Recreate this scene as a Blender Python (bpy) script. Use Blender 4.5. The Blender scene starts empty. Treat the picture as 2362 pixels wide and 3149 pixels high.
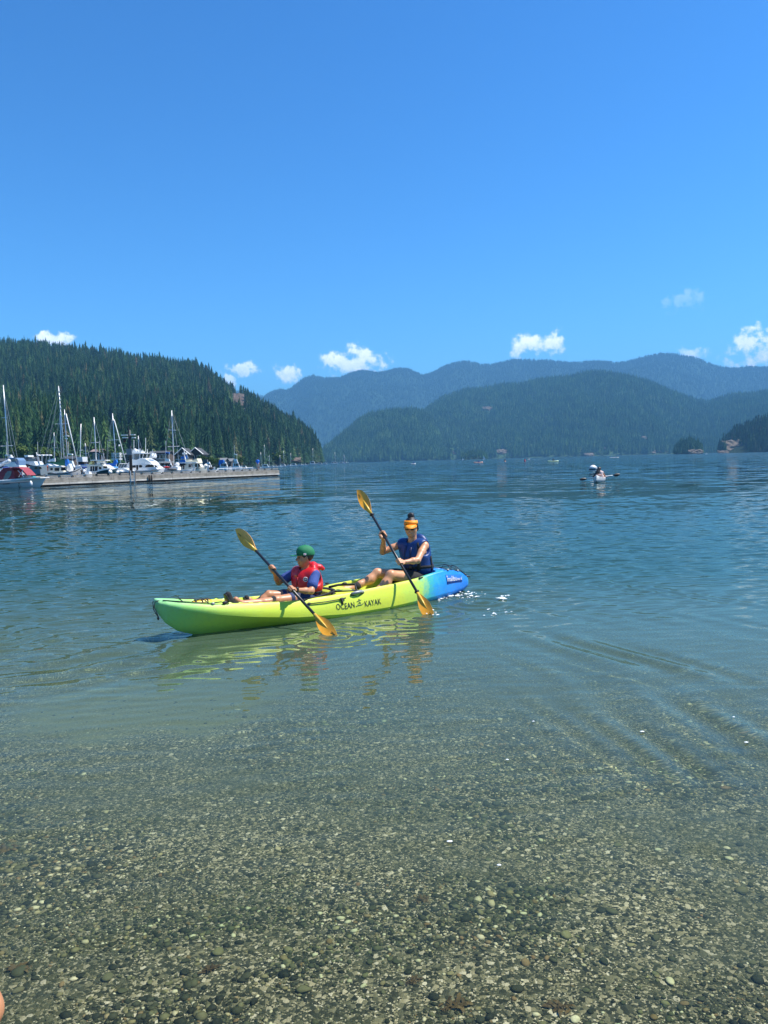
import bpy, bmesh, math, random
import numpy as np
from mathutils import Vector, Matrix

# ------------------------------------------------------------------ camera, sky, sun, exposure
SC = bpy.context.scene
COL = SC.collection
PW, PH, PF = 2362.0, 3149.0, 2365.0          # photograph's size and focal length in its pixels
CAM_H = 1.7
ROLL = math.radians(1.5)
HORIZ = 1418.0
PITCH = math.atan((PH / 2 - HORIZ) / PF)     # downwards

cam_d = bpy.data.cameras.new("camera")
cam = bpy.data.objects.new("camera", cam_d)
COL.objects.link(cam)
cam_d.sensor_fit = 'VERTICAL'
cam_d.sensor_height = 36.0
cam_d.lens = 36.0 * PF / PH
cam_d.clip_start = 0.05
cam_d.clip_end = 60000
CAM_M = Matrix.Translation((0, 0, CAM_H)) @ Matrix.Rotation(math.radians(90) - PITCH, 4, 'X') @ Matrix.Rotation(-ROLL, 4, 'Z')
cam.matrix_world = CAM_M
SC.camera = cam
_R = np.array(CAM_M.to_3x3())

def ray(px, py):
    """world direction of a pixel of the photograph, with y component scaled to 1"""
    d = _R @ np.array([(px - PW / 2) / PF, -(py - PH / 2) / PF, -1.0])
    return d / d[1]

def onz(px, py, z=0.0):
    d = ray(px, py)
    t = (z - CAM_H) / d[2]
    return Vector((d[0] * t, d[1] * t, z))

def ony(px, py, y):
    d = ray(px, py)
    return Vector((d[0] * y, y, CAM_H + d[2] * y))

SUN_EL, SUN_AZ = math.radians(58), math.radians(80)     # azimuth clockwise from +Y (straight ahead)
SUN_DIR = Vector((math.sin(SUN_AZ) * math.cos(SUN_EL), math.cos(SUN_AZ) * math.cos(SUN_EL), math.sin(SUN_EL)))

world = bpy.data.worlds.new("World")
SC.world = world
world.use_nodes = True
wn = world.node_tree
wn.nodes.clear()

class NT:
    """short-hand for building node trees"""
    def __init__(self, tree):
        self.t = tree
    def n(self, kind, _out=None, **kw):
        nd = self.t.nodes.new(kind)
        for k, v in kw.items():
            if k.startswith('i_'):
                key = k[2:]
                key = int(key) if key.isdigit() else key.replace('_', ' ')
                s = nd.inputs[key]
                if hasattr(v, 'is_output') or isinstance(v, bpy.types.NodeSocket):
                    self.t.links.new(v, s)
                else:
                    if s.type == 'RGBA' and hasattr(v, '__len__') and len(v) == 3:
                        v = (*v, 1)
                    s.default_value = v
            else:
                setattr(nd, k, v)
        return nd
    def math(self, op, a, b=0.0, c=0.0, clamp=False):
        nd = self.n('ShaderNodeMath', operation=op, use_clamp=clamp)
        for i, v in enumerate((a, b, c)):
            if isinstance(v, bpy.types.NodeSocket):
                self.t.links.new(v, nd.inputs[i])
            else:
                nd.inputs[i].default_value = v
        return nd.outputs[0]
    def vmath(self, op, a, b=(0, 0, 0)):
        nd = self.n('ShaderNodeVectorMath', operation=op)
        for i, v in enumerate((a, b)):
            if isinstance(v, bpy.types.NodeSocket):
                self.t.links.new(v, nd.inputs[i])
            elif isinstance(v, (int, float)):
                nd.inputs[3].default_value = v
            else:
                nd.inputs[i].default_value = v
        return nd
    def mapr(self, v, a, b, c=0.0, d=1.0, smooth=False):
        nd = self.n('ShaderNodeMapRange', interpolation_type='SMOOTHSTEP' if smooth else 'LINEAR')
        self.t.links.new(v, nd.inputs[0])
        for i, x in enumerate((a, b, c, d)):
            nd.inputs[i + 1].default_value = x
        return nd.outputs[0]
    def mix(self, f, a, b, blend='MIX'):
        nd = self.n('ShaderNodeMix', data_type='RGBA', blend_type=blend)
        for s, v in ((nd.inputs[0], f), (nd.inputs[6], a), (nd.inputs[7], b)):
            if isinstance(v, bpy.types.NodeSocket):
                self.t.links.new(v, s)
            else:
                s.default_value = (*v, 1) if hasattr(v, '__len__') and len(v) == 3 else v
        return nd.outputs[2]
    def noise(self, vec, scale, detail=3, rough=0.5, dim='3D', dist=0.0):
        nd = self.n('ShaderNodeTexNoise', noise_dimensions=dim)
        if vec is not None:
            self.t.links.new(vec, nd.inputs['Vector'])
        nd.inputs['Scale'].default_value = scale
        nd.inputs['Detail'].default_value = detail
        nd.inputs['Roughness'].default_value = rough
        nd.inputs['Distortion'].default_value = dist
        return nd.outputs['Fac']
    def ramp(self, f, stops, interp='LINEAR'):
        nd = self.n('ShaderNodeValToRGB')
        cr = nd.color_ramp
        cr.interpolation = interp
        while len(cr.elements) > 1:
            cr.elements.remove(cr.elements[0])
        cr.elements[0].position = stops[0][0]
        cr.elements[0].color = (*stops[0][1], 1)
        for p, c in stops[1:]:
            e = cr.elements.new(p)
            e.color = (*c, 1)
        self.t.links.new(f, nd.inputs[0])
        return nd.outputs[0]
    def link(self, a, b):
        self.t.links.new(a, b)

w_ = NT(wn)
sky = w_.n('ShaderNodeTexSky', sky_type='NISHITA', sun_disc=False, sun_elevation=SUN_EL, sun_rotation=SUN_AZ,
           altitude=0, air_density=1.0, dust_density=0.25, ozone_density=5.0)
geo = w_.n('ShaderNodeNewGeometry')
dirv = w_.vmath('SCALE', geo.outputs['Incoming'], -1.0).outputs[0]
tc = w_.n('ShaderNodeTexCoord')
vdir = tc.outputs['Generated']
gm = w_.n('ShaderNodeGamma', i_Color=sky.outputs[0], i_Gamma=1.35)
hs = w_.n('ShaderNodeHueSaturation', i_Hue=0.5, i_Saturation=1.1, i_Value=0.62, i_Color=gm.outputs[0])
skycol = w_.mix(1.0, hs.outputs[0], (0.55, 0.87, 0.95), 'MULTIPLY')

def cloud(prev, px, py, wpx, hpx, seed, strength=1.0, scale=1.0):
    """one small cumulus puff fixed in the sky in the direction of (px, py)"""
    d = Vector(ray(px, py)).normalized()
    r = Vector((d.y, -d.x, 0)).normalized()
    u = r.cross(d).normalized()
    x = w_.math('MULTIPLY', w_.vmath('DOT_PRODUCT', vdir, r).outputs['Value'], PF / wpx * 2)
    y = w_.math('MULTIPLY', w_.math('SUBTRACT', w_.vmath('DOT_PRODUCT', vdir, u).outputs['Value'], 0.0), PF / hpx * 2)
    front = w_.math('GREATER_THAN', w_.vmath('DOT_PRODUCT', vdir, d).outputs['Value'], 0.9)
    sv = w_.vmath('ADD', vdir, (seed * 1.7, seed * 0.3, seed)).outputs[0]
    nz = w_.noise(sv, 38.0 * scale, 7, 0.6)
    nz2 = w_.noise(sv, 110.0 * scale, 5, 0.6)
    rr = w_.math('SQRT', w_.math('ADD', w_.math('MULTIPLY', x, x), w_.math('MULTIPLY', y, y)))
    body = w_.math('SUBTRACT', 1.0, rr)
    body = w_.math('ADD', body, w_.math('MULTIPLY', w_.math('SUBTRACT', nz, 0.5), 4.2))
    m = w_.mapr(body, 0.05, 0.75, 0, 1, True)
    m = w_.math('MULTIPLY', w_.math('MULTIPLY', m, strength), front)
    m = w_.math('MULTIPLY', m, w_.mapr(rr, 1.0, 1.55, 1, 0, True), clamp=True)
    shade = w_.mapr(w_.math('ADD', w_.math('MULTIPLY', y, 0.35), nz2), 0.2, 0.9, 0.0, 1.0)
    cc = w_.mix(shade, (6.4, 7.4, 9.0), (11.5, 11.6, 11.8))
    return w_.mix(m, prev, cc)

# clouds: px, py, width, height, seed, strength
for c in [(163, 1042, 100, 50, 3.1, 1, 1.3), (765, 1140, 130, 52, 7.7, .85, 1.3), (885, 1153, 100, 74, 1.3, 1, 1.2), (700, 1172, 50, 40, 5.5, .8, 1.3),
          (1095, 1115, 210, 96, 9.2, 1, 1.1), (1655, 1062, 180, 84, 12.4, 1, 1.1), (2125, 1083, 90, 44, 15.8, .7, 1.3),
          (2345, 1070, 190, 130, 18.3, 1, 1.1), (2110, 925, 120, 60, 23.1, .16, 1.8), (2300, 1010, 50, 16, 25.1, .5, 1.6)]:
    skycol = cloud(skycol, *c)
bg = w_.n('ShaderNodeBackground', i_Color=skycol, i_Strength=0.11)
w_.n('ShaderNodeOutputWorld', i_Surface=bg.outputs[0])

sun_d = bpy.data.lights.new("sun", 'SUN')
sun_d.energy = 4.6
sun_d.angle = math.radians(0.53)
sun_d.color = (1.0, 0.95, 0.87)
sun = bpy.data.objects.new("sun", sun_d)
sun.rotation_euler = SUN_DIR.to_track_quat('Z', 'Y').to_euler()
sun.location = (0, 0, 50)
COL.objects.link(sun)

SC.view_settings.view_transform = 'Standard'
SC.view_settings.look = 'None'
SC.view_settings.gamma = 1.0
SC.view_settings.use_curve_mapping = False
SC.view_settings.exposure = 0.85
SC.render.engine = 'CYCLES'
SC.cycles.use_denoising = True
SC.cycles.max_bounces = 10
SC.cycles.diffuse_bounces = 3
SC.cycles.glossy_bounces = 3
SC.cycles.transmission_bounces = 6
SC.cycles.transparent_max_bounces = 24
SC.cycles.volume_bounces = 0
SC.cycles.caustics_reflective = False
SC.cycles.caustics_refractive = True
SC.cycles.sample_clamp_indirect = 6.0

# ------------------------------------------------------------------ helpers
def tag(o, label=None, cat=None, group=None, kind=None):
    for k, v in (('label', label), ('category', cat), ('group', group), ('kind', kind)):
        if v:
            o[k] = v
    return o

def mesh_obj(name, verts, faces, mats=None, parent=None, smooth=False, fmat=None):
    me = bpy.data.meshes.new(name)
    if isinstance(verts, np.ndarray):
        verts = np.ascontiguousarray(verts, dtype=np.float32)
        if isinstance(faces, np.ndarray):
            nf, k = faces.shape
            me.vertices.add(len(verts)); me.vertices.foreach_set('co', verts.ravel())
            me.loops.add(nf * k); me.loops.foreach_set('vertex_index', faces.astype(np.int32).ravel())
            me.polygons.add(nf); me.polygons.foreach_set('loop_start', np.arange(0, nf * k, k, dtype=np.int32))
            me.update(calc_edges=True)
        else:
            me.from_pydata([tuple(map(float, v)) for v in verts], [], faces)
    else:
        me.from_pydata([tuple(v) for v in verts], [], faces)
    if mats is not None:
        for m in (mats if isinstance(mats, (list, tuple)) else [mats]):
            me.materials.append(m)
    if fmat is not None:
        me.polygons.foreach_set('material_index', np.asarray(fmat, dtype=np.int32))
    if smooth:
        me.polygons.foreach_set('use_smooth', np.ones(len(me.polygons), dtype=bool))
    me.update()
    o = bpy.data.objects.new(name, me)
    COL.objects.link(o)
    if parent is not None:
        o.parent = parent
    return o

def empty(name, loc=(0, 0, 0), rz=0.0, label=None, cat=None, group=None):
    o = bpy.data.objects.new(name, None)
    o.empty_display_size = 0.3
    o.location = loc
    o.rotation_euler = (0, 0, rz)
    COL.objects.link(o)
    return tag(o, label, cat, group)

class MB:
    """collects simple shapes into one mesh"""
    def __init__(self):
        self.v, self.f, self.m = [], [], []
    def add(self, vs, fs, mi=0):
        b = len(self.v)
        self.v += [tuple(map(float, p)) for p in vs]
        self.f += [tuple(b + i for i in f) for f in fs]
        self.m += [mi] * len(fs)
        return self
    def box(self, c, s, rz=0.0, mi=0, taper=1.0, mat=None):
        hx, hy, hz = s[0] / 2, s[1] / 2, s[2] / 2
        vs = []
        for z, t in ((-hz, 1.0), (hz, taper)):
            for x, y in ((-hx, -hy), (hx, -hy), (hx, hy), (-hx, hy)):
                p = Vector((x * t, y * t, z))
                if rz:
                    p.rotate(Matrix.Rotation(rz, 3, 'Z'))
                if mat is not None:
                    p = mat @ p
                vs.append(p + Vector(c))
        return self.add(vs, [(3, 2, 1, 0), (4, 5, 6, 7), (0, 1, 5, 4), (1, 2, 6, 5), (2, 3, 7, 6), (3, 0, 4, 7)], mi)
    def tube(self, pts, r, n=8, mi=0, caps=True):
        pts = [Vector(p) for p in pts]
        rs = r if isinstance(r, (list, tuple)) else [r] * len(pts)
        rings, b = [], len(self.v)
        up = Vector((0, 0, 1))
        prev = None
        for i, p in enumerate(pts):
            d = (pts[min(i + 1, len(pts) - 1)] - pts[max(i - 1, 0)]).normalized()
            if prev is None:
                a = d.cross(up)
                if a.length < 1e-3:
                    a = d.cross(Vector((1, 0, 0)))
                a.normalize()
            else:
                a = (prev - d * prev.dot(d)).normalized()
            prev = a
            c = d.cross(a)
            for k in range(n):
                t = 2 * math.pi * k / n
                self.v.append(tuple(p + (a * math.cos(t) + c * math.sin(t)) * rs[i]))
        for i in range(len(pts) - 1):
            for k in range(n):
                k2 = (k + 1) % n
                self.f.append((b + i * n + k, b + (i + 1) * n + k, b + (i + 1) * n + k2, b + i * n + k2))
                self.m.append(mi)
        if caps:
            self.f.append(tuple(b + k for k in range(n))); self.m.append(mi)
            self.f.append(tuple(b + (len(pts) - 1) * n + k for k in reversed(range(n)))); self.m.append(mi)
        return self
    def prism(self, outline, h0, h1, mi=0, mat=None):
        """outline: list of (x, y); extruded along z from h0 to h1"""
        n = len(outline)
        vs = [Vector((x, y, h0)) for x, y in outline] + [Vector((x, y, h1)) for x, y in outline]
        if mat is not None:
            vs = [mat @ v for v in vs]
        fs = [tuple(reversed(range(n))), tuple(range(n, 2 * n))] + [(i, (i + 1) % n, n + (i + 1) % n, n + i) for i in range(n)]
        return self.add(vs, fs, mi)
    def ball(self, c, s, n=10, m=6, mi=0, mat=None):
        vs, fs = [], []
        s = s if hasattr(s, '__len__') else (s, s, s)
        for j in range(m + 1):
            ph = math.pi * j / m
            for i in range(n):
                t = 2 * math.pi * i / n
                p = Vector((math.sin(ph) * math.cos(t) * s[0], math.sin(ph) * math.sin(t) * s[1], math.cos(ph) * s[2]))
                if mat is not None:
                    p = mat @ p
                vs.append(p + Vector(c))
        for j in range(m):
            for i in range(n):
                fs.append((j * n + i, (j + 1) * n + i, (j + 1) * n + (i + 1) % n, j * n + (i + 1) % n))
        return self.add(vs, fs, mi)
    def loft(self, rings, mi=0, close=True, caps=True):
        """rings: equal-length lists of points"""
        n, b = len(rings[0]), len(self.v)
        for r in rings:
            self.v += [tuple(map(float, p)) for p in r]
        rng = range(n) if close else range(n - 1)
        for i in range(len(rings) - 1):
            for k in rng:
                k2 = (k + 1) % n
                self.f.append((b + i * n + k, b + i * n + k2, b + (i + 1) * n + k2, b + (i + 1) * n + k))
                self.m.append(mi)
        if caps:
            self.f.append(tuple(b + k for k in reversed(range(n)))); self.m.append(mi)
            self.f.append(tuple(b + (len(rings) - 1) * n + k for k in range(n))); self.m.append(mi)
        return self
    def build(self, name, mats, parent=None, smooth=False):
        o = mesh_obj(name, self.v, self.f, mats, parent, smooth, self.m)
        return o

def principled(name, col, rough=0.5, metal=0.0, spec=0.5, bump=None, vary=None, coat=0.0, sss=0.0, trans=0.0):
    """col: base colour; vary=(scale, amount) mottles it; bump=(scale, strength)"""
    m = bpy.data.materials.new(name)
    m.use_nodes = True
    t = m.node_tree
    t.nodes.clear()
    k = NT(t)
    p = k.n('ShaderNodeBsdfPrincipled')
    k.n('ShaderNodeOutputMaterial', i_Surface=p.outputs[0])
    p.inputs['Roughness'].default_value = rough
    p.inputs['Metallic'].default_value = metal
    p.inputs['Specular IOR Level'].default_value = spec
    p.inputs['Coat Weight'].default_value = coat
    p.inputs['Transmission Weight'].default_value = trans
    if sss:
        p.inputs['Subsurface Weight'].default_value = sss
        p.inputs['Subsurface Radius'].default_value = (0.012, 0.005, 0.003)
        p.inputs['Subsurface Scale'].default_value = 1.0
    co = k.n('ShaderNodeTexCoord').outputs['Object']
    if vary:
        f = k.noise(co, vary[0], 5, 0.6)
        a = vary[1]
        c = k.mix(k.mapr(f, 0.3, 0.7), tuple(x * (1 - a) for x in col), tuple(min(1, x * (1 + a)) for x in col))
        k.link(c, p.inputs['Base Color'])
    else:
        p.inputs['Base Color'].default_value = (*col, 1)
    if bump:
        b = k.n('ShaderNodeBump', i_Strength=bump[1], i_Distance=bump[2] if len(bump) > 2 else 0.01)
        k.link(k.noise(co, bump[0], 4, 0.6), b.inputs['Height'])
        k.link(b.outputs[0], p.inputs['Normal'])
    m.diffuse_color = (*col, 1)
    return m
# ------------------------------------------------------------------ kayak frame (used by the wake too)
K_BOW = onz(600, 1950)
K_STERN = onz(1405, 1815)
K_C = (K_BOW + K_STERN) / 2
K_H = (K_BOW - K_STERN).normalized()                 # heading, towards the bow
K_N = Vector((-K_H.y, K_H.x, 0))                      # to port: the side the camera sees
K_LEN = (K_BOW - K_STERN).length

# ------------------------------------------------------------------ lake bed
def bed_z(x, y):
    """height of the bed: a gravel beach that slopes down under the water"""
    d = y + 0.10 * x
    z = np.where(d < 2.0, -0.05 - (d - 2.0) * 0.045, -0.05 - (d - 2.0) * 0.10)
    far = np.clip(d - 9, 0, None)
    z = z - far * 0.22
    z = z + 0.02 * np.sin(x * 1.3 + y * .4) + 0.015 * np.sin(x * 0.5 - y * 1.7)
    return np.maximum(z, -14.0)

rng = np.random.default_rng(4)

def gravel_material():
    m = bpy.data.materials.new("gravel_bed")
    m.use_nodes = True
    t = m.node_tree; t.nodes.clear(); k = NT(t)
    co = k.n('ShaderNodeTexCoord').outputs['Object']
    p = k.n('ShaderNodeBsdfPrincipled', i_Roughness=0.8)
    p.inputs['Specular IOR Level'].default_value = 0.1
    v1 = k.n('ShaderNodeTexVoronoi', i_Scale=150.0); k.link(co, v1.inputs['Vector'])
    v2 = k.n('ShaderNodeTexVoronoi', i_Scale=60.0); k.link(co, v2.inputs['Vector'])
    g1 = k.n('ShaderNodeSeparateColor'); k.link(v1.outputs['Color'], g1.inputs[0])
    g2 = k.n('ShaderNodeSeparateColor'); k.link(v2.outputs['Color'], g2.inputs[0])
    stops = [(0.0, (0.02, 0.026, 0.018)), (0.35, (0.06, 0.068, 0.045)), (0.6, (0.15, 0.155, 0.10)), (0.8, (0.33, 0.31, 0.2)), (0.93, (0.6, 0.55, 0.4)), (1.0, (0.85, 0.8, 0.66))]
    c1 = k.ramp(g1.outputs[0], stops)
    c2 = k.ramp(g2.outputs[1], stops)
    pick = k.math('GREATER_THAN', g2.outputs[0], 0.62)
    c = k.mix(pick, c1, c2)
    big = k.noise(co, 0.9, 4, 0.6)
    c = k.mix(k.mapr(big, 0.42, 0.66, 0, .65), c, (0.085, 0.10, 0.06))     # patch of pale greenish sand
    dv = k.vmath('MULTIPLY', k.vmath('SUBTRACT', co, (SAND_C.x, SAND_C.y, 0)).outputs[0], (1 / 1.15, 1 / .95, 0)).outputs[0]
    dl = k.n('ShaderNodeVectorMath', operation='LENGTH'); k.link(dv, dl.inputs[0])
    sw = k.math('ADD', dl.outputs['Value'], k.math('MULTIPLY', k.math('SUBTRACT', k.noise(co, 2.2, 4, .6), .5), 1.1))
    sc_ = k.mix(k.mapr(g1.outputs[2], 0, 1), (.17, .20, .11), (.27, .29, .17))
    c = k.mix(k.mapr(sw, .55, 1.15, .85, 0, True), c, sc_)
    k.link(c, p.inputs['Base Color'])
    b = k.n('ShaderNodeBump', i_Strength=0.6, i_Distance=0.006)
    hgt = k.math('ADD', k.math('MULTIPLY', v1.outputs['Distance'], -1.0), k.math('MULTIPLY', v2.outputs['Distance'], -1.5))
    k.link(hgt, b.inputs['Height']); k.link(b.outputs[0], p.inputs['Normal'])
    k.n('ShaderNodeOutputMaterial', i_Surface=p.outputs[0])
    return m

SAND_C = onz(470, 2270, -.4)
M_BED = gravel_material()
xs = np.concatenate([-np.geomspace(1, 20000, 40)[::-1] * 1.0 - 11, np.linspace(-12, 12, 161), np.geomspace(1, 20000, 40) + 11])
ys = np.concatenate([-np.geomspace(1, 3000, 20)[::-1] - 6, np.linspace(-7, 24, 207), np.geomspace(1, 20000, 50) + 23.5])
xs = np.unique(xs); ys = np.unique(ys)
X, Y = np.meshgrid(xs, ys)
Z = bed_z(X, Y)
# dry beach behind the camera rises
Z = np.where(Y < 1.6, np.minimum(-0.03 + (1.6 - Y) * 0.09, 3.0), Z)
V = np.stack([X.ravel(), Y.ravel(), Z.ravel()], 1)
def grid_faces(nr, nc):
    a = np.arange((nr - 1) * nc).reshape(nr - 1, nc)[:, :-1].ravel()
    return np.stack([a, a + 1, a + nc + 1, a + nc], 1)
bed = mesh_obj('lake_bed', V, grid_faces(len(ys), len(xs)), M_BED, smooth=True)
tag(bed, kind='structure')

from mathutils import noise as _mn
# pebble prototypes
def pebble_mesh(name, seed, mat, sub=2):
    r = np.random.default_rng(seed)
    bm = bmesh.new()
    bmesh.ops.create_icosphere(bm, subdivisions=sub, radius=0.5)
    s = Vector((1.0, r.uniform(.6, .95), r.uniform(.35, .6)))
    cuts = [(Vector(r.normal(size=3)).normalized(), r.uniform(.3, .45)) for _ in range(6)]
    for v in bm.verts:
        p = v.co.copy()
        for n_, d_ in cuts:
            e = p.dot(n_) - d_
            if e > 0:
                p -= n_ * e * 0.85
        v.co = Vector((p.x * s.x, p.y * s.y, p.z * s.z))
    me = bpy.data.meshes.new(name)
    bm.to_mesh(me); bm.free()
    me.polygons.foreach_set('use_smooth', np.ones(len(me.polygons), dtype=bool))
    me.materials.append(mat)
    return me

def stone_material():
    m = bpy.data.materials.new("pebble")
    m.use_nodes = True
    t = m.node_tree; t.nodes.clear(); k = NT(t)
    oi = k.n('ShaderNodeObjectInfo')
    p = k.n('ShaderNodeBsdfPrincipled', i_Roughness=0.7)
    p.inputs['Specular IOR Level'].default_value = 0.15
    c = k.ramp(oi.outputs['Random'], [(0, (0.012, 0.018, 0.016)), (.3, (.035, .046, .034)), (.55, (.10, .112, .075)), (.72, (.20, .205, .13)), (.82, (.34, .32, .2)), (.88, (.28, .18, .10)), (.91, (.5, .45, .3)), (.95, (.85, .82, .68)), (1, (.95, .92, .8))])
    co = k.n('ShaderNodeTexCoord').outputs['Object']
    f = k.noise(co, 3.0, 4, .7)
    c = k.mix(k.mapr(f, .35, .7, 0, .35), c, (0.10, 0.11, 0.07))
    pn = k.noise(oi.outputs['Location'], 1.1, 3, .6)
    c = k.mix(1.0, c, k.mix(k.mapr(pn, .35, .65), (.72, .85, .62), (1.15, 1.1, 1.0)), 'MULTIPLY')
    k.link(c, p.inputs['Base Color'])
    k.n('ShaderNodeOutputMaterial', i_Surface=p.outputs[0])
    return m
M_PEB = stone_material()
PEBS = [pebble_mesh('stone', 40 + i, M_PEB) for i in range(7)]
PEBS_LO = [pebble_mesh('pebble', 60 + i, M_PEB, 1) for i in range(6)]

def mathutils_noise(x, y):
    return _mn.noise(Vector((x * 1.3, y * 1.3, 4.4))) * 1.6 + .35
# gravel: pebbles strewn over the part of the bed that is near enough to see them, as one instanced object
NG = 140000
d_ = 1.9 + (rng.random(NG) ** 1.35) * 7.2
a_ = (rng.random(NG) - .5) * math.radians(74)
_k = np.array([_mn.noise(Vector((math.tan(a) * d * .9 + 7, d * 1.4, 1.4))) + .45 * _mn.noise(Vector((math.tan(a) * d * 3, d * 4, 1.4))) for a, d in zip(a_, d_)])
_px, _py = np.tan(a_) * d_, d_
SAND_C = onz(470, 2270, -.4)
_sd = np.hypot((_px - SAND_C.x) / 1.15, (_py - SAND_C.y) / .95) + .25 * np.array([_mn.noise(Vector((x * 2, y * 2, 9.1))) for x, y in zip(_px, _py)])
_k = np.maximum(_k, (1.25 - _sd) * .9)
_keep = rng.random(NG) > np.clip((_k - .02) * 3.5, 0, .93)
d_, a_ = d_[_keep], a_[_keep]; NG = len(d_)
gx = np.tan(a_) * d_
gy = d_
gz = bed_z(gx, gy)
size = np.clip(rng.lognormal(math.log(0.0122), 0.48, NG) * (0.75 + d_ * 0.075), 0.006, 0.05)
size *= np.array([.80 + .55 * max(0, mathutils_noise(x, y)) for x, y in zip(gx, gy)])
pts = np.stack([gx, gy, gz + size * 0.08], 1)
gravel = mesh_obj('gravel', pts, [], M_PEB)
gme = gravel.data
for nm, arr in (('sz', size), ('rz', rng.random(NG) * 6.283)):
    at = gme.attributes.new(nm, 'FLOAT', 'POINT'); at.data.foreach_set('value', arr.astype(np.float32))
at = gme.attributes.new('pick', 'INT', 'POINT'); at.data.foreach_set('value', rng.integers(0, len(PEBS_LO), NG).astype(np.int32))
ng = bpy.data.node_groups.new('strew', 'GeometryNodeTree')
ng.interface.new_socket('Geometry', in_out='INPUT', socket_type='NodeSocketGeometry')
ng.interface.new_socket('Geometry', in_out='OUTPUT', socket_type='NodeSocketGeometry')
g = NT(ng)
gi = g.n('NodeGroupInput'); go = g.n('NodeGroupOutput')
g2i = g.n('GeometryNodeGeometryToInstance')
for me in reversed(PEBS_LO):
    po = bpy.data.objects.new('pebble_shape', me)
    po.cycles.is_caustics_receiver = True
    oi = g.n('GeometryNodeObjectInfo'); oi.inputs[0].default_value = po
    g.link(oi.outputs['Geometry'], g2i.inputs[0])
iop = g.n('GeometryNodeInstanceOnPoints')
g.link(gi.outputs[0], iop.inputs['Points']); g.link(g2i.outputs[0], iop.inputs['Instance'])
iop.inputs['Pick Instance'].default_value = True
def named(nm, ty='FLOAT'):
    n_ = g.n('GeometryNodeInputNamedAttribute', data_type=ty); n_.inputs[0].default_value = nm
    return n_.outputs[0]
g.link(named('pick', 'INT'), iop.inputs['Instance Index'])
cx = g.n('ShaderNodeCombineXYZ'); g.link(named('rz'), cx.inputs[2])
g.link(cx.outputs[0], iop.inputs['Rotation'])
g.link(named('sz'), iop.inputs['Scale'])
g.link(iop.outputs[0], go.inputs[0])
gravel.modifiers.new('strew', 'NODES').node_group = ng
tag(gravel, 'wet grey green gravel and pebbles under the clear shallow water', 'gravel', kind='stuff')
gravel.parent = None

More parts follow.
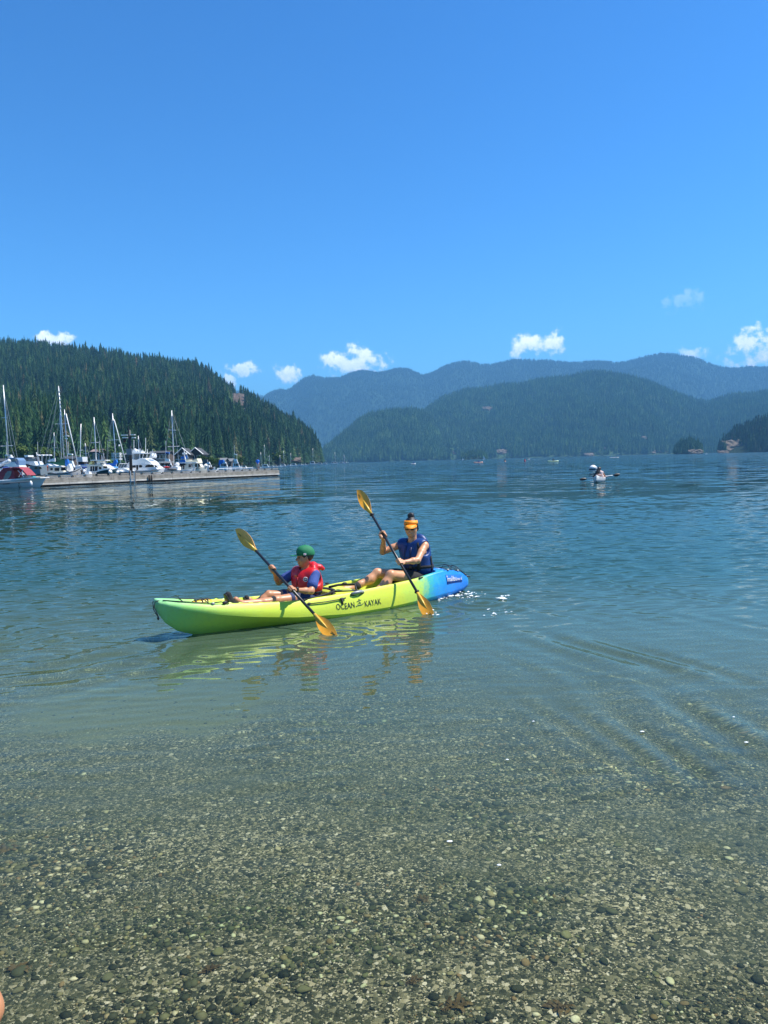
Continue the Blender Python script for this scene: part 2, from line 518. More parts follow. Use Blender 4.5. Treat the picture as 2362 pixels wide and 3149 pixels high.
# ------------------------------------------------------------------ water
def water_material():
    m = bpy.data.materials.new("water")
    m.use_nodes = True
    t = m.node_tree; t.nodes.clear(); k = NT(t)
    ge = k.n('ShaderNodeNewGeometry')
    sep = k.n('ShaderNodeSeparateXYZ'); k.link(ge.outputs['Position'], sep.inputs[0])
    x, y = sep.outputs[0], sep.outputs[1]
    dist = k.math('ADD', y, k.math('MULTIPLY', x, 0.10))
    # fine ripples, longer across the wind: each noise gives a slope in x and y
    def slopes(scale, ax, ay, rot, detail, amp):
        mp = k.n('ShaderNodeMapping'); k.link(ge.outputs['Position'], mp.inputs[0])
        mp.inputs['Scale'].default_value = (.42, 1.0, 1.0); mp.inputs['Rotation'].default_value = (0, 0, math.radians(rot))
        nd = k.n('ShaderNodeTexNoise'); k.link(mp.outputs[0], nd.inputs['Vector'])
        nd.inputs['Scale'].default_value = scale; nd.inputs['Detail'].default_value = detail; nd.inputs['Roughness'].default_value = .55
        v = k.vmath('SUBTRACT', nd.outputs['Color'], (.5, .5, .5)).outputs[0]
        v = k.vmath('MULTIPLY', v, (ax, ay, 0)).outputs[0]
        sc = k.n('ShaderNodeVectorMath', operation='SCALE'); k.link(v, sc.inputs[0]); k.link(amp, sc.inputs[3])
        return sc.outputs[0]
    patch = k.mapr(k.noise(ge.outputs['Position'], 0.06, 3, .6), .35, .65, 0.6, 1.2)
    s1 = slopes(9.0, .6, 1.0, 5, 3, k.math('MULTIPLY', patch, k.mapr(dist, 4.5, 16, .015, .12)))
    s2 = slopes(2.6, .7, 1.0, -6, 3, k.math('MULTIPLY', patch, k.mapr(dist, 14, 60, 0.0, .45)))
    s3 = slopes(.8, .9, 1.0, 8, 3, k.mapr(dist, 22, 90, 0, 1.3))
    tot = k.vmath('ADD', k.vmath('ADD', s1, s2).outputs[0], s3).outputs[0]
    nor = k.vmath('NORMALIZE', k.vmath('ADD', ge.outputs['Normal'], tot).outputs[0]).outputs[0]
    rough = k.mapr(dist, 15, 300, 0.0, 0.08)
    gl = k.n('ShaderNodeBsdfGlossy', i_Color=(.93, .95, .85)); k.link(rough, gl.inputs['Roughness']); k.link(nor, gl.inputs['Normal'])
    tint = k.ramp(k.mapr(dist, 1.5, 12), [(0, (1, .99, .87)), (.3, (.94, .98, .80)), (.6, (.72, .86, .72)), (1, (.3, .5, .42))])
    rf = k.n('ShaderNodeBsdfRefraction', i_Roughness=0.0, i_IOR=1.333); k.link(tint, rf.inputs[0]); k.link(nor, rf.inputs['Normal'])
    body = k.n('ShaderNodeBsdfDiffuse'); k.link(k.ramp(k.mapr(dist, 4, 60), [(0, (.16, .21, .12)), (.06, (.085, .135, .090)), (.13, (.022, .062, .046)), (.3, (.009, .034, .029)), (1, (.006, .022, .032))]), body.inputs[0])
    _mr = k.ramp(k.mapr(dist, 0, 16), [(0, (0, 0, 0)), (.15, (.02, .02, .02)), (.28, (.20, .20, .20)), (.44, (.55, .55, .55)), (.7, (.9, .9, .9)), (1, (1, 1, 1))])
    murk = k.n('ShaderNodeSeparateColor'); k.link(_mr, murk.inputs[0]); murk = murk.outputs[0]
    m1 = k.n('ShaderNodeMixShader'); k.link(murk, m1.inputs[0]); k.link(rf.outputs[0], m1.inputs[1]); k.link(body.outputs[0], m1.inputs[2])
    fr = k.n('ShaderNodeFresnel', i_IOR=1.333); k.link(nor, fr.inputs['Normal'])
    m2 = k.n('ShaderNodeMixShader'); k.link(fr.outputs[0], m2.inputs[0]); k.link(m1.outputs[0], m2.inputs[1]); k.link(gl.outputs[0], m2.inputs[2])
    k.n('ShaderNodeOutputMaterial', i_Surface=m2.outputs[0])
    return m
M_WATER = water_material()

rows = np.concatenate([np.exp(np.arange(0, math.log(4), .006)), 4 * np.exp(np.arange(0, math.log(32 / 4), .0031)), 32 * np.exp(np.arange(0.005, math.log(60 / 32), .006)), 60 * np.exp(np.arange(0.01, math.log(14000 / 60), .035))])
angs = np.radians(np.concatenate([np.linspace(-80, -31, 26)[:-1], np.linspace(-31, 31, 320), np.linspace(31, 80, 26)[1:]]))
A, Rr = np.meshgrid(angs, rows)
WX, WY = Rr * np.sin(A) / np.maximum(np.cos(A), .17), Rr
WX = np.tan(A) * Rr
WH = np.zeros_like(WX)
spac = np.gradient(rows)[:, None]
rw = np.random.default_rng(11)
for i in range(90):
    lam = 0.13 * (1.0 / 0.13) ** (rw.random() ** 1.3)
    th = math.radians(90 + rw.normal() * 17 + 4)
    kk = 2 * math.pi / lam
    amp = lam * (.0038 if lam < .3 else .0019 if lam < .5 else .0010) * (0.6 + 0.8 * rw.random())
    att = np.clip((lam / spac - 2.2) / 1.5, 0, 1)
    near = np.clip((WY - 5.6 + np.clip(WX, -3, 3) * -.45) / 6.0, 0.12, 1.0)
    WH += att * near * amp * np.sin(kk * (WX * math.cos(th) + WY * math.sin(th)) + rw.random() * 6.28)

def curve_dist(pts):
    """signed distance and arc position of every water vertex to a polyline"""
    best = np.full(WX.shape, 1e9); side = np.zeros(WX.shape); arc = np.zeros(WX.shape)
    L = 0.0
    for (x0, y0), (x1, y1) in zip(pts[:-1], pts[1:]):
        dx, dy = x1 - x0, y1 - y0
        l = math.hypot(dx, dy)
        t = np.clip(((WX - x0) * dx + (WY - y0) * dy) / l ** 2, 0, 1)
        ex, ey = WX - x0 - t * dx, WY - y0 - t * dy
        d = np.hypot(ex, ey)
        s = np.sign(dx * ey - dy * ex)
        m_ = d < best
        best = np.where(m_, d, best); side = np.where(m_, s, side); arc = np.where(m_, L + t * l, arc)
        L += l
    return best * side, arc / L
def smooth_line(px, n=24):
    P = np.array([[onz(*p).x, onz(*p).y] for p in px])
    t = np.arange(len(P)); tt = np.linspace(0, len(P) - 1, n)
    from numpy import interp
    Q = np.stack([interp(tt, t, P[:, 0]), interp(tt, t, P[:, 1])], 1)
    for _ in range(3):
        Q[1:-1] = (Q[:-2] + 2 * Q[1:-1] + Q[2:]) / 4
    return [tuple(q) for q in Q]
def wave_train(px, amp, lam, n_side, width, taper=(0.0, 1.0)):
    s, a = curve_dist(smooth_line(px))
    u = s - n_side * lam * .25
    env = np.exp(-(u / width) ** 2) * np.clip(a / max(taper[0], 1e-3), 0, 1) * np.clip((1 - a) / max(1 - taper[1], 1e-3), 0, 1)
    wob = lam * (.25 * np.sin(WX * 2.1 + WY * 3.3) + .35 * np.sin(WX * 1.1 - WY * .9 + lam * 30) + .15 * np.sin(WX * 5.3 + WY * 4.1))
    env = env * (.65 + .35 * np.sin(WX * 1.7 + WY * 1.3 + lam * 50))
    return amp * env * np.sin(2 * math.pi * (s + wob) / lam)
# wake: crests fanning from the bow, and from the stern round to the beach
WH += wave_train([(560, 1965), (420, 2000), (200, 2050), (-300, 2150)], .017, .42, 0, .75, (.12, .98))
WH += wave_train([(500, 1900), (300, 1915), (0, 1965), (-400, 2020)], .012, .36, 0, .9, (.12, .98))
WH += wave_train([(1420, 1815), (1700, 1838), (1930, 1875), (2200, 1935)], .013, .40, 0, .38, (.04, .6))
WH += wave_train([(1420, 1830), (1700, 1900), (1950, 2030), (2150, 2220), (2400, 2470), (2600, 2700)], .011, .44, 0, .62, (.08, .98))
WH += wave_train([(1500, 1960), (1750, 2070), (1900, 2200), (2200, 2450)], .005, .26, 0, .5, (.2, .9))
WH += wave_train([(1500, 1760), (1800, 1780), (2100, 1840), (2500, 1960)], .007, .4, 0, .6, (.1, .98))
def rings(px, amp, lam, r0, wid):
    c = onz(*px)
    r = np.hypot(WX - c.x, WY - c.y)
    return amp * np.exp(-((r - r0) / wid) ** 2) * np.sin(2 * math.pi * r / lam)
WH += rings((1325, 1890), .006, .16, .25, .3)
WH += rings((1030, 1958), .005, .15, .2, .3)
WH += rings((1480, 1850), .008, .2, .2, .45)
WH *= np.clip((60 - WY) / 20, 0, 1)
water = mesh_obj('water', np.stack([WX.ravel(), WY.ravel(), WH.ravel()], 1), grid_faces(len(rows), len(angs)), M_WATER, smooth=True)
tag(water, kind='structure')
MNEE = True
if MNEE:
    sun_d.cycles.is_caustics_light = True
    water.cycles.is_caustics_caster = True
    for o in (bed, gravel):
        o.cycles.is_caustics_receiver = True
# ------------------------------------------------------------------ signed-distance modelling of bodies and clothes
class Field:
    def __init__(self, lo, hi, h):
        self.lo = np.array(lo, float); self.h = h
        self.n = np.ceil((np.array(hi, float) - self.lo) / h).astype(int) + 1
        self.D = np.full(self.n, 1.0, np.float32)
        self.ax = [self.lo[i] + h * np.arange(self.n[i]) for i in range(3)]
    def _box(self, lo, hi):
        a = np.clip(np.floor((np.array(lo) - self.lo) / self.h).astype(int), 0, self.n)
        b = np.clip(np.ceil((np.array(hi) - self.lo) / self.h).astype(int) + 1, 0, self.n)
        sl = tuple(slice(a[i], b[i]) for i in range(3))
        P = np.meshgrid(*[self.ax[i][sl[i]] for i in range(3)], indexing='ij')
        return sl, np.stack(P, -1)
    def _mix(self, sl, d, k, op):
        D = self.D[sl]
        if op == 'u':
            if k > 0:
                h = np.clip(0.5 + 0.5 * (D - d) / k, 0, 1)
                r = D * (1 - h) + d * h - k * h * (1 - h)
            else:
                r = np.minimum(D, d)
        else:                                   # subtract
            d = -d
            if k > 0:
                h = np.clip(0.5 - 0.5 * (D - d) / k, 0, 1)
                r = D * (1 - h) + d * h + k * h * (1 - h)
            else:
                r = np.maximum(D, d)
        self.D[sl] = r
    def cone(self, a, b, ra, rb, k=0.02, op='u', flat=None):
        """rounded cone from a to b; flat=(axis, factor) squeezes it along an axis"""
        a = np.array(a, float); b = np.array(b, float)
        R = max(ra, rb) + k + 3 * self.h
        sl, P = self._box(np.minimum(a, b) - R, np.maximum(a, b) + R)
        if P.size == 0:
            return
        if flat is not None:
            ax = np.array(flat[0], float); ax /= np.linalg.norm(ax)
            w = P - a
            w = w + ax * ((w @ ax) * (1 / flat[1] - 1))[..., None]
            P = w + a
            bb = b - a; bb = bb + ax * (bb @ ax) * (1 / flat[1] - 1); b = a + bb
        ab = b - a
        t = np.clip(((P - a) @ ab) / max(ab @ ab, 1e-9), 0, 1)
        d = np.linalg.norm(P - (a + t[..., None] * ab), axis=-1) - (ra + (rb - ra) * t)
        if flat is not None:
            d = d * min(1.0, flat[1])
        self._mix(sl, d.astype(np.float32), k, op)
    def ell(self, c, r, k=0.02, op='u', M=None):
        c = np.array(c, float); r = np.array(r, float)
        R = r.max() + k + 3 * self.h
        sl, P = self._box(c - R, c + R)
        if P.size == 0:
            return
        w = P - c
        if M is not None:
            w = w @ M                            # columns of M are the ellipsoid's axes
        q = np.linalg.norm(w / r, axis=-1)
        d = (q - 1) * np.linalg.norm(w, axis=-1) / np.maximum(q, 1e-4)
        d = np.where(q < .02, -r.min(), d)
        self._mix(sl, d.astype(np.float32), k, op)
    def chain(self, pts, rs, k=0.02, op='u', flat=None):
        for i in range(len(pts) - 1):
            self.cone(pts[i], pts[i + 1], rs[i], rs[i + 1], k, op, flat)
    def plane(self, p, n, k=0.0):
        """keep the side that n points away from"""
        n = np.array(n, float); n /= np.linalg.norm(n)
        sl, P = self._box(self.lo, self.lo + self.h * self.n)
        d = ((P - np.array(p)) @ n).astype(np.float32)
        self.D[sl] = np.maximum(self.D[sl], d)
    def mesh(self, name, mat, parent, off=(0, 0, 0), smooth=1, warp=None):
        D = self.D
        S = D < 0
        c = S[:-1, :-1, :-1].astype(np.int8)
        tot = np.zeros(c.shape, np.int8)
        corners = [(i, j, k) for i in (0, 1) for j in (0, 1) for k in (0, 1)]
        nx, ny, nz = D.shape
        sub = lambda A, o: A[o[0]:nx - 1 + o[0], o[1]:ny - 1 + o[1], o[2]:nz - 1 + o[2]]
        for o in corners:
            tot += sub(S, o)
        act = (tot > 0) & (tot < 8)
        idx = np.full(act.shape, -1, np.int64)
        cells = np.argwhere(act)
        idx[act] = np.arange(len(cells))
        acc = np.zeros((len(cells), 3)); cnt = np.zeros(len(cells))
        val = {o: sub(D, o)[act] for o in corners}
        for o in corners:
            for ax in range(3):
                if o[ax] == 0:
                    p = list(o); p[ax] = 1; p = tuple(p)
                    v0, v1 = val[o], val[p]
                    m = (v0 < 0) != (v1 < 0)
                    t = np.where(m, v0 / np.where(m, v0 - v1, 1), 0)
                    q = np.tile(np.array(o, float), (len(cells), 1)); q[:, ax] += t
                    acc[m] += q[m]; cnt[m] += 1
        V = (cells + acc / cnt[:, None]) * self.h + self.lo
        F = []
        for ax in range(3):
            a1, a2 = [(1, 2), (2, 0), (0, 1)][ax]
            lo_ = [slice(1, nx - 1), slice(1, ny - 1), slice(1, nz - 1)]
            lo_[ax] = slice(0, (nx, ny, nz)[ax] - 1)
            hi_ = list(lo_); hi_[ax] = slice(1, (nx, ny, nz)[ax])
            s0, s1 = S[tuple(lo_)], S[tuple(hi_)]
            e = np.argwhere(s0 != s1)
            if len(e) == 0:
                continue
            flip = s1[tuple(e.T)]
            base = e.copy()
            for i in range(3):
                if i != ax:
                    base[:, i] += 1
            def g(d1, d2):
                q = base.copy(); q[:, a1] += d1; q[:, a2] += d2
                return idx[tuple(q.T)]
            quad = np.stack([g(-1, -1), g(0, -1), g(0, 0), g(-1, 0)], 1)
            quad[flip] = quad[flip][:, ::-1]
            F.append(quad)
        F = np.concatenate(F)
        F = F[(F >= 0).all(1)]
        for _ in range(smooth):
            s = np.zeros_like(V); n = np.zeros(len(V))
            for i in range(4):
                a, b = F[:, i], F[:, (i + 1) % 4]
                np.add.at(s, a, V[b]); np.add.at(n, a, 1)
                np.add.at(s, b, V[a]); np.add.at(n, b, 1)
            V = 0.5 * V + 0.5 * s / np.maximum(n, 1)[:, None]
        if warp is not None:
            V = warp(V)
        return mesh_obj(name, V - np.array(off), F, mat, parent, True)

def frame(f, up=(0, 0, 1)):
    """matrix whose columns are forward, left, up"""
    f = np.array(f, float); f /= np.linalg.norm(f)
    l = np.cross(up, f); l /= np.linalg.norm(l)
    return np.stack([f, l, np.cross(f, l)], 1)

def hand(F, wrist, grip, axis, palm_n, s=1.0, k=0.006, thumb_dir=1):
    """a hand closed round a shaft: grip = point on the shaft's centre line, axis = shaft direction (towards the little finger),
    palm_n = direction from the shaft to the back of the hand"""
    wrist, grip = np.array(wrist, float), np.array(grip, float)
    ax = np.array(axis, float); ax /= np.linalg.norm(ax)
    n = np.array(palm_n, float); n -= ax * (n @ ax); n /= np.linalg.norm(n)
    t = np.cross(ax, n)
    rs = 0.016 + 0.011 * s
    for i, (o, r, L) in enumerate(((-.033, .0095, 1.0), (-.011, .0100, 1.06), (.011, .0096, 1.0), (.032, .0085, .9))):
        c = grip + ax * o * s
        P = [c + (n * math.cos(a) + t * math.sin(a)) * rs for a in np.radians([-28, 25, 80, 135, 185 * L])]
        F.chain(P, [r * 1.15 * s, r * 1.1 * s, r * s, r * .95 * s, r * .85 * s], k)
        F.cone(P[0], grip + n * (rs + .004) + ax * o * .7 * s - t * .028 * s, r * 1.2 * s, .012 * s, .012)
    back = grip + n * (rs + .002) - t * .026 * s
    F.cone(back - ax * .022 * s, back + ax * .022 * s, .016 * s, .015 * s, .014)
    F.cone(back, wrist, .020 * s, .021 * s, .02)
    th = [back - ax * .034 * s - t * .005, grip - ax * .05 * s + n * rs * .4 - t * rs * .9, grip - ax * .042 * s - n * rs * .75 - t * rs * .5, grip - ax * .034 * s - n * rs * 1.05 + t * rs * .35]
    F.chain(th, [.014 * s, .0115 * s, .0105 * s, .009 * s], .008)

def head(F, c, fwd, s=1.0, chin=1.0, up=(0, 0, 1)):
    """c: centre of the head; fwd: where the face looks; s=1: an adult woman"""
    c = np.array(c, float); M = frame(fwd, up)
    W = lambda a, b, z: c + M @ (np.array([a, b, z]) * s)
    F.ell(W(-.012, 0, .028), np.array([.096, .076, .086]) * s, .02, M=M)         # skull
    F.ell(W(.022, 0, -.03), np.array([.066, .060, .075]) * s, .03, M=M)          # face
    F.cone(W(.058, 0, -.092 * chin), W(.03, 0, -.07), .020 * s, .035 * s, .03)    # chin
    for b in (-1, 1):
        F.cone(W(.0, b * .052, -.035), W(.045, b * .022, -.085 * chin), .022 * s, .018 * s, .025)   # jaw
        F.cone(W(.068, b * .034, -.028), W(.05, b * .045, -.03), .014 * s, .018 * s, .02)            # cheek
        F.ell(W(.083, b * .031, .008), np.array([.016, .016, .010]) * s, .012, 's', M)               # eye socket
        F.ell(W(-.008, b * .078, -.005), np.array([.017, .009, .030]) * s, .006, M=M)                # ear
        F.ell(W(-.002, b * .088, -.003), np.array([.009, .005, .017]) * s, .004, 's', M)
    F.cone(W(.082, -.026, .024), W(.082, .026, .024), .009 * s, .009 * s, .014)   # brow
    F.cone(W(.088, 0, .008), W(.106, 0, -.022), .007 * s, .0115 * s, .008)        # nose
    for b in (-1, 1):
        F.ell(W(.098, b * .011, -.026), np.array([.009, .008, .007]) * s, .006, M=M)
    F.cone(W(.083, -.020, -.053), W(.083, .020, -.053), .0085 * s, .0085 * s, .008)  # upper lip
    F.cone(W(.081, -.016, -.066), W(.081, .016, -.066), .009 * s, .009 * s, .008)    # lower lip
    F.cone(W(.095, -.020, -.0595), W(.095, .020, -.0595), .0035 * s, .0035 * s, .003, 's')
    return W, M
# ------------------------------------------------------------------ hills, forests, rocks
_RT = _R.T
def proj(P):
    """world points -> pixels of the photograph"""
    q = (np.atleast_2d(P) - [0, 0, CAM_H]) @ _R
    return PW / 2 + PF * q[:, 0] / -q[:, 2], PH / 2 - PF * q[:, 1] / -q[:, 2]

def foliage(name, stops, rough=.9):
    m = bpy.data.materials.new(name)
    m.use_nodes = True
    t = m.node_tree; t.nodes.clear(); k = NT(t)
    oi = k.n('ShaderNodeObjectInfo')
    c = k.ramp(oi.outputs['Random'], stops)
    co = k.n('ShaderNodeTexCoord').outputs['Object']
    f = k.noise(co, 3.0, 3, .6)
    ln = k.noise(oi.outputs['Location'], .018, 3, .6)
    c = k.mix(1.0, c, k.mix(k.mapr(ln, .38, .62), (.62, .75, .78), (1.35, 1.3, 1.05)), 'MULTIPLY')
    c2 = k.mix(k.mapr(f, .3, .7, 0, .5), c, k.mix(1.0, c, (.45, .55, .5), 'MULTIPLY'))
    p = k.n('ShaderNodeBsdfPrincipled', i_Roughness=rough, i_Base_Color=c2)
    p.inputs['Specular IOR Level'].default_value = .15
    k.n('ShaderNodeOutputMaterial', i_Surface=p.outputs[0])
    return m
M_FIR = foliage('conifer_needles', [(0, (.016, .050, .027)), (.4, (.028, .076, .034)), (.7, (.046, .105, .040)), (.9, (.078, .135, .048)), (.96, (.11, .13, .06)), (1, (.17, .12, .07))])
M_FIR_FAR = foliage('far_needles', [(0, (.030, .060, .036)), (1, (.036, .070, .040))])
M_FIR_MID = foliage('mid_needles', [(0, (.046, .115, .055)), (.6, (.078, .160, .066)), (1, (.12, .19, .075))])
M_BARK = principled('bark', (.09, .065, .05), .95)
M_LEAF = foliage('broad_leaves', [(0, (.05, .095, .025)), (.5, (.08, .13, .03)), (1, (.13, .17, .04))])

def conifer_mesh(name, seed, tiers, sides, width=.17, trunk=True, mat=None):
    """a conifer one unit high"""
    r = np.random.default_rng(seed)
    V, F, Mi = [], [], []
    lean = r.normal(0, .012, 2)
    for i in range(tiers):
        q = i / (tiers - 1 + 1e-9)                       # 0 at the top
        zc = .985 - .85 * q ** .95
        R_ = (.022 + width * q ** .8) * r.uniform(.82, 1.15)
        h = .85 / tiers * 1.7
        cx, cy = lean * (1 - q)
        b = len(V)
        V.append((cx, cy, zc + h * .75))
        ph = r.random() * 6.28
        for k in range(sides):
            a = ph + 2 * math.pi * k / sides
            rr = R_ * r.uniform(.62, 1.25)
            V.append((cx + rr * math.cos(a), cy + rr * math.sin(a), zc - h * r.uniform(.25, .75)))
            a2 = a + math.pi / sides
            V.append((cx + R_ * .40 * math.cos(a2), cy + R_ * .40 * math.sin(a2), zc - h * .05))
        n = 2 * sides
        for k in range(n):
            F.append((b, b + 1 + k, b + 1 + (k + 1) % n)); Mi.append(0)
    if trunk:
        b = len(V)
        for z, rr in ((-.06, .017), (.3, .012)):
            for k in range(4):
                V.append((rr * math.cos(k * math.pi / 2), rr * math.sin(k * math.pi / 2), z))
        for k in range(4):
            F.append((b + k, b + (k + 1) % 4, b + 4 + (k + 1) % 4, b + 4 + k)); Mi.append(1)
    me = bpy.data.meshes.new(name)
    me.from_pydata(V, [], F); me.materials.append(mat or M_FIR); me.materials.append(M_BARK)
    me.polygons.foreach_set('material_index', Mi)
    return me
FIRS = [conifer_mesh('conifer_tree', 100 + i, 13, 8, [.13, .15, .17, .14, .12, .19][i]) for i in range(6)]
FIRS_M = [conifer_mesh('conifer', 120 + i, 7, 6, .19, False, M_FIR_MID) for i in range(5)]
FIRS_L = [conifer_mesh('conifer', 140 + i, 3, 5, .28, False, M_FIR_FAR) for i in range(3)]

def forest(name, pts, hts, protos, label, rnd):
    o = mesh_obj(name, np.array(pts), [], M_FIR)
    me = o.data; n = len(pts)
    wid = rnd.uniform(.75, 1.45, n)
    for nm, arr in (('sz', hts), ('rz', rnd.random(n) * 6.283), ('wd', wid)):
        at = me.attributes.new(nm, 'FLOAT', 'POINT'); at.data.foreach_set('value', np.asarray(arr, np.float32))
    at = me.attributes.new('pick', 'INT', 'POINT'); at.data.foreach_set('value', rnd.integers(0, len(protos), n).astype(np.int32))
    ng = bpy.data.node_groups.new('strew_trees', 'GeometryNodeTree')
    ng.interface.new_socket('Geometry', in_out='INPUT', socket_type='NodeSocketGeometry')
    ng.interface.new_socket('Geometry', in_out='OUTPUT', socket_type='NodeSocketGeometry')
    g = NT(ng); gi = g.n('NodeGroupInput'); go = g.n('NodeGroupOutput'); g2i = g.n('GeometryNodeGeometryToInstance')
    for pm in reversed(protos):
        po = bpy.data.objects.new('tree_shape', pm)
        oi = g.n('GeometryNodeObjectInfo'); oi.inputs[0].default_value = po
        g.link(oi.outputs['Geometry'], g2i.inputs[0])
    iop = g.n('GeometryNodeInstanceOnPoints'); iop.inputs['Pick Instance'].default_value = True
    g.link(gi.outputs[0], iop.inputs['Points']); g.link(g2i.outputs[0], iop.inputs['Instance'])
    def named(nm, ty='FLOAT'):
        n_ = g.n('GeometryNodeInputNamedAttribute', data_type=ty); n_.inputs[0].default_value = nm
        return n_.outputs[0]
    g.link(named('pick', 'INT'), iop.inputs['Instance Index'])
    c1 = g.n('ShaderNodeCombineXYZ'); g.link(named('rz'), c1.inputs[2]); g.link(c1.outputs[0], iop.inputs['Rotation'])
    c2 = g.n('ShaderNodeCombineXYZ'); sw = g.math('MULTIPLY', named('sz'), named('wd'))
    g.link(sw, c2.inputs[0]); g.link(sw, c2.inputs[1]); g.link(named('sz'), c2.inputs[2]); g.link(c2.outputs[0], iop.inputs['Scale'])
    g.link(iop.outputs[0], go.inputs[0])
    o.modifiers.new('strew', 'NODES').node_group = ng
    tag(o, label, 'forest', kind='stuff')
    return o

def hill_material(name, base, rock, rock_amt=0.0, scale=.01):
    m = bpy.data.materials.new(name); m.use_nodes = True
    t = m.node_tree; t.nodes.clear(); k = NT(t)
    co = k.n('ShaderNodeTexCoord').outputs['Object']
    f = k.noise(co, scale * 6, 6, .7)
    c = k.mix(k.mapr(f, .35, .65), base, tuple(x * 1.6 for x in base))
    if rock_amt:
        r = k.mapr(k.noise(co, scale, 7, .62, dist=.6), .60 - rock_amt, .68 - rock_amt, 0, .8)
        c = k.mix(r, c, rock)
    p = k.n('ShaderNodeBsdfPrincipled', i_Roughness=.95, i_Base_Color=c); p.inputs['Specular IOR Level'].default_value = .05
    b = k.n('ShaderNodeBump', i_Strength=.7, i_Distance=6.0); k.link(k.noise(co, scale * 12, 6, .7), b.inputs['Height']); k.link(b.outputs[0], p.inputs['Normal'])
    k.n('ShaderNodeOutputMaterial', i_Surface=p.outputs[0])
    return m

from mathutils import noise as mnoise
def nz2(x, y, s, o=4):
    return mnoise.fractal(Vector((x / s, y / s, 3.3)), .9, 2.1, o)
class Hill:
    """a slope between a shoreline and a skyline seen at given pixels"""
    def __init__(self, ridge, shore, tree_h, shape=1.0, rough=1.0, rs=120.0):
        R = []
        for px, py, dist in ridge:
            d = ray(px, py); R.append((d[0], d[2], dist))
        R.sort(); self.R = np.array(R)
        S = sorted((ray(px, 1430)[0], dist) for px, dist in shore); self.S = np.array(S)
        self.tree_h, self.shape, self.rough, self.rs = tree_h, shape, rough, rs
    def at(self, az, t):
        sl = np.interp(az, self.R[:, 0], self.R[:, 1]); rd = np.interp(az, self.R[:, 0], self.R[:, 2])
        sd = np.interp(az, self.S[:, 0], self.S[:, 1])
        y = sd + (rd - sd) * t
        if t <= 0:
            z = t * 30
        elif t <= 1:
            z = (CAM_H + sl * y) * (1 - (1 - t) ** (1.15 + .5 * self.shape)) - self.tree_h * t
        else:
            z = (CAM_H + sl * rd - self.tree_h) * (1 - (t - 1) ** 2 * 1.3)
        if t > 0:
            env = min(t * 4, 1) * (.10 + .90 * min(abs(1 - t) * 3, 1))
            z += self.rough * (nz2(az * rd, y, self.rs) * .7 + .8 * mnoise.noise(Vector((az * rd / self.rs * .8, y / self.rs * .22, 8.8)))) * env
            z += self.rough * .25 * mnoise.noise(Vector((az * rd / self.rs * 3, y / self.rs * .9, 2.2))) * min(t * 4, 1)
        return az * y, y, z
    def mesh(self, name, mat, na=90, nt=34, t1=1.5):
        a0, a1 = self.R[0, 0], self.R[-1, 0]
        ts = np.concatenate([[-.02], np.linspace(0, 1, nt), np.linspace(1.04, t1, 8)])
        azs = np.linspace(a0, a1, na)
        V = [self.at(a, t) for t in ts for a in azs]
        o = mesh_obj(name, np.array(V), grid_faces(len(ts), na), mat, smooth=True)
        tag(o, kind='structure')
        return o
    def trees(self, n, rnd, a0, a1, t0=0.005, t1=1.0, holes=(), hmul=1.0, power=1.0):
        P, H = [], []
        while len(P) < n:
            az = rnd.uniform(a0, a1); t = t0 + (t1 - t0) * rnd.random() ** power
            x, y, z = self.at(az, t)
            if z < .3:
                continue
            h = self.tree_h * rnd.uniform(.6, 1.3) * hmul * (1.0 if rnd.random() > .05 else 1.25)
            P.append((x, y, z - .3)); H.append(h)
        P, H = np.array(P), np.array(H)
        if holes:
            u, v = proj(P + np.stack([0 * H, 0 * H, H * .45], 1))
            keep = np.ones(len(P), bool)
            for cx, cy, rx, ry in holes:
                keep &= ((u - cx) / rx) ** 2 + ((v - cy) / ry) ** 2 > 1
            P, H = P[keep], H[keep]
        return P, H

rt = np.random.default_rng(77)
ROCK = (.30, .22, .17)
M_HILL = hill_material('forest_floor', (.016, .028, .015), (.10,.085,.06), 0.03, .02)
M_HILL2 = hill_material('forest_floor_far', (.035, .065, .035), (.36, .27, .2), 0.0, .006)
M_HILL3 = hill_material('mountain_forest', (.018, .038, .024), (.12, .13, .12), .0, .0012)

# near hill on the left
LH = Hill([(-2600, 700, 900), (-1400, 880, 1100), (-700, 985, 1250), (-200, 1030, 1300), (0, 1047, 1320), (60, 1050, 1330), (120, 1056, 1335), (181, 1062, 1340), (241, 1067, 1340), (301, 1075, 1340), (362, 1083, 1345), (422, 1093, 1350), (482, 1103, 1350), (542, 1111, 1350),
           (585, 1115, 1350), (627, 1128, 1350), (669, 1150, 1345), (705, 1178, 1340), (723, 1189, 1335), (753, 1201, 1330), (784, 1222, 1320), (814, 1240, 1310), (844, 1258, 1300), (874, 1276, 1280), (904, 1291, 1260), (934, 1315, 1240), (958, 1339, 1220), (976, 1370, 1180), (987, 1408, 1150), (993, 1430, 1150), (1000, 1440, 1150)],
          [(-2600, 260), (-700, 300), (0, 330), (300, 380), (500, 430), (700, 560), (850, 750), (950, 950), (1000, 1120)], 20.5, .85, 24, 150)
LH.mesh('hillside', M_HILL, 130, 44)
lh_holes = [(730, 1242, 24, 34), (752, 1268, 12, 20), (362, 1308, 48, 30), (388, 1325, 22, 26), (770, 1352, 16, 14)]
az0, az1 = ray(-1500, 1430)[0], ray(1010, 1430)[0]
P, H = LH.trees(31000, rt, az0, az1, .004, 1.03, lh_holes, power=.92)
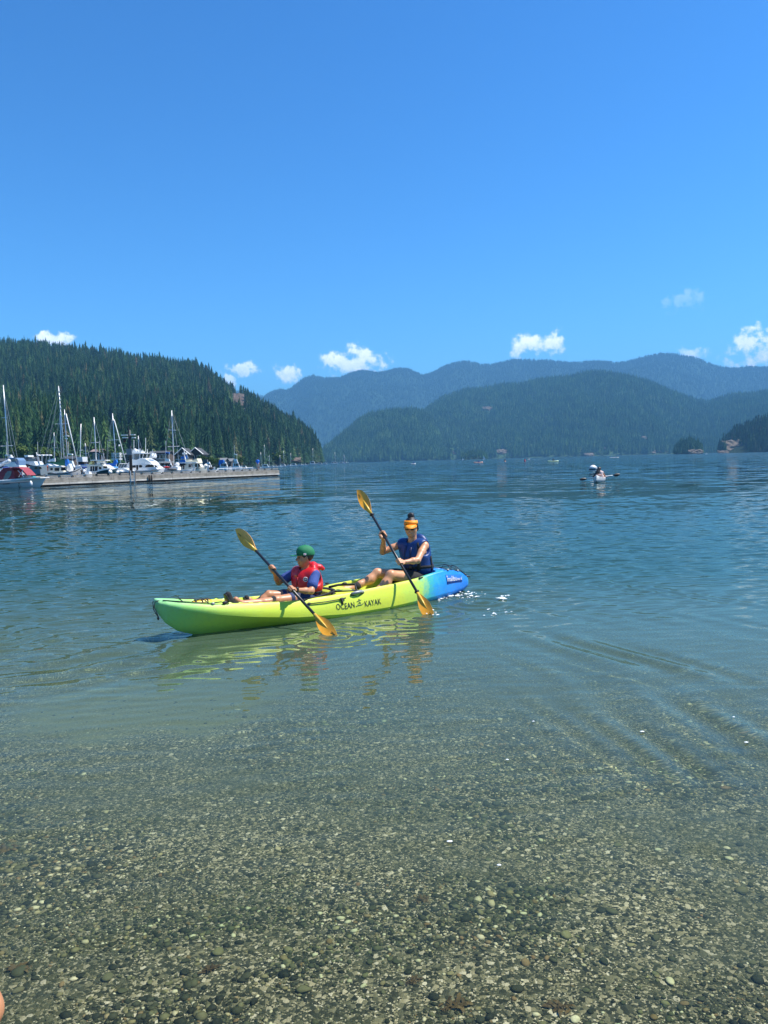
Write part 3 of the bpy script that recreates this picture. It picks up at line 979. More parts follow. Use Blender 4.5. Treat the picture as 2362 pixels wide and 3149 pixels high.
# the trees that show largest become objects of their own
u, v = proj(P)
vis = (u > 0) & (u < 1000)
key = np.where(vis, H / P[:, 1], 0)
order = np.argsort(-key)
single = []
for i in order:
    if len(single) >= 292:
        break
    if u[i] < -10:
        continue
    single.append(i)
single = set(single)
rest = [i for i in range(len(P)) if i not in single]
forest('hillside_forest', P[rest], H[rest], FIRS, 'dark green conifer forest covering the steep hill beyond the marina', rt)
zones = [(0, 60, 'dark conifer on the lower slope above the blue canvas cruiser'),
         (60, 120, 'dark conifer on the lower slope above the grey canvas cruiser'),
         (120, 180, 'dark conifer on the lower slope seen through the rigging of the motorsailer'),
         (180, 240, 'dark conifer on the lower slope right behind the tallest mast'),
         (240, 320, 'dark conifer on the lower slope between the slim mast and the pilothouse boat mast'),
         (320, 400, 'dark conifer on the lower slope beneath the rock outcrop, behind the blue sail cover'),
         (400, 480, 'dark conifer on the lower slope behind the black pile and the white yacht'),
         (480, 560, 'dark conifer on the lower slope behind the bare mast of the long low sailboat'),
         (560, 680, 'dark conifer on the slope just behind the gabled waterfront houses'),
         (680, 1010, 'conifer on the wooded shore above the far row of moored boats')]
for i in sorted(single):
    o = bpy.data.objects.new('conifer_tree', FIRS[i % 6]); COL.objects.link(o)
    o.location = P[i]; w = H[i] * rt.uniform(.85, 1.2)
    o.scale = (w, w, H[i]); o.rotation_euler = (0, 0, rt.random() * 6.28)
    for a, b, lab in zones:
        if a <= u[i] < b or (a == 0 and u[i] < 0):
            tag(o, lab, 'tree', 'conifers ' + lab.split('conifer ', 1)[1])

# bare rock faces on the hills
def rock_patch(hill, px, py, wpx, hpx, dist, seed, mat, label_name='rock_face', lift=3.0):
    """a lump of broken rock standing out of the slope"""
    c = ony(px, py, dist)
    w, h = wpx * dist / PF, hpx * dist / PF
    n, m = 26, 22
    V = []
    for j in range(m + 1):
        for i in range(n + 1):
            a, b = i / n * 2 - 1, j / m * 2 - 1
            r = math.sqrt(a * a * .9 + b * b * .9)
            x = a * w / 2 * (1 + .15 * mnoise.noise(Vector((b * 2, seed, 0)))); z = b * h / 2 * (1 + .15 * mnoise.noise(Vector((a * 2, seed, 5))))
            nz = mnoise.fractal(Vector((x / w * 5, z / h * 5, seed)), .8, 2.2, 5)
            stp = abs(mnoise.noise(Vector((x / w * 3 + z / h * 2, z / h * 9, seed + 9))))
            out = lift * (1 - r ** 2) * 2 + nz * w * .05 + stp * w * .10
            V.append((c.x + x, c.y + z * 1.1 - out, c.z + z + nz * h * .04))
    o = mesh_obj(label_name, np.array(V), grid_faces(m + 1, n + 1), mat, smooth=False)
    tag(o, kind='structure')
    return o
def rock_mat(name, a, b):
    m = bpy.data.materials.new(name); m.use_nodes = True
    t = m.node_tree; t.nodes.clear(); k = NT(t)
    co = k.n('ShaderNodeTexCoord').outputs['Object']
    mp = k.n('ShaderNodeMapping'); mp.inputs['Scale'].default_value = (.12, .12, .3); k.link(co, mp.inputs[0])
    f = k.noise(mp.outputs[0], 1.2, 8, .7)
    c = k.ramp(f, [(.3, tuple(x * .35 for x in a)), (.45, a), (.6, b), (.75, tuple(x * .6 for x in a))])
    g_ = k.noise(co, .25, 5, .6)
    c = k.mix(k.mapr(g_, .56, .64), c, (.025, .04, .02))
    p = k.n('ShaderNodeBsdfPrincipled', i_Roughness=.9, i_Base_Color=c)
    b_ = k.n('ShaderNodeBump', i_Strength=.8, i_Distance=1.0); k.link(f, b_.inputs['Height']); k.link(b_.outputs[0], p.inputs['Normal'])
    k.n('ShaderNodeOutputMaterial', i_Surface=p.outputs[0])
    return m
M_ROCK = rock_mat('weathered_rock', (.10, .07, .055), (.16, .115, .09))
M_ROCK2 = rock_mat('shore_rock', (.11, .08, .055), (.17, .13, .09))
def on_hill_dist(hill, px, py):
    """distance at which the ray of a pixel meets the slope"""
    d = ray(px, py); az, sl = d[0], d[2]
    best = None
    for t in np.linspace(.01, 1, 120):
        x, y, z = hill.at(az, t)
        if z >= CAM_H + sl * y:
            return y
    return hill.at(az, 1)[1]
for px, py, w, h, s in [(728, 1240, 52, 66, 1), (752, 1270, 30, 34, 2), (350, 1302, 70, 34, 3), (388, 1326, 44, 44, 4), (770, 1352, 26, 20, 5), (895, 1415, 60, 16, 6), (750, 1418, 46, 14, 7)]:
    rock_patch(LH, px, py, w, h, on_hill_dist(LH, px, py) - 6, s, M_ROCK)

# right headland and islets
RH = Hill([(2190, 1398, 1560), (2205, 1372, 1570), (2228, 1345, 1580), (2255, 1316, 1600), (2280, 1304, 1610), (2310, 1290, 1620), (2362, 1274, 1640), (2500, 1255, 1650), (2900, 1190, 1700), (3600, 1120, 1700)],
          [(2190, 1480), (2362, 1440), (3600, 1300)], 19, .8, 8, 60)
RH.mesh('headland', M_HILL, 60, 20)
P, H = RH.trees(6500, rt, RH.R[0, 0], ray(3500, 1400)[0], .01, 1.02, [(2262, 1372, 30, 20)])
forest('headland_forest', P, H, FIRS, 'dark conifers covering the headland above a pale rock slab', rt)
rock_patch(RH, 2262, 1373, 66, 40, on_hill_dist(RH, 2262, 1373) - 4, 11, M_ROCK2, lift=1.5)
rock_patch(RH, 2225, 1391, 34, 12, 1462, 12, M_ROCK2, lift=1)
IS = Hill([(2066, 1398, 1500), (2076, 1372, 1510), (2095, 1352, 1520), (2120, 1344, 1520), (2145, 1350, 1520), (2160, 1372, 1515), (2172, 1398, 1500)], [(2066, 1470), (2172, 1470)], 15, .6, 2, 30)
IS.mesh('islet', M_HILL, 24, 10)
P, H = IS.trees(260, rt, IS.R[0, 0], IS.R[-1, 0], .05, 1.1)
forest('islet_forest', P, H, FIRS_M, 'small round wooded islet in front of the far shore', rt)
rock_patch(IS, 2140, 1389, 44, 14, 1466, 13, M_ROCK2, lift=1.5)
I2 = Hill([(1405, 1412, 2000), (1430, 1390, 2020), (1460, 1380, 2030), (1490, 1386, 2020), (1512, 1412, 2000)], [(1405, 1960), (1512, 1960)], 12, .7, 2, 30)
I2.mesh('islet', M_HILL, 20, 8)
P, H = I2.trees(240, rt, I2.R[0, 0], I2.R[-1, 0], .05, 1.1)
M_FIR_keep = M_FIR
forest('islet_forest', P, H, FIRS_M, 'low pale green wooded islet near the middle of the far shore', rt)

# middle hills
z6 = lambda L, d: [(900 + x / 1.1347, 1000 + y / 1.1347, d) for x, y in L]
MH = Hill(z6([(60, 478), (300, 440), (420, 330), (465, 290), (520, 243), (590, 221), (700, 208), (780, 198), (870, 188), (940, 175), (1000, 163), (1070, 158), (1140, 163), (1200, 181), (1260, 198), (1330, 228), (1400, 251), (1440, 259), (1480, 251), (1560, 235), (1659, 227), (1900, 200), (2500, 170)], 3700),
          [(930, 2750), (1400, 2650), (1800, 2550), (2362, 2500), (3200, 2500)], 24, .8, 55, 420)
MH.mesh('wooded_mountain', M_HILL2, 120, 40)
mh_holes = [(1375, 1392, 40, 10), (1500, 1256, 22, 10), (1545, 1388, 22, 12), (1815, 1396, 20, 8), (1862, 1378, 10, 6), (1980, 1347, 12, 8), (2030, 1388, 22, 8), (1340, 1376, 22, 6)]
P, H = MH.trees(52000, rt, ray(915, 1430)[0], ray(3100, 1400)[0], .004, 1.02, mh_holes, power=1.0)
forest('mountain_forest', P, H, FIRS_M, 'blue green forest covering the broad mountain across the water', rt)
SP = Hill(z6([(60, 480), (90, 445), (150, 392), (200, 352), (230, 328), (275, 308), (340, 293), (400, 291), (450, 296), (490, 325), (520, 380), (560, 440), (600, 470)], 3000),
          [(930, 2500), (1430, 2480)], 23, .8, 25, 300)
SP.mesh('wooded_spur', M_HILL2, 60, 24)
P, H = SP.trees(9000, rt, SP.R[0, 0], SP.R[-1, 0], .004, 1.02)
forest('spur_forest', P, H, FIRS_M, 'blue green forest on the rounded spur left of the broad mountain', rt)
for px, py, w, h, s in [(1375, 1394, 62, 16, 21), (1500, 1257, 30, 14, 22), (1545, 1390, 34, 18, 23), (1812, 1399, 30, 12, 24), (1862, 1379, 18, 10, 25), (1982, 1347, 18, 12, 26), (2032, 1389, 34, 12, 27), (2008, 1392, 20, 10, 28), (1340, 1378, 30, 8, 29)]:
    rock_patch(MH, px, py, w, h, on_hill_dist(MH, px, py) - 14, s, M_ROCK2, lift=4)

# far range
FR = Hill([(400, 1290, 7000), (700, 1196, 7000), (762, 1202, 7000), (809, 1214, 7000), (845, 1196, 7000), (866, 1193, 7000), (881, 1199, 7000), (906, 1185, 7000), (935, 1164, 7000)]
          + z6([(70, 173), (110, 179), (165, 175), (200, 163), (240, 159), (300, 171), (360, 158), (400, 155), (455, 168), (480, 161), (540, 138), (600, 130), (660, 133), (700, 125), (760, 115), (880, 113), (940, 118), (1050, 123), (1130, 121), (1200, 108), (1280, 101), (1340, 100), (1400, 111), (1470, 138), (1560, 141), (1659, 138), (2000, 120), (2600, 150)], 7000),
          [(400, 5000), (3000, 5000)], 20, .75, 150, 900)
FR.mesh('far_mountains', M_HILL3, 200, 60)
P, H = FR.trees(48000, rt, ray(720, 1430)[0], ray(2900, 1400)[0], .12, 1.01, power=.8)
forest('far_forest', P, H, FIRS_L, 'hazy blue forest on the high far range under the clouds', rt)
# ------------------------------------------------------------------ the two-seat kayak
K_RZ = math.atan2(K_H.y, K_H.x)
def KW(p):
    """kayak frame -> world"""
    return K_C + K_H * p[0] + K_N * p[1] + Vector((0, 0, p[2]))
def KL(w):
    w = Vector(w) - K_C
    return np.array([w.dot(K_H), w.dot(K_N), w.z])
def J(px, py, yl):
    """point of the kayak frame seen at a pixel, on the plane y = yl"""
    d = Vector(ray(px, py)); o = Vector((0, 0, CAM_H)) - K_C
    t = (yl - o.dot(K_N)) / d.dot(K_N)
    w = o + d * t
    return np.array([w.dot(K_H), yl, w.z])

KX = np.array([2.215, 2.19, 2.12, 2.0, 1.7, 1.3, .8, .2, -.4, -.9, -1.15, -1.4, -1.7, -1.88, -1.95, -1.985])
KB = np.array([.012, .045, .085, .130, .205, .275, .345, .385, .39, .37, .345, .30, .21, .125, .075, .02])
KG = np.array([.390, .388, .378, .358, .308, .264, .230, .236, .258, .281, .312, .325, .272, .190, .145, .115])
KCH = np.array([.366, .362, .337, .296, .216, .142, .074, .032, .028, .046, .055, .062, .07, .08, .083, .088])
KK = np.array([.335, .27, .165, .065, -.05, -.095, -.12, -.135, -.135, -.12, -.105, -.08, -.045, .0, .03, .07])
def kf(x, A):
    o = KX[::-1]; a = A[::-1]
    return np.interp(x, o, a)
def smooth_kf(x, A):
    return sum(kf(np.clip(x + dx, KX[-1], KX[0]), A) * w for dx, w in ((-.07, .25), (0, .5), (.07, .25))) if abs(x) < 1.85 else float(kf(x, A))
def rbox(x, y, x0, x1, hw, soft=.05):
    """1 inside a rounded rectangle, 0 outside, with a soft wall"""
    cx, hx = (x0 + x1) / 2, (x1 - x0) / 2
    r = .1
    qx, qy = max(abs(x - cx) - hx + r, 0), max(abs(y) - hw + r, 0)
    d = math.hypot(qx, qy) - r + min(max(abs(x - cx) - hx + r, abs(y) - hw + r), 0)
    t = min(max((-d) / soft + .0, 0), 1)
    return t * t * (3 - 2 * t)
def deck_z(x, y, g, yg):
    u = abs(y) / max(yg, 1e-3)
    z = g + .010 * (1 - u * u)
    if x > 1.75:
        z += .012 * (1 - u * u)
    z -= (.130 if x < 1.15 else .130 - .05 * min((x - 1.15) / .3, 1)) * rbox(x, y, .22, 1.64, min(yg - .045, .275) if yg > .1 else .05)
    z += .035 * rbox(x, y, .95, 1.60, .07, .04)
    z -= .145 * rbox(x, y, -1.30, -.02, min(yg - .045, .29))
    z += .035 * rbox(x, y, -.55, -.02, .07, .04)
    z -= .085 * rbox(x, y, -1.78, -1.36, max(min(yg - .06, .20), .02), .04)
    z -= .040 * rbox(x, y, 1.70, 2.02, max(min(yg - .04, .12), .02), .03)
    for i in range(5):                                                  # foot-rest ridges in the wells
        for x0 in (1.05, -.5):
            z += .012 * math.exp(-((x - x0 - i * .11) / .018) ** 2) * (1 if .09 < abs(y) < .24 else 0) * (1 if u < .8 else 0)
    return z
def side_pt(x, t, off=0.0):
    """point on the port side panel: t = 0 at the chine, 1 at the gunwale"""
    b, g, c = kf(x, KB), kf(x, KG), kf(x, KCH)
    bulge = .014 * math.sin(math.pi * t)
    y = b * (1 - .15 * t) + bulge
    z = c + (g - c) * t
    return np.array([x, y + off * .95, z + off * .3])

def kayak_material():
    m = bpy.data.materials.new("kayak_plastic")
    m.use_nodes = True
    t = m.node_tree; t.nodes.clear(); k = NT(t)
    co = k.n('ShaderNodeTexCoord').outputs['Object']
    sp = k.n('ShaderNodeSeparateXYZ'); k.link(co, sp.inputs[0])
    nz = k.noise(co, 3.5, 6, .7); nf = k.noise(co, 14, 5, .7)
    f = k.math('ADD', sp.outputs[0], k.math('MULTIPLY', k.math('SUBTRACT', nz, .5), .45))
    f = k.math('ADD', f, k.math('MULTIPLY', k.math('SUBTRACT', nf, .5), .22))
    f = k.math('ADD', f, k.math('MULTIPLY', sp.outputs[2], .35))
    c = k.ramp(k.mapr(f, -2.0, 2.4), [(0, (.0, .42, .42)), (.035, (.0, .19, .70)), (.12, (.01, .25, .78)), (.19, (.02, .33, .72)), (.235, (.06, .50, .42)), (.275, (.52, .74, .10)), (.34, (.66, .74, .06)),
                                   (.72, (.62, .75, .06)), (.84, (.50, .72, .10)), (.93, (.30, .66, .18)), (1, (.30, .66, .34))])
    g_ = k.noise(co, 30, 6, .75)
    c = k.mix(k.mapr(g_, .52, .72, 0, .30), c, (.26, .30, .12))
    mps = k.n('ShaderNodeMapping'); mps.inputs['Scale'].default_value = (2.2, 30, 34); mps.inputs['Rotation'].default_value = (0, .12, .05); k.link(co, mps.inputs[0])
    c = k.mix(k.mapr(k.noise(mps.outputs[0], 3, 5, .75), .62, .70, 0, .35), c, (.55, .62, .35))
    lo = k.mapr(sp.outputs[2], .02, -.08, 0, .35)                        # scum at the waterline
    c = k.mix(lo, c, (.13, .2, .04))
    p = k.n('ShaderNodeBsdfPrincipled', i_Roughness=.42, i_Base_Color=c)
    p.inputs['Specular IOR Level'].default_value = .4
    # scuffs
    mp = k.n('ShaderNodeMapping'); mp.inputs['Scale'].default_value = (1.5, 12, 16); k.link(co, mp.inputs[0])
    b = k.n('ShaderNodeBump', i_Strength=.25, i_Distance=.004); k.link(k.noise(mp.outputs[0], 6, 6, .7), b.inputs['Height']); k.link(b.outputs[0], p.inputs['Normal'])
    k.link(k.mapr(k.noise(mp.outputs[0], 4, 5, .7), .3, .7, .34, .55), p.inputs['Roughness'])
    k.n('ShaderNodeOutputMaterial', i_Surface=p.outputs[0])
    return m
M_KAYAK = kayak_material()
M_BLACK = principled('black_webbing', (.012, .012, .013), .7, bump=(300, .3, .002))
M_RUBBER = principled('black_rubber', (.02, .02, .022), .5)
M_CORD = principled('black_cord', (.015, .015, .017), .6)
M_GREY = principled('grey_plastic', (.33, .34, .34), .35)
M_WHITE = principled('white_paint', (.8, .8, .78), .35)
M_INK = principled('black_print', (.02, .035, .02), .6)
M_STEEL = principled('steel', (.5, .5, .5), .3, 1.0)

kayak = empty('kayak', K_C, K_RZ, 'yellow green two-seat sit-on-top kayak with blue stern and printed side, carrying two paddlers', 'kayak')
st = np.concatenate([np.linspace(-1.985, -1.88, 9), np.linspace(-1.87, 2.1, 190), np.linspace(2.11, 2.215, 14)])
rings_ = []
ND = 44
for x in st:
    b, g_, c_, k_ = (smooth_kf(x, A) for A in (KB, KG, KCH, KK))
    pts = []
    # starboard chine -> keel -> port chine
    hull = []
    for s in np.linspace(0, 1, 10):
        y = b * math.sin(s * math.pi / 2) ** .8
        z = k_ + (c_ - k_) * (1 - math.cos(s * math.pi / 2)) ** .8
        w = min(max((x - .3) / .9, 0), 1)
        y = y * (1 - w) + w * b * (s ** .85 * .94 + .06 * s ** 4); z = z * (1 - w) + w * (k_ + (c_ - k_) * s ** 1.1)
        hull.append((y, z))
    side = []
    n_chine = len(hull) - 1
    for s in np.linspace(0, 1, 9)[1:]:
        side.append((b * (1 - .15 * s) + .014 * math.sin(math.pi * s) * min(b / .2, 1), c_ + (g_ - c_) * s))
    yg = side[-1][0]
    rim = [(yg - .006, g_ + .006)] if yg > .03 else [(yg * .9, g_ + .002)]
    half = hull + side + rim
    dk = [(y, deck_z(x, y, g_ + .006, yg)) for y in np.linspace(rim[0][0], -rim[0][0], ND)[1:-1]]
    loop = [(y, z) for y, z in half] + dk + [(-y, z) for y, z in reversed(half[1:])]
    rings_.append([(x, y, z) for y, z in loop])
mb = MB(); mb.loft(rings_, 0, True, True)
hull_o = mb.build('hull', M_KAYAK, kayak, True)
hull_o.data.set_sharp_from_angle(angle=math.radians(24))
_me = hull_o.data; _n = len(rings_[0])
_sh = _me.attributes.get('sharp_edge') or _me.attributes.new('sharp_edge', 'BOOLEAN', 'EDGE')
_crease = {n_chine, _n - n_chine}
for e_ in _me.edges:
    a_, b_ = e_.vertices
    if abs(a_ - b_) == _n and (a_ % _n) in _crease:
        _sh.data[e_.index].value = True
hull_o['label'] = 'moulded hull fading from mint bow over yellow to blue stern'

# lettering laid on the side panel
def text_verts(s, size, extrude=0.0):
    cu = bpy.data.curves.new('lettering', 'FONT')
    cu.body = s; cu.size = size; cu.resolution_u = 3; cu.offset = size * .004
    o = bpy.data.objects.new('lettering', cu)
    COL.objects.link(o)
    bpy.context.view_layer.update()
    me = bpy.data.meshes.new_from_object(o.evaluated_get(bpy.context.evaluated_depsgraph_get()))
    vs = [tuple(v.co) for v in me.vertices]; fs = [tuple(p.vertices) for p in me.polygons]
    bpy.data.objects.remove(o); bpy.data.curves.remove(cu); bpy.data.meshes.remove(me)
    return vs, fs
def side_text(name, s, x0, x1, t0, h, mat, off=.0035, tilt=0.0, wide=None, sub=True):
    vs, fs = text_verts(s, 1.0)
    xs_ = [v[0] for v in vs]; ys_ = [v[1] for v in vs]
    w0, w1 = min(xs_), max(xs_); h1 = max(v for v in ys_)
    out = []
    for v in vs:
        u = (v[0] - w0) / (w1 - w0)
        x = x0 + (x1 - x0) * u
        H = kf(x, KG) - kf(x, KCH)
        t = t0 + tilt * u + v[1] / h1 * h / H
        out.append(side_pt(x, t, off))
    o = mesh_obj(name, out, fs, mat, kayak)
    if sub:
        bm = bmesh.new(); bm.from_mesh(o.data)
        bmesh.ops.recalc_face_normals(bm, faces=bm.faces); bm.to_mesh(o.data); bm.free()
    return o
xa, xb = J(1036, 1872, .38)[0], J(1091, 1866, .38)[0]
xc, xd = J(1122, 1862, .38)[0], J(1172, 1856, .38)[0]
side_text('lettering', 'OCEAN', xa, xb, .27, .062, M_INK)
side_text('lettering', 'KAYAK', xc, xd, .22, .062, M_INK)
# small figure between the two words
xm = (xb + xc) / 2
mb = MB()
def side_line(pts, r=.004, mi=0):
    mb.tube([side_pt(x, t, .003) for x, t in pts], r, 5, mi)
M_EMB = principled('grey_green_print', (.12, .17, .05), .6)
side_line([(xm + .05, .32), (xm + .02, .36), (xm - .03, .36), (xm - .055, .42)], .004)
side_line([(xm + .02, .42), (xm, .5), (xm - .02, .44)], .005)
side_line([(xm + .03, .55), (xm - .03, .60)], .004)
mb.ball(side_pt(xm - .003, .62, .003), .009, 6, 4)
mb.build('emblem', M_EMB, kayak)
# stern badge
M_BADGE = principled('blue_badge', (.012, .13, .55), .35)
x0, x1 = J(1362, 1800, .22)[0], J(1412, 1783, .15)[0]
mb = MB()
n_ = 14
rg = []
for i in range(n_ + 1):
    x = x0 + (x1 - x0) * i / n_
    rg.append([side_pt(x, .40, .002), side_pt(x, .40, .005), side_pt(x, .82, .005), side_pt(x, .82, .002)])
mb.loft(rg); mb.build('badge', M_BADGE, kayak, True)
side_text('lettering', 'malibu', x0 - .01, x0 + (x1 - x0) * .62, .50, .062, M_WHITE, .008)
side_text('lettering', 'two xl', x0 + (x1 - x0) * .64, x1 + .01, .50, .040, M_WHITE, .008)

# paddle keeper: cord with a hook on the near side
a, b_ = J(956, 1864, .37), J(1052, 1850, .36)
mb = MB()
P0, P1 = side_pt(a[0], .78, .012), side_pt(b_[0], .80, .012)
mb.tube([P0, (P0 + P1) / 2 + [0, .004, -.004], P1], .006, 6)
mb.ball(P0, (.026, .012, .016), 8, 5); mb.ball(P1, (.03, .014, .016), 8, 5)
mb.tube([P1, P1 + [-.002, .006, -.06]], .014, 6)
mb.tube([P1, P1 + [-.05, .004, .006]], .008, 6)
mb.build('paddle_keeper', M_CORD, kayak, True)
# carrying handle, grey grip over a recess
h0, h1 = J(1082, 1831, .35), J(1119, 1824, .35)
mb = MB()
A0, A1 = side_pt(h0[0], .97, .012), side_pt(h1[0], .97, .012)
mb.tube([A0, A0 * .7 + A1 * .3 + [0, .012, .008], A0 * .3 + A1 * .7 + [0, .012, .008], A1], [.014, .017, .017, .013], 8)
gh = mb.build('carry_handle', M_GREY, kayak, True)
mb = MB(); mb.tube([A0 + [.01, -.004, -.012], (A0 + A1) / 2 + [0, .0, -.045], A1 + [-.01, -.004, -.012]], .007, 6)
mb.build('handle_strap', M_BLACK, gh, True)

# bow: toggle loop, deck line, yellow dry bag under bungee
mb = MB()
mb.tube([(2.17, .03, .40), (2.222, .035, .39), (2.232, .03, .34), (2.205, .02, .28), (2.19, .01, .235)], .0042, 6)
mb.tube([(2.17, -.03, .40), (2.225, -.02, .38), (2.228, .0, .31), (2.195, .015, .24)], .0042, 6)
mb.ball((2.19, .012, .22), (.012, .012, .02), 8, 5)
mb.build('bow_toggle', M_CORD, kayak, True)
def gun(x, s, dz=.016):
    return np.array([x, s * (kf(x, KB) * .88 - .01), kf(x, KG) + dz])
mb = MB()
mb.tube([gun(2.15, 1), gun(2.0, 1), gun(1.85, 1), gun(1.7, 1)], .005, 6)
mb.tube([gun(2.12, -1), gun(1.95, -1), gun(1.7, -1), gun(1.55, -1)], .005, 6)
for xx in (1.97, 1.72):
    mb.tube([gun(xx, 1), np.array([xx, 0, kf(xx, KG) + .04]), gun(xx - .08, -1)], .005, 6)
mb.tube([gun(1.70, 1), gun(1.60, 1, .03), gun(1.52, 1, .012)], .006, 6)
mb.ball(gun(1.56, 1, .02), (.03, .012, .02), 8, 5)
mb.build('bungee', M_CORD, kayak, True)
# centre hatch, seats with straps, stern rigging
def seat(xs_, tilt=.25, top=.33):
    """padded backrest with harness straps"""
    bm_ = MB()
    rg = []
    for i in range(9):
        v = i / 8
        z = .14 + v * (top)
        x = xs_ - v * tilt * .45
        w = .17 + .03 * math.sin(math.pi * v)
        row = []
        for a in np.linspace(-1, 1, 11):
            row.append((x + .05 * a * a, w * a, z))
        for a in np.linspace(1, -1, 11):
            row.append((x - .035 + .05 * a * a, w * a, z))
        rg.append(row)
    bm_.loft(rg)
    bo = bm_.build('backrest', M_SEAT, kayak, True)
    sm = MB()
    for s in (-1, 1):
        top_ = np.array([xs_ - .05, s * .17, .16 + top * .75])
        sm.tube([top_, (top_ + gun(xs_ + .42, s)) / 2 + [0, 0, -.01], gun(xs_ + .42, s, .01)], .011, 6)
        sm.tube([top_, gun(xs_ - .32, s, .01)], .009, 6)
        sm.ball(gun(xs_ + .42, s, .01), (.02, .012, .012), 8, 5)
    sm.build('strap', M_BLACK, bo, True)
    cm = MB()
    cm.box((xs_ + .17, 0, .145), (.34, .34, .03))
    cu = cm.build('seat_cushion', M_SEAT, kayak, True)
    bvm = cu.modifiers.new('bevel', 'BEVEL'); bvm.width = .012; bvm.segments = 3
M_SEAT = principled('black_foam', (.022, .022, .025), .8, bump=(60, .4, .004))
seat(-1.34, .25, .17)
seat(.27, .2, .13)
mb = MB()
for s in (-1, 1):
    mb.tube([gun(-1.36, s), gun(-1.5, s, .03), gun(-1.62, s, .014), gun(-1.75, s, .03), gun(-1.86, s, .014)], .0040, 6)
for a_, c_ in ((-1.52, -1.70), (-1.66, -1.82)):
    mb.tube([gun(a_, 1, .012), np.array([(a_ + c_) / 2, .05, kf(a_, KG) + .05]), np.array([(a_ + c_) / 2 - .03, -.05, kf(a_, KG) + .05]), gun(c_, -1, .012)], .0040, 6)
    mb.tube([gun(a_, -1, .012), np.array([(a_ + c_) / 2, -.05, kf(a_, KG) + .045]), np.array([(a_ + c_) / 2 - .02, .05, kf(a_, KG) + .045]), gun(c_, 1, .012)], .0040, 6)
mb.build('bungee', M_CORD, kayak, True)
for x_ in (-1.44, -1.66, -1.86, 1.68):
    mb = MB(); mb.ball(gun(x_, 1, .012), (.022, .013, .014), 8, 5)
    mb.build('pad_eye', M_GREY if x_ > -1.8 else M_RUBBER, kayak, True)
mb = MB(); mb.tube([(-1.965, .0, .165), (-2.01, .0, .16), (-2.04, .01, .15)], .010, 6); mb.build('stern_toggle', M_RUBBER, kayak, True)
# clips and drain plugs on the hump between the seats
for x_, y_ in ((.12, -.12), (.08, .1), (.14, -.28)):
    mb = MB(); mb.prism([(x_ + .022 * math.cos(a), y_ + .022 * math.sin(a)) for a in np.linspace(0, 6.28, 13)[:-1]], deck_z(x_, y_, .296, .34) - .004, deck_z(x_, y_, .296, .34) + .008)
    mb.build('drain_plug', M_RUBBER, kayak)
mb = MB()
mb.tube([gun(.02, 1, .006), (-.05, .2, .31), (.12, .12, .315), (.24, .1, .30)], .014, 6)
mb.ball((.06, .15, .325), (.035, .02, .018), 8, 5)
mb.build('strap', M_BLACK, kayak, True)

# yellow dry bag on the bow
_bp = J(619, 1854, .0)
bag = empty('dry_bag', KW((_bp[0], -.0, _bp[2] - .02)), K_RZ, 'small yellow roll-top dry bag strapped on the kayak bow deck', 'bag')
mb = MB()
rg = []
for i in range(11):
    v = i / 10
    r = .034 * (1 - .25 * abs(2 * v - 1) ** 3)
    rg.append([(-.105 + .21 * v, r * 1.15 * math.cos(t_) , .02 + r * math.sin(t_) * (1 - .1 * math.sin(v * 25))) for t_ in np.linspace(0, 2 * math.pi, 15)[:-1]])
mb.loft(rg)
mb.build('bag_body', principled('yellow_vinyl', (.80, .52, .02), .35, bump=(18, .5, .01)), bag, True)
mb = MB()
for x_ in (-.06, .0, .065):
    mb.tube([(x_, .042 * math.cos(t_), .02 + .038 * math.sin(t_)) for t_ in np.linspace(-.3, math.pi + .3, 12)], .006, 5)
mb.tube([(-.10, 0, .02), (-.11, .0, .04), (-.08, .02, .055), (.02, .02, .06), (.10, .0, .05)], .004, 5)
mb.build('strap', principled('dark_strap', (.04, .03, .02), .6), bag, True)
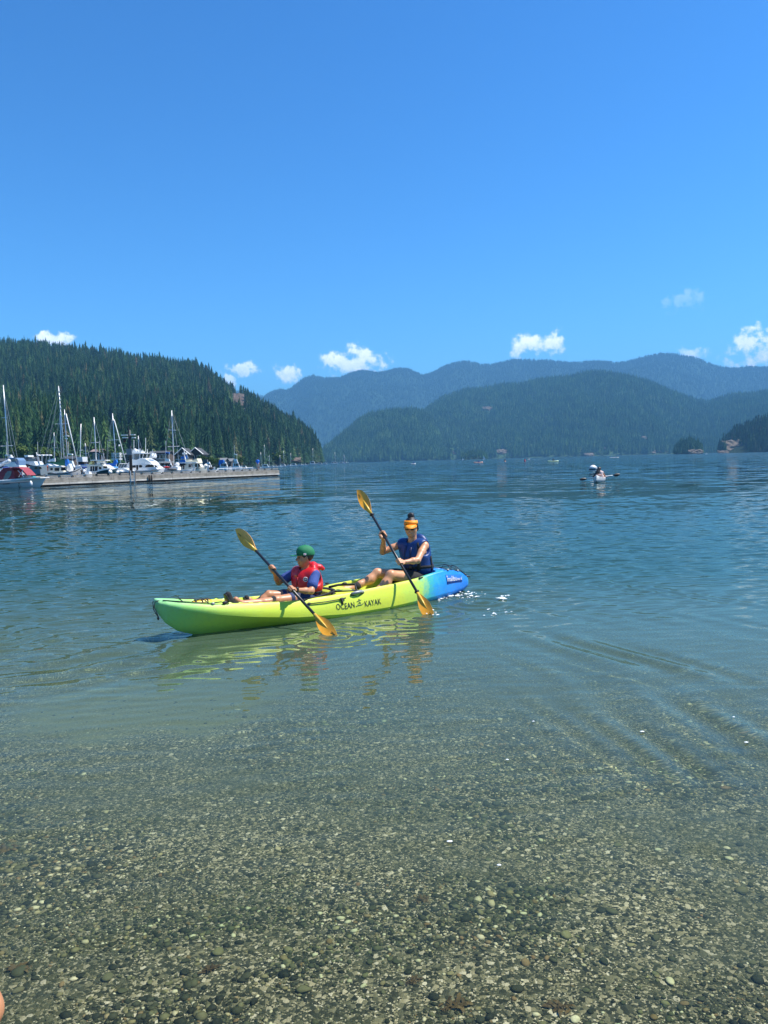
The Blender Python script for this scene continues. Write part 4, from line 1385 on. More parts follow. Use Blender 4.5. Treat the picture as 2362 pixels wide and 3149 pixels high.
# ------------------------------------------------------------------ paddles
M_SHAFT = principled('black_shaft', (.018, .019, .022), .35)
M_BLADE = principled('ochre_fibreglass', (.80, .35, .02), .38, coat=.3, vary=(9, .2))
M_RIBY = principled('yellow_rib', (.72, .46, .06), .35)
def online(T, u, px, py):
    d = Vector(ray(px, py)); dl = np.array([d.dot(K_H), d.dot(K_N), d.z]); dl /= np.linalg.norm(dl)
    o = KL((0, 0, CAM_H)); w0 = T - o
    b = u @ dl; dd = u @ w0; e = dl @ w0
    return T + u * ((b * e - dd) / (1 - b * b))
def paddle(tip_px, low_px, yl, sub, label, ring_top, ring_low, lower_n, upper_n, bl=.44, bw=.080):
    Pl = KL(onz(*low_px)); T = J(*tip_px, yl)
    u = (Pl - T) / np.linalg.norm(Pl - T); Bt = Pl + u * sub
    L = np.linalg.norm(Bt - T)
    root = empty('paddle', KW(T * .5 + Bt * .5), K_RZ, label, 'paddle', 'paddles held by the kayakers')
    off = T * .5 + Bt * .5
    mb = MB(); mb.tube([T + u * (bl - .04) - off, Bt - u * (bl - .04) - off], .0155, 12); sh = mb.build('shaft', M_SHAFT, root, True)
    for P in (T + u * (bl + .02), Bt - u * (bl + .02)):
        if (P[2] > .5 and ring_top) or (P[2] <= .5 and ring_low):
            mb = MB(); mb.tube([P - u * .012 - off, P - off, P + u * .012 - off], [.022, .03, .022], 12); mb.build('drip_ring', M_RUBBER, root, True)
    for E_, d_, n_ in ((T, u, upper_n), (Bt, -u, lower_n)):
        n_ = np.array(n_, float); n_ -= d_ * (n_ @ d_); n_ /= np.linalg.norm(n_)
        s_ = np.cross(d_, n_)
        # outline along the blade from tip to throat: (distance, left, right)
        prof = [(0, .008, .006), (.02, .034, .016), (.05, .055, .030), (.10, .075, .050), (.17, .086, .068), (.25, .082, .074), (.31, .066, .062), (.37, .040, .038), (.41, .024, .024), (.44, .017, .017)]
        top, bot = [], []
        for q, l, r in prof:
            l *= bw / .093; r *= bw / .093
            row = []
            for a in np.linspace(-1, 1, 9):
                y = a * (l if a < 0 else r)
                dish = .022 * (1 - (q / .44)) ** 2 + .20 * y * y / .093
                row.append(E_ + d_ * (q + .0 ) + s_ * y + n_ * dish)
            top.append(row)
        th = .004
        rg = [[p + n_ * th for p in row] + [p - n_ * th for p in reversed(row)] for row in top]
        mb = MB(); mb.loft([[p - off for p in r_] for r_ in rg]); bl_o = mb.build('blade', M_BLADE, root, True)
        bl_o.data.set_sharp_from_angle(angle=math.radians(40))
        mb = MB(); mb.tube([E_ + d_ * .15 + n_ * .006 - off, E_ + d_ * .30 + n_ * .006 - off, E_ + d_ * (bl - .0) - off], [.003, .013, .019], 8); mb.build('rib', M_RIBY, bl_o, True)
        # maker's squiggle
        mb = MB()
        base = E_ + d_ * .10
        for kk_ in (1, -1):
            mb.tube([base + s_ * (.01 + .004 * math.sin(i * 2.2)) + d_ * (i * .010 - .03) + n_ * kk_ * (.0065) + n_ * .014 - off for i in range(7)], .0028, 4)
        mb.build('logo', M_RUBBER, bl_o)
    return T, Bt, u
cam_l = KL((0, 0, CAM_H)); cam_l = cam_l / np.linalg.norm(cam_l)
WT, WB, WU = paddle((1101, 1510), (1322, 1888), -.72, .12, 'double paddle with ochre blades held upright by the woman in the blue vest', True, True, cam_l + [.3, 0, .1], cam_l + [.5, 0, .2])
CT, CB, CU = paddle((729, 1630), (1025, 1952), -.72, .10, 'double paddle with ochre blades held by the boy in the red vest', False, False, cam_l + [.2, 0, .3], cam_l + [.9, 0, .3])

# ------------------------------------------------------------------ people
M_SKIN_W = principled('fair_skin', (.62, .30, .155), .42, sss=0, vary=(7, .07))
M_SKIN_C = principled('tan_skin', (.50, .225, .11), .42, sss=0, vary=(7, .07))
M_HAIR = principled('black_hair', (.012, .010, .010), .45, bump=(90, .8, .006))
M_BLUEVEST = principled('blue_nylon', (.006, .042, .19), .42, bump=(14, .5, .012))
M_REDVEST = principled('red_nylon', (.62, .012, .02), .45, bump=(14, .5, .012))
M_BLKCLOTH = principled('black_cloth', (.012, .012, .014), .85, bump=(30, .5, .006))
M_NAVY = principled('navy_cotton', (.035, .075, .26), .85, bump=(22, .7, .01))
M_ORANGE = principled('orange_fabric', (.95, .31, .008), .6)
M_GREEN = principled('green_wool', (.006, .17, .065), .75, bump=(120, .4, .003))
M_LENS = principled('dark_lens', (.01, .01, .012), .08)

W_OFF = J(1295, 1780, 0) * [1, 1, 0] + [0, 0, .11]
woman = empty('person', KW(W_OFF), K_RZ, 'woman in orange visor and blue life vest paddling in the rear kayak seat', 'person')
# joints in the kayak frame
pel = np.array([-1.17, 0, .235]); chest = np.array([-1.115, .005, .55]); neck = np.array([-1.075, .005, .715])
hd = np.array([-1.045, .02, .880])
shF, shN = np.array([-1.035, -.165, .655]), np.array([-1.125, .175, .655])
elF, elN = J(1177, 1697, -.27), J(1284, 1723, .30)
hU, hL = online(WT, WU, 1172, 1650), online(WT, WU, 1216, 1737)
hpF, hpN = np.array([-1.10, -.095, .225]), np.array([-1.12, .10, .225])
knF, knN = np.array([-.615, -.12, .345]), np.array([-.635, .12, .345])
anF, anN = J(1090, 1808, -.15), np.array([-.385, .12, .135])
toF, toN = J(1030, 1818, -.19), np.array([-.19, .12, .16])
def torso(F, e=0.0, sc=1.0, pel=pel, chest=chest, neck=neck, shF=shF, shN=shN, low=True):
    lat = (shN - shF) / np.linalg.norm(shN - shF)
    if low:
        F.cone(pel + lat * .06 * sc, pel - lat * .06 * sc, .105 * sc + e, .105 * sc + e, .05)
    mid = (pel + chest) / 2
    F.cone(mid + lat * .05 * sc, mid - lat * .05 * sc, .085 * sc + e, .085 * sc + e, .08)
    F.cone(pel, mid, .09 * sc + e, .085 * sc + e, .06)
    up = chest
    F.cone(up + lat * .07 * sc, up - lat * .07 * sc, .095 * sc + e, .095 * sc + e, .06)
    F.cone(mid, up, .09 * sc + e, .09 * sc + e, .05)
    F.cone(shF * .82 + neck * .18 - [0, 0, .02 * sc], shN * .82 + neck * .18 - [0, 0, .02 * sc], .055 * sc + e, .055 * sc + e, .05)
F = Field((-1.45, -.42, .02), (.15, .50, 1.12), .0058)
torso(F)
F.cone(neck - [0, 0, .05], hd + [-.02, 0, -.06], .056, .050, .03)
fw = np.array([math.cos(math.radians(42)), math.sin(math.radians(42)), -.10])
head(F, hd, fw)
for sh, el, ha, s in ((shF, elF, hU, -1), (shN, elN, hL, 1)):
    F.cone(sh, sh, .052, .052, .04)
    F.chain([sh, sh * .55 + el * .45, el], [.046, .043, .036], .02)
for el, ha, n in ((elF, hU, None), (elN, hL, None)):
    back = (el - ha); back -= WU * (back @ WU); back /= np.linalg.norm(back)
    wr = ha + back * .068 + (el - ha) / np.linalg.norm(el - ha) * .02
    F.chain([el, el * .62 + wr * .38, wr], [.037, .038, .0235], .02)
    nrm = back * .7 + np.array([.25, .0, .5])
    hand(F, wr, ha, WU, nrm, 1.0)
for hp, kn, an, to in ((hpF, knF, anF, toF), (hpN, knN, anN, toN)):
    F.chain([hp, hp * .5 + kn * .5, kn], [.092, .078, .056], .03)
    d = an - kn
    cf = kn + d * .35 + np.array([-.012, 0, -.018])
    F.chain([kn, cf, kn + d * .75, an], [.054, .056, .040, .034], .025)
    heel = an + np.array([-.035, 0, -.045])
    F.chain([an, heel], [.035, .03], .02)
    F.chain([heel, (heel + to) / 2 + [0, 0, .0], to], [.03, .034, .022], .02, flat=((0, 0, 1), .8))
    F.chain([an, (an + to) / 2 + [0, 0, .008], to], [.034, .03, .018], .025)
    for q in (-1, 0, 1):
        F.cone(to + [0, q * .018, 0], to + [.03, q * .022, -.004], .011, .010, .01)
body = F.mesh('body', M_SKIN_W, woman, W_OFF)
def lp(p):
    return p - W_OFF
# shorts / black bottom
F = Field((-1.45, -.32, .02), (-.5, .34, .66), .009)
F.cone(pel + [0, .06, 0], pel - [0, .06, 0], .113, .113, .05)
F.cone(pel, pel * .4 + chest * .6, .105, .10, .06)
for hp, kn in ((hpF, knF), (hpN, knN)):
    F.chain([hp, hp * .52 + kn * .48], [.104, .094], .03)
F.mesh('shorts', M_BLKCLOTH, woman, W_OFF)
# swim top under the vest
# life vest: body panels, black centre strip and straps
F = Field((-1.5, -.40, .25), (-.75, .44, .84), .0075)
vc = chest + [-.005, 0, 0]
pw = pel + [.01, 0, .13]
torso(F, .040, pel=pw, low=True)
fwd = np.array([math.cos(math.radians(20)), math.sin(math.radians(20)), 0])
F.ell(vc + fwd * .06 + [0, 0, -.06], (.13, .14, .17), .05, M=frame(fwd))
F.ell(vc - fwd * .10 + [0, 0, .03], (.075, .15, .20), .05, M=frame(fwd))
F.cone(vc - fwd * .10 + [0, 0, .10], vc - fwd * .11 + [0, 0, .16], .075, .05, .05)
for s_ in (shF, shN):                                   # arm holes
    o_ = (s_ - vc); o_[2] = 0; o_ /= np.linalg.norm(o_)
    F.cone(s_ + o_ * .035 + [0, 0, -.03], s_ + o_ * .12 + [0, 0, -.05], .085, .12, .02, 's')
F.cone(neck + fwd * .02 + [0, 0, .0], neck + fwd * .06 + [0, 0, .15], .058, .09, .02, 's')
F.plane((0, 0, .335), (0.1, 0, -1))
vest = F.mesh('life_vest', M_BLUEVEST, woman, W_OFF, 2)
def on_vest(ang, z, off=.0, c=vc):
    """point on a vest surface seen from the body axis at an angle from the bow direction"""
    d = np.array([math.cos(ang), math.sin(ang), 0])
    inv = woman_inv
    hit, loc, nor, _ = vest_cur.ray_cast(Vector(c * [1, 1, 0] + [0, 0, z] + d * .6 - cur_off), Vector(-d))
    return (np.array(loc) + cur_off + d * off) if hit else c + d * .2
woman_inv = None; vest_cur = vest; cur_off = W_OFF
def strip(name, angs_zs, w, mat, parent, off=.004, th=.006):
    """a strap laid on the vest: list of (angle, z)"""
    P = [on_vest(a, z, off) - cur_off for a, z in angs_zs]
    mb = MB()
    rg = []
    for i, p in enumerate(P):
        d = P[min(i + 1, len(P) - 1)] - P[max(i - 1, 0)]; d = d / (np.linalg.norm(d) + 1e-9)
        a = (angs_zs[i][0]); n = np.array([math.cos(a), math.sin(a), 0]); s = np.cross(d, n); s /= np.linalg.norm(s)
        rg.append([p + s * w - n * th, p + s * w + n * th * .5, p - s * w + n * th * .5, p - s * w - n * th])
    mb.loft(rg); return mb.build(name, mat, parent, True)
bpy.context.view_layer.update()
R_ = math.radians
M_DKBLUE = principled('dark_navy_nylon', (.008, .02, .09), .6)
strip('zip_panel', [(R_(30), z) for z in np.linspace(.36, .64, 8)], .012, M_DKBLUE, vest)
strip('strap', [(R_(63), z) for z in np.linspace(.35, .70, 9)], .021, M_BLKCLOTH, vest)
strip('strap', [(R_(3), z) for z in np.linspace(.35, .66, 9)], .010, M_DKBLUE, vest)
strip('strap', [(R_(118), z) for z in np.linspace(.34, .52, 6)], .02, M_BLKCLOTH, vest)
strip('waist_belt', [(a, .375 + .02 * math.sin(a)) for a in np.linspace(R_(-70), R_(160), 16)], .018, M_BLKCLOTH, vest)
for z_ in (.42, .52):
    strip('seam', [(a, z_) for a in np.linspace(R_(10), R_(56), 6)], .004, M_DKBLUE, vest)
for a_, z_ in ((63, .50), (63, .62), (30, .40)):
    bp = on_vest(R_(a_), z_, .008) - W_OFF
    MB().box(bp, (.02, .04, .026), R_(a_)).build('buckle', M_RUBBER, vest)
strip('shoulder_strap', [(R_(96), z) for z in np.linspace(.55, .735, 7)], .022, M_BLKCLOTH, vest)
# hair, bun, visor, sunglasses
hM = frame(fw); H_ = lambda a, b, z: hd + hM @ np.array([a, b, z])
F = Field(hd - .17, hd + .2, .006)
F.ell(H_(-.018, 0, .034), (.101, .083, .092), .01, M=hM)
F.cone(H_(.13, 0, -.02), H_(.13, 0, -.14), .105, .105, .01, 's')
F.cone(H_(.045, .0, -.10), H_(-.03, 0, -.16), .10, .07, .02, 's')
F.ell(H_(.09, 0, .0), (.05, .07, .045), .02, 's', hM)
F.ell(H_(-.035, 0, .138), (.044, .042, .040), .012, M=hM)
F.chain([H_(.0, .080, .03), H_(-.005, .084, -.02), H_(-.02, .080, -.05)], [.012, .010, .006], .01)
for i in range(9):
    a = i * 2.4
    F.cone(H_(-.035, 0, .135), H_(-.035 + .04 * math.cos(a), .045 * math.sin(a), .145 + .03 * math.sin(i * 1.7)), .012, .004, .008)
F.mesh('hair', M_HAIR, woman, W_OFF)
mb = MB()
rg = []
for a in np.linspace(-112, 112, 25):
    t_ = R_(a)
    f_ = math.cos(t_ / 2) ** 2
    rx, ry = .101, .089
    lo_ = .040 - .004 * f_; hi_ = .075 + .022 * f_
    cxx, cyy = math.cos(t_), math.sin(t_)
    rg.append([H_(-.012 + rx * cxx, ry * cyy, lo_), H_(-.012 + (rx - .010) * cxx * .97, (ry - .010) * cyy, hi_), H_(-.012 + (rx - .012) * cxx * .95, (ry - .014) * cyy, hi_ - .002), H_(-.012 + (rx - .006) * cxx, (ry - .006) * cyy, lo_)])
mb.loft([[lp(p) for p in r] for r in rg])
vis = mb.build('visor', M_ORANGE, woman, True)
def brim(Hf, base_r, ry, z0, length, spread, mat, parent, off, name='brim', droop=.02, cxo=-.012):
    mb = MB(); rg = []
    for a in np.linspace(-spread, spread, 19):
        t_ = R_(a); e = math.cos(R_(a / spread * 90)) ** .55
        row = []
        for q in (0, .33, .66, 1):
            ext = q * length * e
            row.append((cxo + (base_r) * math.cos(t_) + ext, ry * math.sin(t_) * (1 - .05 * q), z0 - droop * q * q * 1.0 - .25 * (ry * math.sin(t_)) ** 2 / .09 * .25))
        rg.append([Hf(*p) - off for p in row] + [Hf(p[0], p[1], p[2] - .004) - off for p in reversed(row)])
    mb.loft(rg); return mb.build(name, mat, parent, True)
brim(H_, .096, .086, .046, .078, 70, M_ORANGE, vis, W_OFF, droop=.034)
mb = MB()
for b in (-1, 1):
    rg = []
    for q, r_ in ((0, 1.0), (.006, .85)):
        rg.append([lp(H_(.093 + q - .10 * (y_ * b - .033) ** 2 * 0, y_, z_)) for y_, z_ in [(b * .033 + .027 * r_ * math.cos(t_), .002 + .0245 * r_ * math.sin(t_)) for t_ in np.linspace(0, 2 * math.pi, 17)[:-1]]])
    mb.loft(rg)
    mb.tube([lp(H_(.094, b * .058, .008)), lp(H_(.06, b * .08, .008)), lp(H_(-.01, b * .084, .004))], .0035, 6)
mb.tube([lp(H_(.097, -.009, .008)), lp(H_(.099, 0, .011)), lp(H_(.097, .009, .008))], .003, 6)
mb.build('sunglasses', M_LENS, woman, True)
mb = MB(); mb.tube([lp(H_(.090, -.015, -.059)), lp(H_(.094, 0, -.061)), lp(H_(.091, .015, -.059))], [.001, .0025, .001], 6); mb.build('teeth', M_WHITE, woman, True)
# ankle strap and sandals
for an, to in ((anF, toF), (anN, toN)):
    kn = knF if an is anF else knN
    d = (kn - an) / np.linalg.norm(kn - an)
    if an is anF:
        mb = MB(); mb.tube([lp(an - d * .0), lp(an + d * .035), lp(an + d * .07)], [.043, .047, .046], 14); mb.build('ankle_strap', M_BLKCLOTH, woman, True)
    heel = an + np.array([-.035, 0, -.045])
    F = Field(np.minimum(heel, to) - .09, np.maximum(heel, to) + .09, .007)
    F.chain([heel + [0, 0, -.022], (heel + to) / 2 + [0, 0, -.03], to + [.025, 0, -.02]], [.032, .038, .033], .02, flat=((0, 0, 1), .4))
    F.cone(to + [-.03, -.02, .006], to + [-.03, .02, .006], .024, .024, .01)
    F.cone(an + [-.0, 0, -.02], heel, .038, .035, .01)
    F.mesh('sandal', M_BLKCLOTH, woman, W_OFF)

# ------------------------------------------------------------------ the boy
C_OFF = np.array([.44, 0, .11])
boy = empty('person', KW(C_OFF), K_RZ, 'boy in green cap, red life vest and navy shirt paddling in the front kayak seat', 'person')
bpel, bch, bnk = np.array([.445, 0, .215]), np.array([.470, .005, .40]), np.array([.482, .0, .525])
bhd = np.array([.490, .01, .655])
bsF, bsN = np.array([.520, -.135, .478]), np.array([.450, .145, .470])
beF, beN = J(857, 1790, -.22), J(957, 1818, .26)
bU, bL = online(CT, CU, 837, 1749), online(CT, CU, 893, 1816)
bhF, bhN = np.array([.50, -.08, .205]), np.array([.50, .09, .205])
bkF, bkN = J(826, 1830, -.1), J(850, 1846, .11)
baF, baN = J(782, 1856, -.10), J(742, 1856, .09)
F = Field((.20, -.36, .02), (1.50, .46, .90), .0055)
torso(F, 0, .80, bpel, bch, bnk, bsF, bsN)
F.cone(bnk - [0, 0, .04], bhd + [-.01, 0, -.05], .045, .042, .03)
bfw = np.array([math.cos(R_(-20)), math.sin(R_(-20)), -.04])
head(F, bhd, bfw, .90, .92)
for sh, el in ((bsF, beF), (bsN, beN)):
    F.cone(sh, sh, .043, .043, .03)
    F.chain([sh, sh * .5 + el * .5, el], [.040, .038, .033], .02)
for el, ha in ((beF, bU), (beN, bL)):
    back = (el - ha); back -= CU * (back @ CU); back /= np.linalg.norm(back)
    wr = ha + back * .058 + (el - ha) / np.linalg.norm(el - ha) * .018
    F.chain([el, el * .62 + wr * .38, wr], [.034, .034, .022], .02)
    hand(F, wr, ha, CU, back * .7 + np.array([.25, 0, .5]), .86)
for hp, kn, an in ((bhF, bkF, baF), (bhN, bkN, baN)):
    F.chain([hp, hp * .5 + kn * .5, kn], [.078, .068, .050], .03)
    d = an - kn
    F.chain([kn, kn + d * .35 + [0, 0, -.012], an], [.048, .046, .032], .025)
    F.chain([an, an + [.06, 0, .05]], [.032, .03], .02)
F.mesh('body', M_SKIN_C, boy, C_OFF)
F = Field((.2, -.3, .02), (1.0, .34, .5), .009)
F.cone(bpel + [0, .05, 0], bpel - [0, .05, 0], .098, .098, .05)
F.cone(bpel, bch, .09, .085, .05)
for hp, kn in ((bhF, bkF), (bhN, bkN)):
    F.chain([hp, hp * .45 + kn * .55], [.088, .074], .03)
sh_o = F.mesh('shorts', principled('patterned_shorts', (.03, .045, .12), .8, vary=(6, .6)), boy, C_OFF)
F = Field((.2, -.36, .2), (.85, .40, .66), .007)
torso(F, .016, .82, bpel + [0, 0, .06], bch, bnk, bsF, bsN)
for sh, el in ((bsF, beF), (bsN, beN)):
    F.cone(sh, sh, .055, .055, .03)
    F.chain([sh, sh * .38 + el * .62], [.054, .060], .02)
    dd = (el - sh) / np.linalg.norm(el - sh)
F.cone(bnk + [0, 0, -.005], bnk + [0, 0, .1], .055, .08, .01, 's')
F.mesh('shirt', M_NAVY, boy, C_OFF, 2)
F = Field((.15, -.32, .18), (.80, .34, .72), .007)
bf = np.array([math.cos(R_(16)), math.sin(R_(16)), 0])
torso(F, .036, .84, bpel + [.01, 0, .11], bch, bnk, bsF, bsN)
F.ell(bch + bf * .055 + [0, 0, -.03], (.105, .115, .135), .04, M=frame(bf))
F.ell(bch - bf * .075 + [0, 0, .0], (.06, .12, .16), .04, M=frame(bf))
for s_ in (bsF, bsN):
    o_ = (s_ - bch); o_[2] = 0; o_ /= np.linalg.norm(o_)
    F.cone(s_ + o_ * .025 + [0, 0, -.03], s_ + o_ * .10 + [0, 0, -.04], .075, .105, .015, 's')
F.cone(bnk + bf * .02 + [0, 0, .0], bnk + bf * .06 + [0, 0, .13], .052, .08, .015, 's')
# head-rest collar that sticks out behind the neck
q0 = bnk + np.array([-.03, 0, .015])
F.chain([q0 + [.01, -.085, -.01], q0 + [-.05, -.06, .015], q0 + [-.06, .03, .02], q0 + [-.02, .10, .01]], [.026, .034, .034, .028], .03)
F.chain([q0 + [-.04, .02, .015], q0 + [-.13, .04, -.005], q0 + [-.17, .05, -.03]], [.034, .032, .026], .03, flat=((0, 0, 1), .75))
F.chain([q0 + [-.04, -.06, .015], q0 + [-.12, -.05, -.005], q0 + [-.16, -.03, -.03]], [.034, .032, .026], .03, flat=((0, 0, 1), .75))
F.plane((0, 0, .245), (0, 0, -1))
bvest = F.mesh('life_vest', M_REDVEST, boy, C_OFF, 2)
vest_cur, cur_off, vc_b = bvest, C_OFF, bch
_ov = on_vest
def on_vest(ang, z, off=.0, c=bch):
    return _ov(ang, z, off, bch)
bpy.context.view_layer.update()
strip('zip_panel', [(R_(16), z) for z in np.linspace(.26, .45, 6)], .008, principled('dark_red', (.30, .008, .012), .6), bvest)
strip('waist_belt', [(a, .275) for a in np.linspace(R_(-60), R_(150), 14)], .016, M_BLKCLOTH, bvest)
strip('tab', [(R_(-6), .455), (R_(2), .458), (R_(10), .462)], .014, principled('coral_tab', (.8, .16, .06), .5), bvest)
# round badge with a ring and a letter-like mark
bc = on_vest(R_(54), .43, .004) - C_OFF
bn = np.array([math.cos(R_(54)), math.sin(R_(54)), .05]); bn /= np.linalg.norm(bn)
bs_ = np.cross([0, 0, 1], bn); bs_ /= np.linalg.norm(bs_); bu_ = np.cross(bn, bs_)
mb = MB()
mb.tube([bc + (bs_ * math.cos(t_) + bu_ * math.sin(t_)) * .023 for t_ in np.linspace(0, 2 * math.pi, 25)], .0042, 6, 0, False)
bd = mb.build('badge', M_WHITE, bvest)
mb = MB()
mb.loft([[bc + bn * q + (bs_ * math.cos(t_) + bu_ * math.sin(t_)) * .019 for t_ in np.linspace(0, 2 * math.pi, 17)[:-1]] for q in (-.004, .003)])
mb.build('badge_disc', M_INK, bd)
mb = MB()
for pts_ in ([(-.008, .009), (-.008, -.004), (-.003, -.009), (.003, -.009), (.008, -.004), (.008, .009)], [(0, .009), (0, -.003)]):
    mb.tube([bc + bn * .004 + bs_ * a + bu_ * b for a, b in pts_], .0022, 4)
mb.build('badge_mark', M_WHITE, bd)
mb = MB()
tl = q0 + np.array([-.16, .05, -.05]) - C_OFF
mb.tube([tl, tl + [-.015, .01, .02], tl + [-.0, .02, .045]], .006, 6); mb.build('strap', M_BLKCLOTH, bvest, True)
# hair and cap
bM = frame(bfw); B_ = lambda a, b, z: bhd + bM @ (np.array([a, b, z]) * .90)
F = Field(bhd - .14, bhd + .14, .006)
F.ell(B_(-.018, 0, .028), np.array([.100, .081, .089]) * .9, .01, M=bM)
F.cone(B_(.13, 0, -.02), B_(.13, 0, -.14), .095, .095, .01, 's')
F.cone(B_(.045, .0, -.10), B_(-.06, 0, -.14), .085, .06, .02, 's')
F.mesh('hair', M_HAIR, boy, C_OFF)
F = Field(bhd - .16, bhd + .17, .0055)
F.ell(B_(-.018, 0, .048), np.array([.112, .094, .104]) * .9, .01, M=bM)
F.ell(B_(.03, 0, .085), np.array([.06, .07, .055]) * .9, .03, M=bM)
F.plane(B_(0, 0, .034), bM @ np.array([.10, 0, -1]))
cap = F.mesh('cap', M_GREEN, boy, C_OFF)
brim(B_, .095, .086, .042, .105, 66, M_GREEN, cap, C_OFF, droop=.002)
mb = MB(); mb.ball(B_(-.018, 0, .152) - C_OFF, .008, 8, 5); mb.build('cap_button', M_GREEN, cap, True)
# front emblem and side patch
mb = MB()
for a, b in (((.092, -.016, .07), (.086, .0, .108)), ((.086, .0, .108), (.092, .018, .07)), ((.094, -.008, .085), (.094, .012, .085))):
    mb.tube([B_(*a) - C_OFF, B_(*b) - C_OFF], .006, 6)
mb.build('emblem', M_BLKCLOTH, cap, True)
mb = MB(); cpt = B_(.012, .092, .050) - C_OFF; cn = bM @ np.array([.10, .97, .20])
cs = np.cross([0, 0, 1], cn); cs /= np.linalg.norm(cs); cu_ = np.cross(cn, cs)
mb.loft([[cpt + cn * q + cs * a + cu_ * b for a, b in ((-.014, -.010), (.014, -.010), (.014, .010), (-.014, .010))] for q in (-.006, .007)])
pt = mb.build('patch', M_WHITE, cap)
mb = MB(); mb.ball(cpt + cn * .008, .006, 8, 5); mb.build('dot', M_REDVEST, pt)
# eyes, watch, shoes
M_EYE = principled('eye', (.08, .06, .05), .2)
for b in (-1, 1):
    mb = MB(); mb.ball(B_(.075, b * .031, .008) - C_OFF, .011, 8, 6); mb.build('eye', M_EYE, boy, True)
wr = bL + (beN - bL) * .24
dd = (beN - bL) / np.linalg.norm(beN - bL)
mb = MB(); mb.tube([wr - dd * .011 - C_OFF, wr + dd * .011 - C_OFF], [.030, .031], 14)
mb.ball(wr + np.array([0, .022, .018]) - C_OFF, (.019, .014, .017), 8, 6)
mb.build('watch', M_RUBBER, boy, True)
for an, s_ in ((baF, -1), (baN, 1)):
    sz = 1.0 if s_ > 0 else .8
    heel, toe = (J(716, 1866, .09), J(701, 1829, .09)) if s_ > 0 else (J(772, 1864, -.10), J(758, 1838, -.10))
    fd = (toe - heel) / np.linalg.norm(toe - heel)
    nn = np.array([.9, .15, -.42])
    F = Field(np.minimum(heel, toe) - .09, np.maximum(heel, toe) + .09, .006)
    F.chain([heel + [.015, 0, 0], (heel + toe) / 2 + nn * .008, toe], [.040 * sz, .042 * sz, .034 * sz], .02)
    F.cone(an + [-.02, 0, .0], heel + fd * .03, .038, .040, .02)
    shoe = F.mesh('shoe', M_BLKCLOTH, boy, C_OFF)
    F = Field(np.minimum(heel, toe) - .09, np.maximum(heel, toe) + .11, .006)
    o = nn * .030
    F.chain([heel + o + [.015, 0, 0], (heel + toe) / 2 + o, toe + o], [.040 * sz, .044 * sz, .036 * sz], .01, flat=(nn, .28))
    so = F.mesh('sole', principled('sole_black', (.02, .02, .022), .6), shoe, C_OFF)
    F = Field(np.minimum(heel, toe) - .09, np.maximum(heel, toe) + .13, .006)
    o = nn * .040
    F.chain([heel + o + fd * .01, (heel + toe) / 2 + o + fd * .02], [.026 * sz, .027 * sz], .01, flat=(nn, .25))
    F.mesh('sole_insert', principled('red_rubber', (.60, .06, .04), .5), shoe, C_OFF)
# ------------------------------------------------------------------ marina
M_HULL = principled('white_gelcoat', (.78, .78, .76), .25, coat=.3)
M_CREAM = principled('cream_gelcoat', (.74, .70, .58), .3)
M_WIN = principled('dark_window', (.015, .02, .025), .08)
M_ALU = principled('aluminium', (.72, .73, .74), .35, .3)
M_WIRE = principled('rigging_wire', (.45, .46, .47), .4, .5)
M_MAROON = principled('maroon_canvas', (.27, .04, .055), .8)
M_GREYCV = principled('grey_canvas', (.10, .11, .12), .8)
M_BLKCV = principled('black_canvas', (.012, .014, .018), .8)
M_BLUECV = principled('blue_canvas', (.02, .17, .55), .75)
M_GREENCV = principled('green_canvas', (.006, .10, .055), .75)
M_VINYL = principled('clear_vinyl', (.16, .19, .20), .15)
M_TEAL = principled('dark_teal_hull', (.015, .055, .07), .3)
M_SLATE = principled('slate_hull', (.09, .13, .17), .3)
M_TEAK = principled('teak', (.22, .10, .045), .6)
M_DECKWOOD = principled('weathered_planks', (.30, .27, .22), .9, vary=(1.6, .35), bump=(8, .5, .03))
M_DECKLOW = principled('pale_float', (.52, .49, .43), .85, vary=(1.2, .25), bump=(6, .4, .03))
M_DARKW = principled('tarred_wood_and_gap_shade', (.018, .016, .015), .8)
M_SAILW = principled('white_sailcloth', (.80, .80, .78), .8)
M_ORNG = principled('orange_buoy', (.75, .12, .03), .5)
M_REDP = principled('red_plastic', (.5, .03, .03), .4)
M_YELL = principled('pale_yellow', (.75, .68, .30), .6)

